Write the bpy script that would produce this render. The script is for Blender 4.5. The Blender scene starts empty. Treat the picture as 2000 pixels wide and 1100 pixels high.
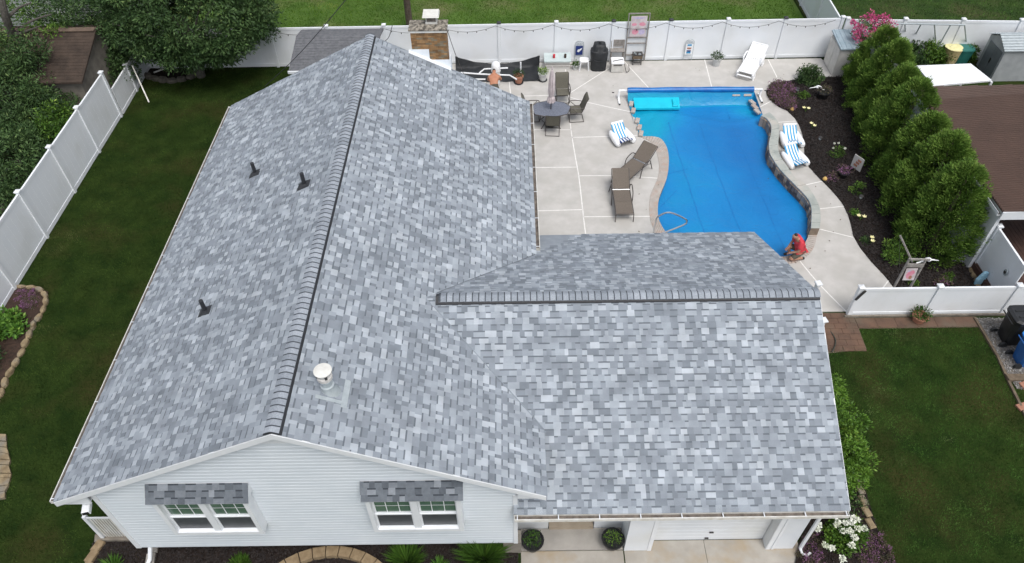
import bpy, math, random
import numpy as np
from mathutils import Vector, Matrix
from mathutils.geometry import delaunay_2d_cdt

random.seed(7); rng = np.random.default_rng(7)
R = math.radians
scene = bpy.context.scene
COL = scene.collection

# ---------------------------------------------------------------- camera
F_PX, CAM_H = 1439.88, 17.252
PITCH, YAW, ROLL = R(46.596), R(-0.092), R(-0.809)
FW = Vector((math.sin(YAW)*math.cos(PITCH), math.cos(YAW)*math.cos(PITCH), -math.sin(PITCH)))
RT0 = Vector((math.cos(YAW), -math.sin(YAW), 0)); UP0 = RT0.cross(FW)
RT = RT0*math.cos(ROLL)+UP0*math.sin(ROLL); UPV = -RT0*math.sin(ROLL)+UP0*math.cos(ROLL)
cam_d = bpy.data.cameras.new('camera'); cam = bpy.data.objects.new('camera', cam_d); COL.objects.link(cam)
cam_d.sensor_width = 36; cam_d.lens = F_PX/2000*36; cam_d.clip_end = 1000; cam_d.clip_start = .1
M = Matrix((RT, UPV, -FW)).transposed().to_4x4(); M.translation = (0, 0, CAM_H)
cam.matrix_world = M
scene.camera = cam

# ---------------------------------------------------------------- world, sun, exposure (bright overcast)
SUN_EL, SUN_AZ = R(63), R(27)
w = bpy.data.worlds.new('World'); scene.world = w; w.use_nodes = True
nt = w.node_tree; bg = nt.nodes['Background']
sky = nt.nodes.new('ShaderNodeTexSky'); sky.sky_type = 'NISHITA'; sky.sun_disc = False
sky.sun_elevation = SUN_EL; sky.sun_rotation = R(180)-SUN_AZ; sky.air_density = 1.0; sky.dust_density = 4.0
hs = nt.nodes.new('ShaderNodeHueSaturation'); hs.inputs['Saturation'].default_value = 0.42   # cloud veil greys the blue
nt.links.new(sky.outputs[0], hs.inputs['Color']); nt.links.new(hs.outputs[0], bg.inputs['Color'])
bg.inputs['Strength'].default_value = 0.145
sd = bpy.data.lights.new('sun', 'SUN'); sd.energy = 1.25; sd.angle = R(28); sd.color = (1, .97, .93)
sun = bpy.data.objects.new('sun', sd); COL.objects.link(sun)
sdir = Vector((math.sin(SUN_AZ)*math.cos(SUN_EL), -math.cos(SUN_AZ)*math.cos(SUN_EL), math.sin(SUN_EL)))
sun.rotation_euler = sdir.to_track_quat('Z', 'Y').to_euler(); sun.location = (0, 0, 40)
scene.view_settings.view_transform = 'Standard'; scene.view_settings.look = 'None'
scene.view_settings.exposure = 0.30; scene.view_settings.gamma = 1; scene.view_settings.use_curve_mapping = False
scene.render.engine = 'CYCLES'

# ---------------------------------------------------------------- survey helper: photo bearing -> point at a known height
def gz(y):                                    # front garden lies a little lower than the back one
    t = min(1, max(0, (14-y)/5)); return -.35*t
def U(u, v, z=None):
    d = FW + RT*((u-1000)/F_PX) + UPV*((550-v)/F_PX)
    if z is None:
        zz = 0
        for _ in range(8):
            t = (zz-CAM_H)/d.z; zz = gz(d.y*t)
        z = zz
    t = (z-CAM_H)/d.z
    return (d.x*t, d.y*t)
def UL(pts, z=None): return [U(a, b, z) for a, b in pts]
def AT(u, v, y):                               # point on the vertical plane at depth y
    d = FW + RT*((u-1000)/F_PX) + UPV*((550-v)/F_PX); t = y/d.y
    return Vector((d.x*t, y, CAM_H+d.z*t))

# ---------------------------------------------------------------- materials
def mat(name, c1, c2=None, scale=4., rough=.7, bump=0., bscale=60., metallic=0., tone=None, detail=5., sharp=(.35, .65), spec=.5, c3=None, scale3=.5, coat=0):
    m = bpy.data.materials.new(name); m.use_nodes = True; n = m.node_tree.nodes; l = m.node_tree.links
    b = n['Principled BSDF']; b.inputs['Roughness'].default_value = rough; b.inputs['Metallic'].default_value = metallic
    b.inputs['Specular IOR Level'].default_value = spec; b.inputs['Coat Weight'].default_value = coat
    tc = n.new('ShaderNodeNewGeometry'); pos = tc.outputs['Position']
    out = None
    if tone:
        at = n.new('ShaderNodeAttribute'); at.attribute_name = 'tone'
        cr = n.new('ShaderNodeValToRGB'); el = cr.color_ramp.elements
        el[0].position = tone[0][0]; el[0].color = (*tone[0][1], 1); el[1].position = tone[-1][0]; el[1].color = (*tone[-1][1], 1)
        for p, c in tone[1:-1]: e = el.new(p); e.color = (*c, 1)
        l.new(at.outputs['Fac'], cr.inputs[0]); out = cr.outputs[0]
        if c2 is not None:
            nz = n.new('ShaderNodeTexNoise'); nz.inputs['Scale'].default_value = scale; nz.inputs['Detail'].default_value = detail; l.new(pos, nz.inputs['Vector'])
            mr = n.new('ShaderNodeMapRange'); mr.inputs[1].default_value = .3; mr.inputs[2].default_value = .7; mr.inputs[3].default_value = c2[0]; mr.inputs[4].default_value = c2[1]
            l.new(nz.outputs[0], mr.inputs[0])
            mx = n.new('ShaderNodeVectorMath'); mx.operation = 'SCALE'; l.new(out, mx.inputs[0]); l.new(mr.outputs[0], mx.inputs['Scale']); out = mx.outputs[0]
    elif c2 is not None:
        nz = n.new('ShaderNodeTexNoise'); nz.inputs['Scale'].default_value = scale; nz.inputs['Detail'].default_value = detail; nz.inputs['Roughness'].default_value = .62; l.new(pos, nz.inputs['Vector'])
        cr = n.new('ShaderNodeValToRGB'); cr.color_ramp.elements[0].position = sharp[0]; cr.color_ramp.elements[1].position = sharp[1]
        cr.color_ramp.elements[0].color = (*c1, 1); cr.color_ramp.elements[1].color = (*c2, 1)
        l.new(nz.outputs[0], cr.inputs[0]); out = cr.outputs[0]
    if c3 is not None:
        nz = n.new('ShaderNodeTexNoise'); nz.inputs['Scale'].default_value = scale3; nz.inputs['Detail'].default_value = 4; l.new(pos, nz.inputs['Vector'])
        cr = n.new('ShaderNodeValToRGB'); cr.color_ramp.elements[0].position = .5; cr.color_ramp.elements[1].position = .68
        l.new(nz.outputs[0], cr.inputs[0])
        mx = n.new('ShaderNodeMix'); mx.data_type = 'RGBA'; l.new(cr.outputs[0], mx.inputs[0])
        if out: l.new(out, mx.inputs[6])
        else: mx.inputs[6].default_value = (*c1, 1)
        mx.inputs[7].default_value = (*c3, 1); out = mx.outputs[2]
    if out: l.new(out, b.inputs['Base Color'])
    else: b.inputs['Base Color'].default_value = (*c1, 1)
    if bump:
        nb = n.new('ShaderNodeTexNoise'); nb.inputs['Scale'].default_value = bscale; nb.inputs['Detail'].default_value = 4; l.new(pos, nb.inputs['Vector'])
        bp = n.new('ShaderNodeBump'); bp.inputs['Strength'].default_value = bump; bp.inputs['Distance'].default_value = .02
        l.new(nb.outputs[0], bp.inputs['Height']); l.new(bp.outputs[0], b.inputs['Normal'])
    return m
def rgb(r, g, b_):                              # display value -> linear
    f = lambda c: (c/255/12.92) if c <= 10 else ((c/255+.055)/1.055)**2.4
    return (f(r), f(g), f(b_))
MT = {}
MT['shingle'] = mat('shingle_granules', (0, 0, 0), (.84, 1.14), scale=2.2, rough=.95, bump=.9, bscale=90, spec=.2,
    tone=[(0, (.152, .174, .200)), (.08, (.206, .235, .268)), (.45, (.296, .332, .374)), (.75, (.382, .424, .470)), (1, (.500, .545, .592))])
MT['hoodshingle'] = mat('hood_shingle_granules', (0, 0, 0), (.9, 1.1), scale=14, rough=.95, bump=.6, bscale=120, spec=.2,
    tone=[(0, (.050, .058, .070)), (.08, (.085, .098, .114)), (.6, (.14, .158, .18)), (1, (.25, .275, .305))])
MT['cap'] = mat('cap_shingle', (0, 0, 0), (.85, 1.15), scale=30, rough=.95, bump=.6, bscale=120, spec=.2, tone=[(0, (.07, .08, .095)), (.1, (.24, .27, .305)), (1, (.36, .395, .44))])
MT['ventblack'] = mat('black_plastic', (.018, .02, .024), (.03, .032, .037), 20, .55)
MT['white'] = mat('white_vinyl', (.66, .70, .74), (.72, .75, .78), 1.2, .45, c3=(.64, .66, .66), scale3=.7)
MT['fence'] = mat('fence_vinyl', (.76, .795, .83), (.81, .835, .86), .8, .4, c3=(.725, .75, .765), scale3=.8)
MT['siding'] = mat('siding_vinyl', (.62, .675, .725), (.66, .71, .755), 1.5, .5)
MT['trim'] = mat('white_trim', (.70, .73, .76), (.76, .785, .81), 3, .4)
MT['gutterin'] = mat('gutter_grime', (.06, .05, .045), (.22, .19, .16), 6, .8, sharp=(.3, .7))
MT['gutterw'] = mat('gutter_edge', (.55, .53, .47), (.72, .72, .70), 5, .5)
MT['concrete'] = mat('patio_concrete', (.43, .42, .396), (.515, .50, .478), 1.6, .85, bump=.15, bscale=90, c3=(.43, .417, .39), scale3=.9)
MT['joint'] = mat('joint_caulk', (.66, .65, .625), (.78, .77, .745), 8, .6)
MT['drive'] = mat('drive_concrete', (.31, .29, .255), (.40, .375, .335), 1.5, .85, bump=.2, bscale=80, c3=(.33, .265, .18), scale3=1.2)
MT['porch'] = mat('porch_concrete', (.30, .285, .26), (.37, .35, .32), 1.8, .85, bump=.2, bscale=80)
MT['tan'] = mat('tan_step', (.33, .27, .20), (.40, .34, .26), 3, .8)
MT['foundation'] = mat('foundation_block', (.16, .145, .125), (.24, .22, .19), 3, .9, bump=.3)
MT['soil'] = mat('lawn_soil', (.012, .026, .006), (.027, .046, .010), 1.4, .95, bump=.6, bscale=40, c3=(.035, .038, .012), scale3=.55, spec=.05)
MT['soil2'] = mat('neighbour_soil', (.055, .105, .022), (.085, .15, .034), .9, .95, bump=.8, bscale=14, c3=(.13, .14, .062), scale3=.35, spec=.05)
MT['soil3'] = mat('dark_neighbour_soil', (.025, .047, .015), (.042, .07, .02), .9, .95, bump=.8, bscale=14, c3=(.06, .065, .028), scale3=.4, spec=.05)
g1 = [(0, (.013, .028, .006)), (.5, (.032, .058, .012)), (.85, (.060, .094, .022)), (1, (.115, .125, .052))]
MT['grass'] = mat('grass_blade', (0, 0, 0), (.45, 1.6), scale=1.5, rough=.95, spec=.04, tone=g1, detail=9)
g2 = [(0, (.035, .085, .008)), (.5, (.065, .14, .015)), (.85, (.11, .19, .025)), (1, (.20, .22, .07))]
MT['grass2'] = mat('bright_grass_blade', (0, 0, 0), (.7, 1.25), scale=.5, rough=.95, spec=.04, tone=g2, detail=6)
g3 = [(0, (.021, .054, .011)), (.5, (.051, .112, .023)), (.85, (.095, .165, .042)), (1, (.155, .19, .08))]
MT['grassfront'] = mat('front_grass_blade', (0, 0, 0), (.4, 1.7), scale=1.7, rough=.95, spec=.04, tone=g3, detail=9)
MT['mulch'] = mat('dark_mulch', (.014, .011, .010), (.036, .028, .025), 9, .95, bump=1, bscale=45, spec=.05)
MT['mulchred'] = mat('brown_mulch', (.025, .014, .009), (.055, .03, .02), 9, .95, bump=1, bscale=45)
MT['chip'] = mat('mulch_chip', (0, 0, 0), rough=.95, tone=[(0, (.010, .008, .008)), (.8, (.034, .027, .025)), (1, (.08, .065, .056))])
MT['pebble'] = mat('pebble', (0, 0, 0), rough=.8, tone=[(0, (.10, .10, .10)), (.5, (.28, .27, .26)), (1, (.6, .6, .58))])
MT['stone'] = mat('buff_stone', (.17, .125, .07), (.30, .235, .14), 5, .85, bump=.6, bscale=30, c3=(.20, .18, .145), scale3=2)
MT['stonegrey'] = mat('grey_stone', (.06, .055, .045), (.12, .11, .09), 5, .85, bump=.6, bscale=30)
MT['block'] = mat('tan_block', (.19, .135, .075), (.28, .21, .125), 6, .9, bump=.5, bscale=60)
MT['coping'] = mat('coping_brick', (.37, .335, .30), (.45, .41, .38), 4, .85, bump=.3, c3=(.42, .33, .28), scale3=3)
MT['flag'] = mat('flagstone', (.30, .33, .31), (.40, .42, .39), 2.2, .75, bump=.3, c3=(.46, .44, .40), scale3=1.2)
MT['face'] = mat('stone_facing', (0, 0, 0), (.8, 1.15), scale=9, rough=.85, bump=.5, bscale=40, tone=[(0, (.10, .085, .08)), (.4, (.22, .17, .14)), (.7, (.33, .29, .25)), (1, (.42, .30, .20))])
MT['paver'] = mat('walk_paver', (.075, .045, .031), (.14, .080, .052), 1.6, .85, bump=.4, bscale=50, c3=(.115, .088, .062), scale3=1.1)
MT['grout'] = mat('sand_joint', (.12, .09, .065), (.16, .12, .09), 10, .95)
MT['brick'] = mat('chimney_brick', (0, 0, 0), (.65, 1.2), scale=7, rough=.9, bump=.4, bscale=50, tone=[(0, (.14, .09, .05)), (.4, (.28, .155, .065)), (.8, (.36, .215, .10)), (1, (.17, .17, .13))])
MT['mortar'] = mat('mortar', (.17, .13, .10), (.24, .19, .14), 6, .95)
MT['crown'] = mat('chimney_crown', (.07, .063, .052), (.32, .29, .24), 9, .95, bump=.6, bscale=30, sharp=(.4, .6))
MT['galv'] = mat('galvanised_metal', (.38, .43, .45), (.47, .52, .54), 8, .4, metallic=.3)
MT['capmetal'] = mat('flue_cap_metal', (.60, .59, .55), (.70, .70, .66), 8, .5)
MT['leadflash'] = mat('chimney_flashing', (.68, .74, .79), (.78, .82, .86), 3, .4)
MT['dark'] = mat('dark_metal', (.028, .026, .026), (.045, .042, .042), 10, .5)
MT['bronze'] = mat('bronze_tube', (.045, .038, .034), (.07, .06, .055), 10, .45)
MT['sling'] = mat('brown_sling_fabric', (.125, .105, .085), (.155, .13, .108), 25, .85, bump=.3, bscale=300)
MT['sling2'] = mat('olive_sling_fabric', (.105, .10, .08), (.135, .128, .10), 25, .85, bump=.3, bscale=300)
MT['tableg'] = mat('speckled_table_glass', (.11, .125, .16), (.19, .205, .25), 22, .3)
MT['plasticw'] = mat('white_plastic', (.80, .82, .84), (.85, .86, .87), 5, .35)
MT['pinkwhite'] = mat('umbrella_cloth', (.46, .40, .41), (.62, .56, .57), 6, .85)
MT['black'] = mat('black_cover_cloth', (.010, .012, .014), (.022, .025, .029), 5, .6, bump=.5, bscale=12)
MT['greywood'] = mat('weathered_wood', (.20, .185, .17), (.33, .31, .29), 12, .85, bump=.4)
MT['cream'] = mat('cream_panel', (.50, .49, .46), (.60, .59, .56), 4, .6)
MT['deckbox'] = mat('pale_blue_lid', (.42, .50, .50), (.50, .57, .57), 4, .5)
MT['boxbody'] = mat('beige_plastic', (.50, .49, .47), (.58, .57, .55), 4, .6)
MT['terra'] = mat('terracotta', (.34, .15, .095), (.42, .20, .13), 8, .8)
MT['potw'] = mat('pale_pot', (.46, .47, .47), (.58, .59, .58), 6, .6)
MT['potblack'] = mat('black_pot', (.008, .008, .009), (.018, .018, .02), 8, .35)
MT['blueA'] = mat('stripe_blue', (.01, .26, .52), (.02, .30, .58), 6, .5)
MT['navy'] = mat('stripe_navy', (.01, .03, .16), (.015, .04, .2), 6, .5)
MT['aqua'] = mat('aqua_foam', (.003, .46, .62), (.005, .52, .68), 4, .45)
MT['rollblue'] = mat('rolled_cover_blue', (.002, .10, .36), (.004, .17, .48), 3, .35)
MT['steel'] = mat('stainless', (.6, .62, .64), (.68, .7, .72), 8, .18, metallic=1)
MT['glass'] = mat('window_glass', (.018, .030, .024), (.03, .05, .038), 2, .04, spec=.9)
MT['screen'] = mat('insect_screen', (.045, .05, .058), (.06, .066, .074), 4, .35)
MT['greenreflection'] = mat('painted_green_reflection', (.07, .13, .10), (.11, .18, .13), 3, .08, spec=.8)  # green reflection painted into the base colour of the upper panes
MT['skin'] = mat('skin', (.33, .17, .115), (.40, .22, .15), 12, .6)
MT['skintan'] = mat('tanned_skin', (.40, .17, .095), (.48, .22, .13), 9, .55)
MT['red'] = mat('red_shirt', (.50, .035, .05), (.62, .055, .075), 8, .85)
MT['khaki'] = mat('olive_shorts', (.075, .068, .052), (.10, .09, .07), 10, .9)
MT['hair'] = mat('hair', (.02, .015, .012), (.04, .03, .025), 30, .8)
MT['shoe'] = mat('shoe', (.012, .012, .014), None, rough=.7)
MT['bark'] = mat('bark', (.05, .038, .028), (.11, .085, .065), 12, .95, bump=.8, bscale=25)
MT['barkgrey'] = mat('grey_bark', (.07, .065, .055), (.13, .12, .105), 12, .95, bump=.8, bscale=25)
MT['arb'] = mat('arborvitae_spray', (0, 0, 0), (.75, 1.2), scale=2.5, rough=.75, spec=.2, tone=[(0, (.036, .088, .014)), (.35, (.100, .188, .030)), (.75, (.18, .285, .052)), (1, (.26, .36, .09))])
MT['leafdark'] = mat('dark_leaf', (0, 0, 0), (.7, 1.2), scale=1.5, rough=.6, spec=.25, tone=[(0, (.015, .038, .012)), (.4, (.040, .082, .025)), (.8, (.080, .142, .045)), (1, (.15, .22, .07))])
MT['leafmid'] = mat('mid_leaf', (0, 0, 0), (.75, 1.2), scale=2, rough=.6, spec=.3, tone=[(0, (.022, .06, .008)), (.4, (.055, .125, .014)), (.8, (.11, .20, .026)), (1, (.21, .30, .05))])
MT['leafbright'] = mat('bright_leaf', (0, 0, 0), (.8, 1.15), scale=2, rough=.6, spec=.3, tone=[(0, (.03, .09, .012)), (.4, (.08, .19, .025)), (.8, (.14, .28, .04)), (1, (.25, .38, .07))])
MT['rhodo'] = mat('rhododendron_leaf', (0, 0, 0), (.8, 1.2), scale=2, rough=.55, spec=.3, tone=[(0, (.03, .075, .010)), (.4, (.075, .165, .018)), (.8, (.135, .255, .03)), (1, (.24, .34, .06))])
MT['leafpink'] = mat('pink_blossom', (0, 0, 0), rough=.7, tone=[(0, (.30, .03, .11)), (.5, (.55, .07, .22)), (1, (.75, .2, .36))])
MT['leafpurple'] = mat('heather_leaf', (0, 0, 0), rough=.8, tone=[(0, (.045, .05, .022)), (.4, (.11, .095, .05)), (.55, (.17, .085, .12)), (1, (.38, .15, .42))])
MT['leafwhite'] = mat('white_blossom', (0, 0, 0), rough=.7, tone=[(0, (.55, .6, .40)), (.5, (.75, .78, .66)), (1, (.85, .86, .8))])
MT['yellow'] = mat('pale_yellow_ornament', (.66, .62, .30), (.78, .74, .42), 8, .5)
MT['amber'] = mat('amber_glass', (.62, .38, .10), (.72, .5, .2), 8, .4)
MT['redroof'] = mat('brown_shed_shingle', (.032, .022, .016), (.065, .045, .033), 2, .9, bump=.5, bscale=30)
MT['paletan'] = mat('tan_ridge', (.11, .08, .06), (.16, .115, .085), 3, .9, bump=.4)
MT['whitewall'] = mat('neighbour_siding', (.22, .25, .235), (.33, .36, .34), 1.6, .6)
MT['brownroof'] = mat('brown_metal_panel', (.060, .033, .024), (.078, .044, .032), 1, .55)
MT['brownwood'] = mat('brown_deck_wood', (.055, .028, .022), (.085, .045, .035), 3, .7)
MT['shedroof'] = mat('old_grey_shingle', (.10, .105, .115), (.155, .16, .172), 7, .95, bump=.6, bscale=40)
MT['shedroofgap'] = mat('shingle_gap', (.05, .052, .058), None, rough=.95)
MT['shedgrey'] = mat('grey_metal_wall', (.30, .32, .335), (.38, .40, .415), 3, .5)
MT['sheddoor'] = mat('dark_grey_door', (.115, .13, .145), (.15, .165, .18), 3, .5)
MT['bluegrey'] = mat('blue_grey_lid', (.25, .33, .38), (.34, .42, .47), 4, .5)
MT['whiteroof'] = mat('white_panel_roof', (.80, .83, .86), (.86, .88, .9), 1, .4)
MT['binblack'] = mat('black_bin', (.010, .011, .012), (.02, .021, .023), 4, .45)
MT['binblue'] = mat('blue_bin', (.015, .10, .34), (.025, .14, .42), 4, .4)
MT['binlid'] = mat('blue_bin_lid', (.03, .22, .62), (.05, .27, .7), 4, .4)
MT['hose'] = mat('dark_hose', (.03, .035, .025), None, rough=.5)
MT['timber'] = mat('garden_timber', (.10, .075, .05), (.17, .13, .09), 8, .9, bump=.5)
MT['redbrick'] = mat('red_paver', (.30, .14, .09), (.38, .19, .13), 8, .9, bump=.3)
MT['curb'] = mat('weathered_curb', (.13, .115, .095), (.23, .205, .17), 4, .95, bump=.5)
MT['wire'] = mat('cable', (.03, .03, .032), None, rough=.6)
MT['paleblue'] = mat('pale_blue_cloth', (.28, .52, .68), (.36, .6, .75), 6, .8)
MT['stain'] = mat('bare_earth', (.055, .042, .026), (.08, .062, .04), 6, .95, spec=.05)

# ---------------------------------------------------------------- mesh builder
OFF = {}
class MB:
    def __init__(s): s.v = []; s.f = []; s.t = []; s.mi = []; s.cur = 0.5; s.m = 0
    def add(s, vs, fs, tone=None):
        b = len(s.v); s.v += [tuple(p) for p in vs]; s.f += [tuple(b+i for i in f) for f in fs]
        s.t += [s.cur if tone is None else tone]*len(fs); s.mi += [s.m]*len(fs); return s
    def quad(s, a, b, c, d, tone=None): return s.add([a, b, c, d], [(0, 1, 2, 3)], tone)
    def box(s, x0, x1, y0, y1, z0, z1, tone=None):
        return s.add([(x0, y0, z0), (x1, y0, z0), (x1, y1, z0), (x0, y1, z0), (x0, y0, z1), (x1, y0, z1), (x1, y1, z1), (x0, y1, z1)],
                     [(0, 3, 2, 1), (4, 5, 6, 7), (0, 1, 5, 4), (1, 2, 6, 5), (2, 3, 7, 6), (3, 0, 4, 7)], tone)
    def cbox(s, c, sz, rz=0, tilt=None, tone=None, bev=0):
        hx, hy, hz = sz[0]/2, sz[1]/2, sz[2]/2
        Mx = Matrix.Rotation(rz, 3, 'Z')
        if tilt: Mx = Mx @ Matrix.Rotation(tilt[0], 3, 'X') @ Matrix.Rotation(tilt[1], 3, 'Y')
        c = Vector(c)
        if bev:
            pts = []
            for z, k in ((-hz, 1), (hz-bev, 1), (hz, 0)):
                e = 0 if k else bev
                for sx, sy in ((-1, -1), (1, -1), (1, 1), (-1, 1)): pts.append(c+Mx @ Vector((sx*(hx-e), sy*(hy-e), z)))
            fs = [(3, 2, 1, 0), (8, 9, 10, 11)]
            for L in (0, 4):
                for i in range(4): j = (i+1) % 4; fs.append((L+i, L+j, L+4+j, L+4+i))
            return s.add(pts, fs, tone)
        P = [c+Mx @ Vector((x*hx, y*hy, z*hz)) for z in (-1, 1) for x, y in ((-1, -1), (1, -1), (1, 1), (-1, 1))]
        return s.add(P, [(3, 2, 1, 0), (4, 5, 6, 7), (0, 1, 5, 4), (1, 2, 6, 5), (2, 3, 7, 6), (3, 0, 4, 7)], tone)
    def bar(s, p, q, w, h=None, tone=None):          # box-section bar from p to q
        p = Vector(p); q = Vector(q); h = h or w; d = (q-p).normalized()
        a = d.cross(Vector((0, 0, 1)));
        if a.length < 1e-3: a = Vector((1, 0, 0))
        a.normalize(); b = a.cross(d).normalized()
        P = [e+a*(x*w/2)+b*(y*h/2) for e in (p, q) for x, y in ((-1, -1), (1, -1), (1, 1), (-1, 1))]
        return s.add(P, [(3, 2, 1, 0), (4, 5, 6, 7), (0, 1, 5, 4), (1, 2, 6, 5), (2, 3, 7, 6), (3, 0, 4, 7)], tone)
    def tube(s, pts, r, n=8, closed=False, tone=None, cap=True):
        pts = [Vector(p) for p in pts]; rs = r if isinstance(r, (list, tuple)) else [r]*len(pts); L = len(pts); vs = []
        prev = None
        for i, p in enumerate(pts):
            a = pts[i-1] if (i or closed) else p; b = pts[(i+1) % L] if (i < L-1 or closed) else p
            d = (b-a).normalized()
            if prev is None:
                x = d.orthogonal().normalized()
            else:
                x = (prev-d*prev.dot(d)); x = x.normalized() if x.length > 1e-5 else d.orthogonal().normalized()
            prev = x; y = d.cross(x)
            for k in range(n):
                t = 2*math.pi*k/n; vs.append(p+(x*math.cos(t)+y*math.sin(t))*rs[i])
        fs = []
        for i in range(L if closed else L-1):
            j = (i+1) % L
            for k in range(n): k2 = (k+1) % n; fs.append((i*n+k, i*n+k2, j*n+k2, j*n+k))
        if cap and not closed: fs += [tuple(range(n))[::-1], tuple((L-1)*n+k for k in range(n))]
        return s.add(vs, fs, tone)
    def lathe(s, prof, c=(0, 0, 0), n=16, tone=None, sx=1, sy=1):
        vs = [(c[0]+r*sx*math.cos(2*math.pi*k/n), c[1]+r*sy*math.sin(2*math.pi*k/n), c[2]+z) for r, z in prof for k in range(n)]
        fs = []
        for i in range(len(prof)-1):
            for k in range(n): k2 = (k+1) % n; fs.append((i*n+k, i*n+k2, (i+1)*n+k2, (i+1)*n+k))
        fs += [tuple(range(n))[::-1], tuple((len(prof)-1)*n+k for k in range(n))]
        return s.add(vs, fs, tone)
    def prism(s, poly, z0, z1, tone=None):
        n = len(poly); vs = [(x, y, z0) for x, y in poly]+[(x, y, z1) for x, y in poly]
        a = sum(poly[i][0]*poly[(i+1) % n][1]-poly[(i+1) % n][0]*poly[i][1] for i in range(n))
        r = range(n)
        fs = [tuple(r)[::-1], tuple(n+i for i in r)]+[(i, (i+1) % n, n+(i+1) % n, n+i) for i in r]
        if a < 0: fs = [f[::-1] for f in fs]
        return s.add(vs, fs, tone)
    def extr(s, prof, axis, a0, a1, tone=None):       # closed profile extruded along X ('x') or Y ('y'); prof in (other, z)
        n = len(prof)
        f = (lambda p, a: (a, p[0], p[1])) if axis == 'x' else (lambda p, a: (p[0], a, p[1]))
        vs = [f(p, a0) for p in prof]+[f(p, a1) for p in prof]; r = range(n)
        fs = [tuple(r), tuple(n+i for i in r)[::-1]]+[(i, n+i, n+(i+1) % n, (i+1) % n) for i in r]
        ar = sum(prof[i][0]*prof[(i+1) % n][1]-prof[(i+1) % n][0]*prof[i][1] for i in r)
        flip = (ar > 0) if axis == 'x' else (ar < 0)
        if flip: fs = [f_[::-1] for f_ in fs]
        return s.add(vs, fs, tone)
    def build(s, name, mats, parent=None, local=False, smooth=False, stuff=False, label=None):
        me = bpy.data.meshes.new(name); vs = s.v
        o = bpy.data.objects.new(name, me)
        if parent is not None:
            off = OFF[parent]
            if local: off = Vector((0, 0, 0)); OFF[o] = OFF[parent]
            else: OFF[o] = off
        else:
            if local: off = Vector((0, 0, 0))
            else:
                A = np.array(vs); off = Vector(((A[:, 0].min()+A[:, 0].max())/2, (A[:, 1].min()+A[:, 1].max())/2, A[:, 2].min()))
            o.location = off; OFF[o] = off.copy()
        me.from_pydata([(p[0]-off[0], p[1]-off[1], p[2]-off[2]) for p in vs], [], s.f)
        at = me.attributes.new('tone', 'FLOAT', 'FACE'); at.data.foreach_set('value', s.t)
        if not isinstance(mats, (list, tuple)): mats = [mats]
        for m in mats: me.materials.append(MT[m])
        if len(mats) > 1: me.polygons.foreach_set('material_index', s.mi)
        if smooth: me.polygons.foreach_set('use_smooth', [True]*len(me.polygons)); 
        if smooth: me.set_sharp_from_angle(angle=R(40))
        me.update(); COL.objects.link(o)
        if parent is not None: o.parent = parent
        if stuff: o['kind'] = 'stuff'
        if label: o['label'] = label
        return o
def thing(name, label, cat, loc=(0, 0, 0), rz=0, group=None, tiltx=0):
    o = bpy.data.objects.new(name, None); COL.objects.link(o); o.empty_display_size = .3
    o.location = loc; o.rotation_euler = (tiltx, 0, rz); o['label'] = label; o['category'] = cat
    if group: o['group'] = group
    OFF[o] = Vector(loc); return o
def tag(o, label, cat, group=None):
    o['label'] = label; o['category'] = cat
    if group: o['group'] = group
    return o
def struct(o): o['kind'] = 'structure'; return o
def dup(root, loc, rz=0, label=None, scale=1):
    r = root.copy(); COL.objects.link(r); r.location = loc; r.rotation_euler = (root.rotation_euler[0], 0, rz)
    if scale != 1: r.scale = (scale, scale, scale) if not isinstance(scale, tuple) else scale
    if label: r['label'] = label
    for ch in list(root.children):
        c = ch.copy(); COL.objects.link(c); c.parent = r
        for g in ch.children:
            d = g.copy(); COL.objects.link(d); d.parent = c
    return r
def npmesh(name, V, quads, tone, m, parent=None, stuff=False, n=4):
    """V (N*n,3) world coordinates, n-gon i uses vertices n*i..n*i+n-1"""
    V = np.asarray(V, dtype=np.float32); off = OFF[parent] if parent is not None else Vector((float(V[:, 0].mean()), float(V[:, 1].mean()), float(V[:, 2].min())))
    V = V-np.array(off, dtype=np.float32); N = len(V)//n
    me = bpy.data.meshes.new(name); me.vertices.add(len(V)); me.vertices.foreach_set('co', V.ravel())
    me.loops.add(N*n); me.loops.foreach_set('vertex_index', np.arange(N*n, dtype=np.int32))
    me.polygons.add(N); me.polygons.foreach_set('loop_start', np.arange(0, N*n, n, dtype=np.int32))
    try: me.polygons.foreach_set('loop_total', np.full(N, n, dtype=np.int32))
    except Exception: pass
    at = me.attributes.new('tone', 'FLOAT', 'FACE'); at.data.foreach_set('value', np.asarray(tone, dtype=np.float32))
    me.materials.append(MT[m]); me.update(calc_edges=True); me.validate()
    o = bpy.data.objects.new(name, me); COL.objects.link(o)
    if parent is not None: o.parent = parent; OFF[o] = OFF[parent]
    else: o.location = off; OFF[o] = off
    if stuff: o['kind'] = 'stuff'
    return o
def unit(a): return a/np.maximum(np.linalg.norm(a, axis=1, keepdims=True), 1e-6)
def leaves(P, D, L, W, droop=0.):
    """diamond leaves at P pointing along D"""
    n = len(P); D = unit(D); S = unit(np.cross(D, rng.normal(size=(n, 3))))
    L = L*rng.uniform(.6, 1.3, (n, 1)); W = W*rng.uniform(.7, 1.2, (n, 1))
    V = np.empty((n, 4, 3)); V[:, 0] = P; V[:, 1] = P+D*L*.5+S*W*.5; V[:, 2] = P+D*L; V[:, 3] = P+D*L*.5-S*W*.5
    return V.reshape(-1, 3)
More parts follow.
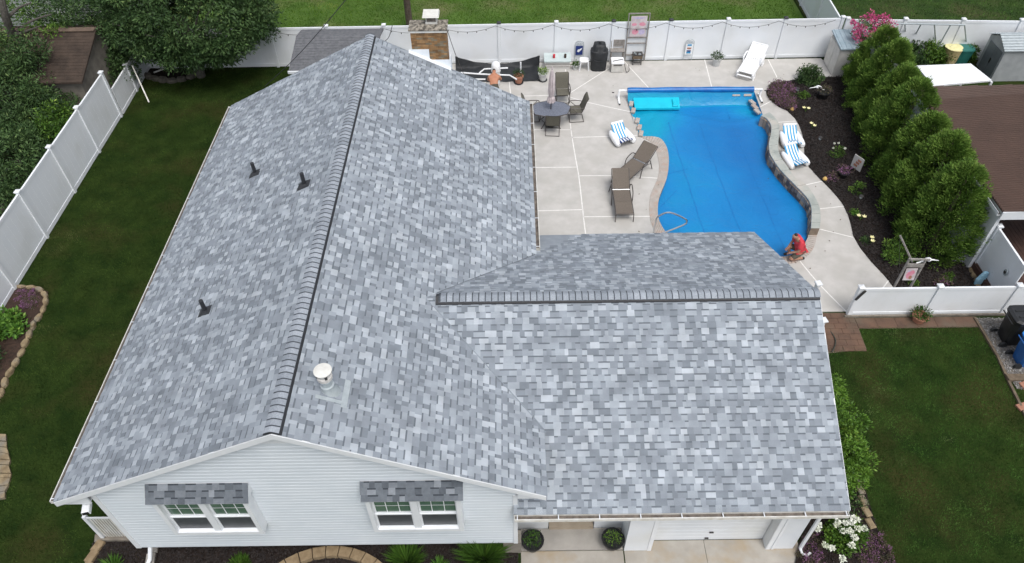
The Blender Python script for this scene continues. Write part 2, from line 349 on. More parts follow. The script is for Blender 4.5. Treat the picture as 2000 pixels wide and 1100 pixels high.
def inpoly(x, y, poly):
    x = np.asarray(x); y = np.asarray(y); c = np.zeros(x.shape, bool); n = len(poly); j = n-1
    for i in range(n):
        xi, yi = poly[i]; xj, yj = poly[j]
        k = ((yi > y) != (yj > y)) & (x < (xj-xi)*(y-yi)/((yj-yi) or 1e-9)+xi); c ^= k; j = i
    return c
def gzv(y): return -.35*np.clip((14-y)/5, 0, 1)
DRY = [(1790, 665, .30), (1745, 650, .28), (1712, 770, .34), (1700, 805, .2), (105, 490, .4), (240, 1075, .5), (90, 640, .3), (1850, 860, .15), (1040, 15, .9), (1200, 22, .6), (640, 12, .8), (130, 460, .5), (1760, 900, .2), (1690, 560, .3)]
def grass(name, poly, dens, m, L=.05, W=.012, z0=0., label=None):
    xs = [p[0] for p in poly]; ys = [p[1] for p in poly]; A = (max(xs)-min(xs))*(max(ys)-min(ys)); n = int(A*dens)
    x = rng.uniform(min(xs), max(xs), n); y = rng.uniform(min(ys), max(ys), n); k = inpoly(x, y, poly); x = x[k]; y = y[k]; n = len(x)
    P = np.stack([x, y, gzv(y)+z0], 1); D = rng.normal(size=(n, 3))*.55; D[:, 2] = 1; D = unit(D)
    S = unit(np.cross(D, rng.normal(size=(n, 3)))); l = L*rng.uniform(.6, 1.4, (n, 1))
    V = np.empty((n, 3, 3)); V[:, 0] = P-S*W/2; V[:, 1] = P+S*W/2; V[:, 2] = P+D*l
    patch = .5+.25*np.sin(x*1.3+2*np.sin(y*.7))+.25*np.sin(y*1.9+1.7*np.sin(x*.9+1))
    tn = np.clip(rng.beta(2, 2.4, n)*.75+.22*patch, 0, 1)
    for (pu, pv, pr) in DRY:                         # dry worn spots: straw-coloured blades
        px_, py_ = U(pu, pv); g_ = np.exp(-(((x-px_)/pr)**2+((y-py_)/(pr*.6))**2)*(1+.5*np.sin(9*x)*np.sin(11*y))); hit = rng.random(n) < g_*.8; tn[hit] = rng.uniform(.85, 1, hit.sum())
    o = npmesh(name, V.reshape(-1, 3), None, tn, m, stuff=True, n=3)
    o['label'] = label or 'short green mown grass blades'; o['category'] = 'grass'; return o
def blobleaves(centers, radii, nper, L, W, up=.3, shell=.75, tonejit=.28, flat=1.):
    """leaf clumps: many little leaves round each clump centre"""
    C = np.repeat(np.asarray(centers, float), nper, axis=0); Rr = np.repeat(np.asarray(radii, float), nper)[:, None]; n = len(C)
    N = unit(rng.normal(size=(n, 3))); q = rng.uniform(shell, 1.05, (n, 1)); off = N*Rr*q; off[:, 2] *= flat
    D = N*1.0+rng.normal(size=(n, 3))*.6; D[:, 2] += up
    ct = np.repeat(rng.uniform(-tonejit, tonejit, len(centers)), nper)
    tone = np.clip(.45+ct+rng.normal(0, .16, n), 0, 1)
    return leaves(C+off, D, L, W), tone
def sheet(name, poly, off, m, step=.6, bump=0., parent=None):
    xs = [p[0] for p in poly]; ys = [p[1] for p in poly]; pts = [Vector(p) for p in poly]; n = len(poly); ed = [(i, (i+1) % n) for i in range(n)]
    gx = np.arange(min(xs)+step/2, max(xs), step); gy = np.arange(min(ys)+step/2, max(ys), step)
    for a in gx:
        for b in gy:
            if inpoly(np.array([a]), np.array([b]), poly)[0]: pts.append(Vector((a+random.uniform(-.1, .1)*step, b+random.uniform(-.1, .1)*step)))
    for yb in (9, 14):
        if min(ys) < yb < max(ys): 
            for a in gx:
                if inpoly(np.array([a]), np.array([yb+.001]), poly)[0]: pts.append(Vector((a, yb)))
    r = delaunay_2d_cdt(pts, ed, [], 0, 1e-4); V, Fs = r[0], r[2]; mb = MB()
    vs = [(p.x, p.y, gz(p.y)+off+(bump*random.uniform(0, 1) if bump else 0)) for p in V]
    fs = []
    for f in Fs:
        c = sum((V[i] for i in f), Vector((0, 0)))/3
        if inpoly(np.array([c.x]), np.array([c.y]), poly)[0]:
            a, b, d = [V[i] for i in f]
            fs.append(f if (b-a).x*(d-a).y-(b-a).y*(d-a).x > 0 else f[::-1])
    mb.add(vs, fs); return mb.build(name, m, parent)
def smoothpts(pts, n=6, closed=False):               # Catmull-Rom
    P = [Vector(p) for p in pts]; out = []; L = len(P)
    for i in range(L if closed else L-1):
        p0 = P[i-1] if (i or closed) else P[i]; p1 = P[i]; p2 = P[(i+1) % L]; p3 = P[(i+2) % L] if (i+2 < L or closed) else p2
        for k in range(n):
            t = k/n; out.append(.5*((2*p1)+(p2-p0)*t+(2*p0-5*p1+4*p2-p3)*t*t+(3*p1-p0-3*p2+p3)*t**3))
    if not closed: out.append(P[-1])
    return out
def resample(pts, n):
    P = [Vector(p) for p in pts]; d = [0]
    for a, b in zip(P, P[1:]): d.append(d[-1]+(b-a).length)
    out = []; j = 0
    for i in range(n+1):
        t = d[-1]*i/n
        while j < len(P)-2 and d[j+1] < t: j += 1
        out.append(P[j].lerp(P[j+1], (t-d[j])/max(1e-9, d[j+1]-d[j])))
    return out

# ================================================================ GROUND
def ygrid(ys):
    return ys
struct(sheet('neighbour_lawn', [(-60, 29.95), (14.2, 29.95), (14.2, 90), (-60, 90)], .006, 'soil2', 4))
struct(sheet('dark_neighbour_lawn', [(14.3, 29.95), (60, 29.4), (60, 90), (14.3, 90)], .006, 'soil3', 4))
GR = 'mown grass of the lawns'
leftpoly = [(-16, 6.5), (-9.0, 6.5), (-9.0, 22.0), (-3.4, 22.0), (-3.4, 29.8), (-16, 29.8)]
tag(grass('side_lawn_grass', leftpoly, 1150, 'grass', .055, .013), 'dark green mown grass between the left white fence and the grey-roofed house', 'grass')
frontpoly = [(7.0, 5.5), (15.5, 5.5), (13.9, 14.2), (10.45, 14.25), (10.35, 13.5), (8.6, 13.5), (8.3, 9), (8.6, 7.2), (7.8, 5.5)]
tag(grass('front_lawn_grass', frontpoly, 1500, 'grassfront', .05, .012), 'mid green mown grass of the lawn right of the garage wing', 'grass')
tag(grass('neighbour_grass', [(-14, 30.1), (14, 30.1), (14, 42), (-14, 42)], 330, 'grass2', .07, .03), 'bright green grass beyond the rear white fence', 'grass')
tag(grass('dark_neighbour_grass', [(14.6, 30.1), (30, 30), (32, 40), (14.6, 40)], 260, 'grassfront', .07, .03), 'dark green grass beyond the rear fence in the far right yard', 'grass')
# ================================================================ HOUSE
XL, XR, XE = -9.714, -4.509, .644; YF, YB = 7.378, 22.209; ZR, ZE = 5.452, 2.894
YW, ZW, YWF, YWB, ZWE = 11.80, 4.25, 7.36, 16.24, 2.094; XWR, XW0 = 7.269, -.049
MM = (ZR-ZE)/(XE-XR); MW = (ZW-ZWE)/(YW-YWF)
house = thing('house', 'white-sided house with a large light grey shingle roof and garage wing', 'house', (-4.5, 12, -.35))
# --- walls
mb = MB()
GX0, GX1, GY, GYB = -9.01, -.01, 7.553, 21.9; zs = .234
slo = lambda x: ZR-MM*abs(x-XR)-.12
prof = [(GX0, zs), (GX1, zs), (GX1, slo(GX1)), (XR, slo(XR)), (GX0, slo(GX0))]
mb.extr(prof, 'y', GY+.02, GYB)
wall = mb.build('wall', 'siding', house)
mb = MB(); mb.box(GX0+.06, GX1-.32, GY+.45, GYB-.05, -.6, zs-.002); mb.build('foundation', 'foundation', house)
mb = MB(); mb.box(GX1-.3, GX1+.13, GY-.02, GY+.3, -.6, zs-.004); mb.build('foundation_pier', 'foundation', house)
# siding boards across the gable end, each lapped over the one below
ex = .128; nB = int((ZR-.2-zs)/ex)
for i in range(nB+1):
    z0 = zs+i*ex; z1 = min(z0+ex, ZR-.18)
    if z1-z0 < .02: break
    def xr_(z): 
        h = (ZR-.13-z)/MM; return max(GX0, XR-h), min(GX1, XR+h)
    a0, b0 = xr_(z0); a1, b1 = xr_(z1)
    mb = MB(); yb = GY-.014; yt = GY+.003
    zm_ = z0+(z1-z0)*.72; am, bm2 = xr_(zm_); mb.add([(a0, yb-.001, z0), (b0, yb-.001, z0), (bm2, yb+.001, zm_), (am, yb+.001, zm_), (b1, yt, z1), (a1, yt, z1), (a0, GY+.02, z0), (b0, GY+.02, z0)], [(0, 1, 2, 3), (3, 2, 4, 5), (6, 7, 1, 0)])
    mb.build('siding_board', 'siding', wall)
mb = MB(); mb.box(GX0-.03, GX0+.09, GY-.03, GY+.09, zs-.01, slo(GX0)+.0); mb.build('corner_post', 'trim', house)
mb = MB(); mb.box(GX1-.05, GX1+.05, GY-.03, GY+.09, zs-.01, 2.62); mb.build('corner_post', 'trim', house)
# wing walls
mb = MB(); mb.box(GX1+.002, 6.72, 8.9, 15.85, -.5, ZWE+.0)
mb.extr([(7.6, ZWE-.1), (YW, ZW-.14), (16.0, ZWE-.1)], 'x', 6.5, 6.72)
mb.build('wing_wall', 'siding', house)
mb = MB()
mb.box(.0, .80, 8.14, 8.95, -.5, 2.0); mb.box(1.93, 2.62, 8.14, 8.95, -.5, 2.0); mb.box(.8, 1.93, 8.8, 8.93, -.15, 2.0)
mb.build('porch_wall', 'white', house)
mb = MB(); mb.box(.95, 1.75, 8.76, 8.80, -.14, 1.9); mb.build('front_door', 'trim', house)
mb = MB(); mb.box(.82, 1.91, 8.10, 8.80, -.5, -.16); mb.build('door_step', 'tan', house)
for a_, b_, c_ in ((2.622, 3.28, 8.6), (6.06, 6.73, 8.9)): mb = MB(); mb.box(a_, b_, 7.56, c_, -.5, 2.0); mb.build('garage_pier', 'white', house)
for a_, b_ in ((3.18, 3.275), (6.07, 6.17), (6.20, 6.26)): mb = MB(); mb.box(a_, b_, 7.545, 7.559, -.35, 1.9); mb.build('door_casing', 'trim', house)
gd = MB(); gd.box(3.282, 6.058, 7.86, 7.9, -.35, 1.95); gdoor = gd.build('garage_door', 'white', house)
for k in range(4):
    mb = MB(); z0 = -.34+k*.56; mb.box(3.29, 6.05, 7.815, 7.858, z0, z0+.547)
    for j in range(3): mb.box(3.3, 6.04, 7.8115, 7.8145, z0+.05+j*.17, z0+.17+j*.17)
    mb.build('door_panel', 'white', gdoor)
mb = MB(); mb.cbox((4.72, 7.79, .10), (.10, .03, .03)); mb.cbox((4.66, 7.79, -.22), (.09, .03, .03)); mb.build('handle', 'dark', gdoor)
# soffit + fascia
def slab(name, pts, th, m, parent=house):
    mb = MB(); n = len(pts); P = [Vector(p) for p in pts]; Q = [p-Vector((0, 0, th)) for p in P]
    mb.add(P+Q, [tuple(range(n)), tuple(range(2*n-1, n-1, -1))]+[(i, n+i, n+(i+1) % n, (i+1) % n) for i in range(n)]); return mb.build(name, m, parent)
E_ = .012
rl = slab('roof', [(XL, YF, ZE), (XR, YF, ZR), (XR, YB, ZR), (XL, YB, ZE)], .05, 'shingle')
rr = slab('roof', [(XR, YF, ZR), (XE, YF, ZE), (XE, YB, ZE), (XR, YB, ZR)], .05, 'shingle')
XM = XR+(ZR-ZW)/MM
def xval(y):                                    # valley x where the wing roof meets the main roof
    z = ZW-MW*abs(YW-y); return XR+(ZR-z)/MM if z < ZR else XR
yv = YW-(ZW-ZE)/MW
wf = slab('roof', [(XW0, YWF, ZWE), (XWR, YWF, ZWE), (XWR, YW, ZW), (XM-.0, YW, ZW), (XE, YW-(ZW-ZE)/MW, ZE), (XW0, YW-(ZW-ZE)/MW, ZE)], .05, 'shingle')
wb = slab('roof', [(XWR, YWB, ZWE), (XE, YWB, ZWE), (XE, YWB-(YW-YWF)+(ZW-ZE)/MW+0, ZE), (XM, YW, ZW), (XWR, YW, ZW)], .05, 'shingle')
# rake boards (white fascia with a thin dark shingle line above), gable soffit
def rake(p, q, m='trim', h=.16, w=.03, dz=-.09, name='rake_board'):
    mb = MB(); P = Vector(p)+Vector((0, 0, dz)); Q = Vector(q)+Vector((0, 0, dz)); a = Vector((0, 0, h/2))
    dirn = (Q-P); side = Vector((-dirn.y, dirn.x, 0)).normalized()*w
    mb.add([P-a, Q-a, Q+a, P+a, P-a+side, Q-a+side, Q+a+side, P+a+side], [(3, 2, 1, 0), (4, 5, 6, 7), (0, 1, 5, 4), (3, 7, 6, 2), (0, 4, 7, 3), (1, 2, 6, 5)])
    return mb.build(name, m, house)
rake((XR, YF, ZR), (XL, YF, ZE)); rake((XE, YF, ZE), (XR, YF, ZR))
rake((XL, YB, ZE), (XR, YB, ZR)); rake((XR, YB, ZR), (XE, YB, ZE))
rake((XWR, YW, ZW), (XWR, YWF, ZWE)); rake((XWR, YWB, ZWE), (XWR, YW, ZW))
mb = MB(); mb.extr([(XL, ZE-.17), (XR, ZR-.17), (XE, ZE-.17), (XE, ZE-.14), (XR, ZR-.14), (XL, ZE-.14)], 'y', YF+.03, GY+.03); mb.build('soffit', 'white', house)
mb = MB(); mb.box(XL+.02, GX0-.035, YF+.03, YB-.02, ZE-.19, ZE-.17); mb.extr([(XL+.02, ZE-.19), (GX0, ZE-.19), (GX0, ZE+.12)], 'y', YF+.028, YF+.06); mb.build('eave_soffit', 'white', house)
mb = MB(); mb.box(GX1+.055, XE-.02, YF+.03, YB-.02, ZE-.19, ZE-.17); mb.extr([(GX1+.05, ZE-.19), (XE-.02, ZE-.19), (GX1+.05, ZE+.12)], 'y', YF+.028, YF+.06); mb.build('eave_soffit', 'white', house)
mb = MB(); mb.box(GX1+.06, 6.9, YWF+.02, 8.15, ZWE-.12, ZWE-.09); mb.build('porch_soffit', 'white', house)
# gutters: U troughs with dirt inside and hanger straps
def gutter(p, q, out, gap_=.9, z=0, w=.125, d=.10):
    p = Vector(p); q = Vector(q); o = Vector(out).normalized(); dr = (q-p).normalized(); L = (q-p).length; zz = Vector((0, 0, 1))
    P = lambda a, s, h: p+dr*a+o*s+zz*h
    mb = MB()
    for s0, s1, h0, h1 in ((0, .008, -d, -.01), (w-.008, w, -d, .0), (0.009, w-.009, -d, -d+.008), (w-.022, w-.009, -.008, .002)):
        A = [P(a, s, h) for a in (0, L) for s, h in ((s0, h0), (s1, h0), (s1, h1), (s0, h1))]
        mb.add(A, [(0, 1, 2, 3), (7, 6, 5, 4), (0, 4, 5, 1), (1, 5, 6, 2), (2, 6, 7, 3), (3, 7, 4, 0)])
    for a0 in (0, L-.01):
        A = [P(a, s, h) for a in (a0, a0+.01) for s, h in ((.009, -d+.009), (w-.009, -d+.009), (w-.023, -.009), (.009, -.009))]
        mb.add(A, [(0, 1, 2, 3), (7, 6, 5, 4), (0, 4, 5, 1), (1, 5, 6, 2), (2, 6, 7, 3), (3, 7, 4, 0)])
    g = mb.build('gutter', 'gutterw', house)
    m2 = MB(); m2.add([P(.012, .009, -.055), P(L-.012, .009, -.055), P(L-.012, w-.010, -.055), P(.012, w-.010, -.055)], [(0, 1, 2, 3)]); m2.build('debris', 'gutterin', g)
    n = int(L/gap_)
    for i in range(n+1):
        a = .06+(L-.12)*i/n; m3 = MB(); m3.bar(P(a, .0, .004), P(a, w-.004, .006), .022, .006); m3.build('hanger', 'white', g)
    return g
gutter((XW0+.02, YWF-.012, ZWE-.02), (XWR-.02, YWF-.012, ZWE-.02), (0, -1, 0), .88)
gutter((XL-.012, YF+.02, ZE-.03), (XL-.012, YB-.02, ZE-.03), (-1, 0, 0), 1.2, w=.11)
gutter((XE+.012, YW+(ZW-ZE)/MW+.3, ZE-.03), (XE+.012, YB-.02, ZE-.03), (1, 0, 0), 1.2)
# downspouts
mb = MB(); mb.bar((6.98, 7.30, ZWE-.12), (6.86, 7.50, ZWE-.42), .07, .05); mb.bar((6.86, 7.50, ZWE-.40), (6.86, 7.50, -.18), .07, .05); mb.tube([(6.86, 7.5, -.18), (6.90, 7.40, -.27), (7.02, 7.36, -.29), (7.10, 7.42, -.25)], .035, 8); mb.build('downspout', 'trim', house)
mb = MB(); mb.tube([(-8.75, 7.62, .22), (-8.80, 7.40, -.1), (-8.95, 6.9, -.30), (-9.05, 6.3, -.31)], .05, 8); mb.build('downspout', 'trim', house)
# --- shingles
WCL = [.085, .115, .145, .18, .22, .27]; TCL = [.12, .25, .38, .5, .62, .78, .90]; EXP = .153
smesh = {}
def seg(mb, O, U_, S_, N_, u0, u1, s0, s1, raised, tone):
    t0 = .0125 if raised else .007; t1 = .006 if raised else .0022
    P = lambda u, s, h: O+U_*u+S_*s+N_*h
    mb.add([P(u0, s0, 0), P(u1, s0, 0), P(u1, s0, t0), P(u0, s0, t0), P(u0, s1, 0), P(u1, s1, 0), P(u1, s1, t1), P(u0, s1, t1)], [(0, 1, 2, 3), (3, 2, 6, 7), (0, 3, 7, 4), (1, 5, 6, 2)], tone)
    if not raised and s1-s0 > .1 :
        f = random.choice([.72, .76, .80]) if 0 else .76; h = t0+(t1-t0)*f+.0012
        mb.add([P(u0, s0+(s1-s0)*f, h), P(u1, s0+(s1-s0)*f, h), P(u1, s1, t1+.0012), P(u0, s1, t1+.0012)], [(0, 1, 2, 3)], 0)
def getseg(wc, raised, tone):
    k = (wc, raised, tone)
    if k not in smesh:
        mb = MB(); seg(mb, Vector((0, 0, 0)), Vector((1, 0, 0)), Vector((0, 1, 0)), Vector((0, 0, 1)), 0, WCL[wc], 0, EXP, raised, TCL[tone])
        me = bpy.data.meshes.new('shingle'); me.from_pydata(mb.v, [], mb.f); a = me.attributes.new('tone', 'FLOAT', 'FACE'); a.data.foreach_set('value', mb.t)
        me.materials.append(MT['shingle']); smesh[k] = me
    return smesh[k]
LASTT = [0]
def toneof():
    while True:
        t_ = random.choices(range(7), [6, 10, 10, 9, 9, 8, 3.5])[0]
        if t_ != LASTT[0]: LASTT[0] = t_; return t_
def shingle_slope(parent, O, U_, S_, Lu, Ls, keep=None, indiv=None, up=.0, m='shingle', exp=EXP):
    """indiv(P)->bool picks shingles that become objects of their own"""
    O = Vector(O); U_ = Vector(U_).normalized(); S_ = Vector(S_).normalized(); N_ = U_.cross(S_)
    if N_.z < 0: N_ = -N_
    mb = MB(); ns = int(math.ceil(Ls/exp)); cnt = 0
    for j in range(ns):
        s0 = j*exp; s1 = min(Ls, s0+exp+.004); u = -random.uniform(0, .2); raised = random.random() < .5; first = True
        while u < Lu-.02:
            wc = random.choices(range(6), [2, 4, 5, 4, 3, 1.2] if raised else [3, 4, 4, 3, 1.5, .5])[0]; tn = toneof()
            u0 = max(u, 0); u1 = min(u+WCL[wc], Lu); u += WCL[wc]
            if u1-u0 < .015: raised = not raised; continue
            C = O+U_*((u0+u1)/2)+S_*((s0+s1)/2)
            if keep is None or keep(C, O+U_*u0+S_*s0, O+U_*u1+S_*s0):
                full = abs((u1-u0)-WCL[wc]) < 1e-4 and s0+exp <= Ls
                if full and indiv and N_.z > 0 and U_.cross(S_).z > 0 and indiv(C):
                    me = getseg(wc, raised, tn); o = bpy.data.objects.new('shingle', me); COL.objects.link(o); o.parent = parent
                    Mx = Matrix((U_, S_, N_)).transposed().to_4x4(); Mx.translation = O+U_*u0+S_*s0-OFF[parent]+N_*.001; o.matrix_basis = Mx; cnt += 1
                else: seg(mb, O, U_, S_, N_, u0, u1, s0, s1, raised, TCL[tn]+random.uniform(-.05, .05))
            raised = not raised if random.random() < .92 else raised
    # outward facing
    if U_.cross(S_).z < 0: mb.f = [f[::-1] for f in mb.f]
    if len(mb.f): mb.build('shingle_courses' if cnt else 'shingle_courses', m, parent, stuff=True)
    return cnt
off = .003
sl = lambda dx, dz: math.hypot(dx, dz)
Lm = sl(XE-XR, ZR-ZE); Lw = sl(YW-YWF, ZW-ZWE)
# main left: u runs from back to front so that u x s points up
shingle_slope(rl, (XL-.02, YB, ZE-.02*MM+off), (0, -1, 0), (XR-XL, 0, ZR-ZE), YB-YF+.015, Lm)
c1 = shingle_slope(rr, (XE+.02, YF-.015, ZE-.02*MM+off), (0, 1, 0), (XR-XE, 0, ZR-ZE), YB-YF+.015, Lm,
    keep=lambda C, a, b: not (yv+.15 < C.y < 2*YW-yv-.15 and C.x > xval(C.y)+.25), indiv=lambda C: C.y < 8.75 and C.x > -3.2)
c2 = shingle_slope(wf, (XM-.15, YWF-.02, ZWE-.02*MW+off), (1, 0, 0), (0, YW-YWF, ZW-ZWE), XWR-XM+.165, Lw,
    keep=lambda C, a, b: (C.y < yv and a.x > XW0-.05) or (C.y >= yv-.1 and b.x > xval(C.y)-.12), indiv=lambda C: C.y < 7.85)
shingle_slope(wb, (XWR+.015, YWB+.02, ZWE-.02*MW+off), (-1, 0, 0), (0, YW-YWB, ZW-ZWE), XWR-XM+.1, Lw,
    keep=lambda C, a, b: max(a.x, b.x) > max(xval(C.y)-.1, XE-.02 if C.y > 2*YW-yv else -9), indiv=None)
print('individual shingles', c1, c2)
# woven valley edge line (front + back)
for s_ in (-1, 1):
    mb = MB(); a = Vector((XM+.25, YW+s_*.25*MM/MW, 0)); b = Vector((XE-.02, YW+s_*(YW-yv-.02), 0))
    za = ZW-MW*abs(a.y-YW)+.021; zb = ZW-MW*abs(b.y-YW)+.021; a.z = za; b.z = zb; mb.bar(a, b, .012 if s_ > 0 else .02, .010, tone=.0 if s_ > 0 else .3); mb.build('valley_edge', 'shingle', wf if s_ < 0 else wb)
# --- ridge vents and ridge caps
def ridge(p, q, m_, hw=.145, exposed=.153, parent=None, rev=False):
    p = Vector(p); q = Vector(q); d = (q-p).normalized(); L = (q-p).length; side = d.cross(Vector((0, 0, 1))).normalized(); up = Vector((0, 0, 1))
    mb = MB(); h = .05
    A = []
    for a in (0, L):
        for s_, z_ in ((-hw-.034, -(hw+.034)*m_+.012), (-hw-.014, -(hw+.014)*m_+h*.8), (0, h-.006), (hw+.014, -(hw+.014)*m_+h*.8), (hw+.034, -(hw+.034)*m_+.012)): A.append(p+d*a+side*s_+up*z_)
    mb.add(A, [(0, 1, 6, 5), (1, 2, 7, 6), (2, 3, 8, 7), (3, 4, 9, 8), (4, 3, 2, 1, 0), (5, 6, 7, 8, 9)]); mb.build('ridge_vent', 'ventblack', house)
    # cap mesh
    cm = {}
    for tn in range(5):
        c = MB(); K = 8; ln = .175
        rows = []
        for a, lift in ((0, .016), (ln*.73, .011), (ln, .008)):
            rows.append([(a, -hw+2*hw*k/K, h+lift-m_*(math.sqrt(( -hw+2*hw*k/K)**2+.04**2)-.04)*1.0) for k in range(K+1)])
        vs = [p_ for r_ in rows for p_ in r_]; n = K+1
        c.add(vs, [(k, k+1, n+k+1, n+k) for k in range(K)], .2+tn*.18); 
        c.add([vs[n+k] for k in range(n)]+[vs[2*n+k] for k in range(n)], [(k, k+1, n+k+1, n+k) for k in range(K)], 0)
        lo = [(x, y, z-.012) for x, y, z in rows[0]]; c.add(rows[0]+lo, [(k, n+k, n+k+1, k+1) for k in range(K)], .0)
        c.add([rows[0][0], lo[0], rows[2][0], (rows[2][0][0], rows[2][0][1], rows[2][0][2]-.012)], [(0, 1, 3, 2)], .1)
        c.add([rows[0][K], lo[K], rows[2][K], (rows[2][K][0], rows[2][K][1], rows[2][K][2]-.012)], [(0, 2, 3, 1)], .1)
        me = bpy.data.meshes.new('ridge_cap'); me.from_pydata(c.v, [], c.f); at = me.attributes.new('tone', 'FLOAT', 'FACE'); at.data.foreach_set('value', c.t); me.materials.append(MT['cap']); me.update(); cm[tn] = me
    n = int((L+.02)/exposed)
    for i in range(n):
        o = bpy.data.objects.new('ridge_cap', cm[random.randrange(5)]); COL.objects.link(o); o.parent = house
        X = d; Y = -side if rev else side
        Y = up.cross(X); Mx = Matrix((X, Y, up)).transposed().to_4x4(); Mx.translation = p+d*(i*exposed-.005)-OFF[house]; o.matrix_basis = Mx
ridge((XR, YF-.01, ZR), (XR, YB+.01, ZR), MM)
ridge((XWR+.01, YW, ZW), (XM+.25, YW, ZW), MW)

# --- chimney on the far gable end
CX0, CX1, CY0, CY1 = -3.22, -2.06, YB+.03, YB+.62; CT = 5.50
mb = MB(); mb.box(CX0+.012, CX1-.012, CY0+.012, CY1, -.1, CT); chim = mb.build('chimney', 'mortar', house)
bm_ = MB(); bh, bl = .062, .19; z = 3.4; r_ = 0
while z < CT-.03:
    x = CX0-(bl/2 if r_ % 2 else 0)
    while x < CX1-.01:
        a = max(x, CX0); b = min(x+bl, CX1)
        if b-a > .03: bm_.box(a+.004, b-.004, CY0+random.uniform(0, .004), CY0+.02, z, z+bh-.008, tone=random.choice([.2, .4, .5, .55, .7, .8, .95]))
        x += bl
    y = CY0+.002-(0 if r_ % 2 else bl/2)
    while y < CY1-.01:
        a = max(y, CY0); b = min(y+bl, CY1)
        if b-a > .03:
            for xx in (CX0, CX1-.02): bm_.box(xx, xx+.02, a+.024 if a <= CY0+.003 else a+.004, b-.004, z, z+bh-.008, tone=random.choice([.2, .4, .5, .55, .7, .8, .95]))
        y += bl
    z += bh; r_ += 1
bm_.build('brick_courses', 'brick', chim, stuff=True)
mb = MB(); mb.box(CX0-.035, CX1+.035, CY0-.035, CY1+.035, CT, CT+.07); mb.build('metal_band', 'capmetal', chim).scale = (1, 1, 1)
mb = MB(); a = [(CX0-.05, CY0-.05), (CX1+.05, CY0-.05), (CX1+.05, CY1+.05), (CX0-.05, CY1+.05)]; b = [(CX0+.34, CY0+.17), (CX1-.34, CY0+.17), (CX1-.34, CY1-.17), (CX0+.34, CY1-.17)]
mb.add([(x, y, CT+.072) for x, y in a]+[(x, y, CT+.11) for x, y in a]+[(x, y, CT+.20) for x, y in b], [(3, 2, 1, 0), (8, 9, 10, 11)]+[(i, (i+1) % 4, 4+(i+1) % 4, 4+i) for i in range(4)]+[(4+i, 4+(i+1) % 4, 8+(i+1) % 4, 8+i) for i in range(4)])
mb.build('crown', 'crown', chim)
fx, fy = (CX0+CX1)/2+.12, (CY0+CY1)/2
mb = MB(); mb.box(fx-.19, fx+.19, fy-.13, fy+.13, CT+.19, CT+.26)
for sx in (-.17, .15):
    for sy in (-.11, .09): mb.box(fx+sx, fx+sx+.02, fy+sy, fy+sy+.02, CT+.26, CT+.48)
mb.build('flue', 'capmetal', chim)
mb = MB(); mb.box(fx-.15, fx+.15, fy-.09, fy+.09, CT+.26, CT+.46); mb.build('flue_screen', 'gutterin', chim)
mb = MB(); mb.add([(fx-.27, fy-.24, CT+.46), (fx+.27, fy-.24, CT+.46), (fx+.27, fy+.24, CT+.46), (fx-.27, fy+.24, CT+.46), (fx-.25, fy-.21, CT+.52), (fx+.25, fy-.21, CT+.52), (fx+.25, fy+.21, CT+.54), (fx-.25, fy+.21, CT+.54)],
    [(3, 2, 1, 0), (4, 5, 6, 7), (0, 1, 5, 4), (1, 2, 6, 5), (2, 3, 7, 6), (3, 0, 4, 7)]); mb.build('rain_cap', 'capmetal', chim)
# stepped white flashing
zr = lambda x: ZR-MM*abs(x-XR)
mb = MB(); yy = CY0-.006
xa, xm_, xb = CX0-.10, CX0+.56, CX1+.09
mb.extr([(xa, zr(xa)-.0), (xb, zr(xb)), (xb, zr(xb)+.34), (xm_, zr(xb)+.34), (xm_, zr(xm_)+.34+.04), (xa, zr(xm_)+.38)], 'y', yy-.012, yy)
mb.add([(xa, yy-.013, zr(xa)+.045), (xb, yy-.013, zr(xb)+.045), (xb, yy-.15, zr(xb)+.022), (xa, yy-.15, zr(xa)+.022)], [(3, 2, 1, 0)])
mb.add([(xa, yy-.15, zr(xa)+.022), (xb, yy-.15, zr(xb)+.022), (xb, yy-.15, zr(xb)+.0), (xa, yy-.15, zr(xa)+.0)], [(3, 2, 1, 0)])
mb.box(xb-.012, xb, yy, yy+.5, zr(xb)-.2, zr(xb)+.33)
mb.build('flashing', 'leadflash', chim)
# --- black vent pipes, each with its flashing boot
for (x, y) in [(-7.36, 16.88), (-5.42, 15.15), (-7.33, 11.62)]:
    z = zr(x); mb = MB(); mb.tube([(x, y, z-.02), (x, y, z+.40)], .052, 12); vp = mb.build('vent_pipe', 'ventblack', house, smooth=True)
    mb = MB(); e = .02; hw = .15
    mb.add([(x-hw-.05, y-hw, z-MM*(hw+.05)+e), (x+hw, y-hw, z+MM*hw+e), (x+hw, y+hw, z+MM*hw+e), (x-hw-.05, y+hw, z-MM*(hw+.05)+e), (x-.07, y-.07, z+.07), (x+.07, y-.07, z+.09), (x+.07, y+.07, z+.09), (x-.07, y+.07, z+.07)],
        [(4, 5, 6, 7), (0, 1, 5, 4), (1, 2, 6, 5), (2, 3, 7, 6), (3, 0, 4, 7)]); mb.build('flashing_boot', 'ventblack', vp)
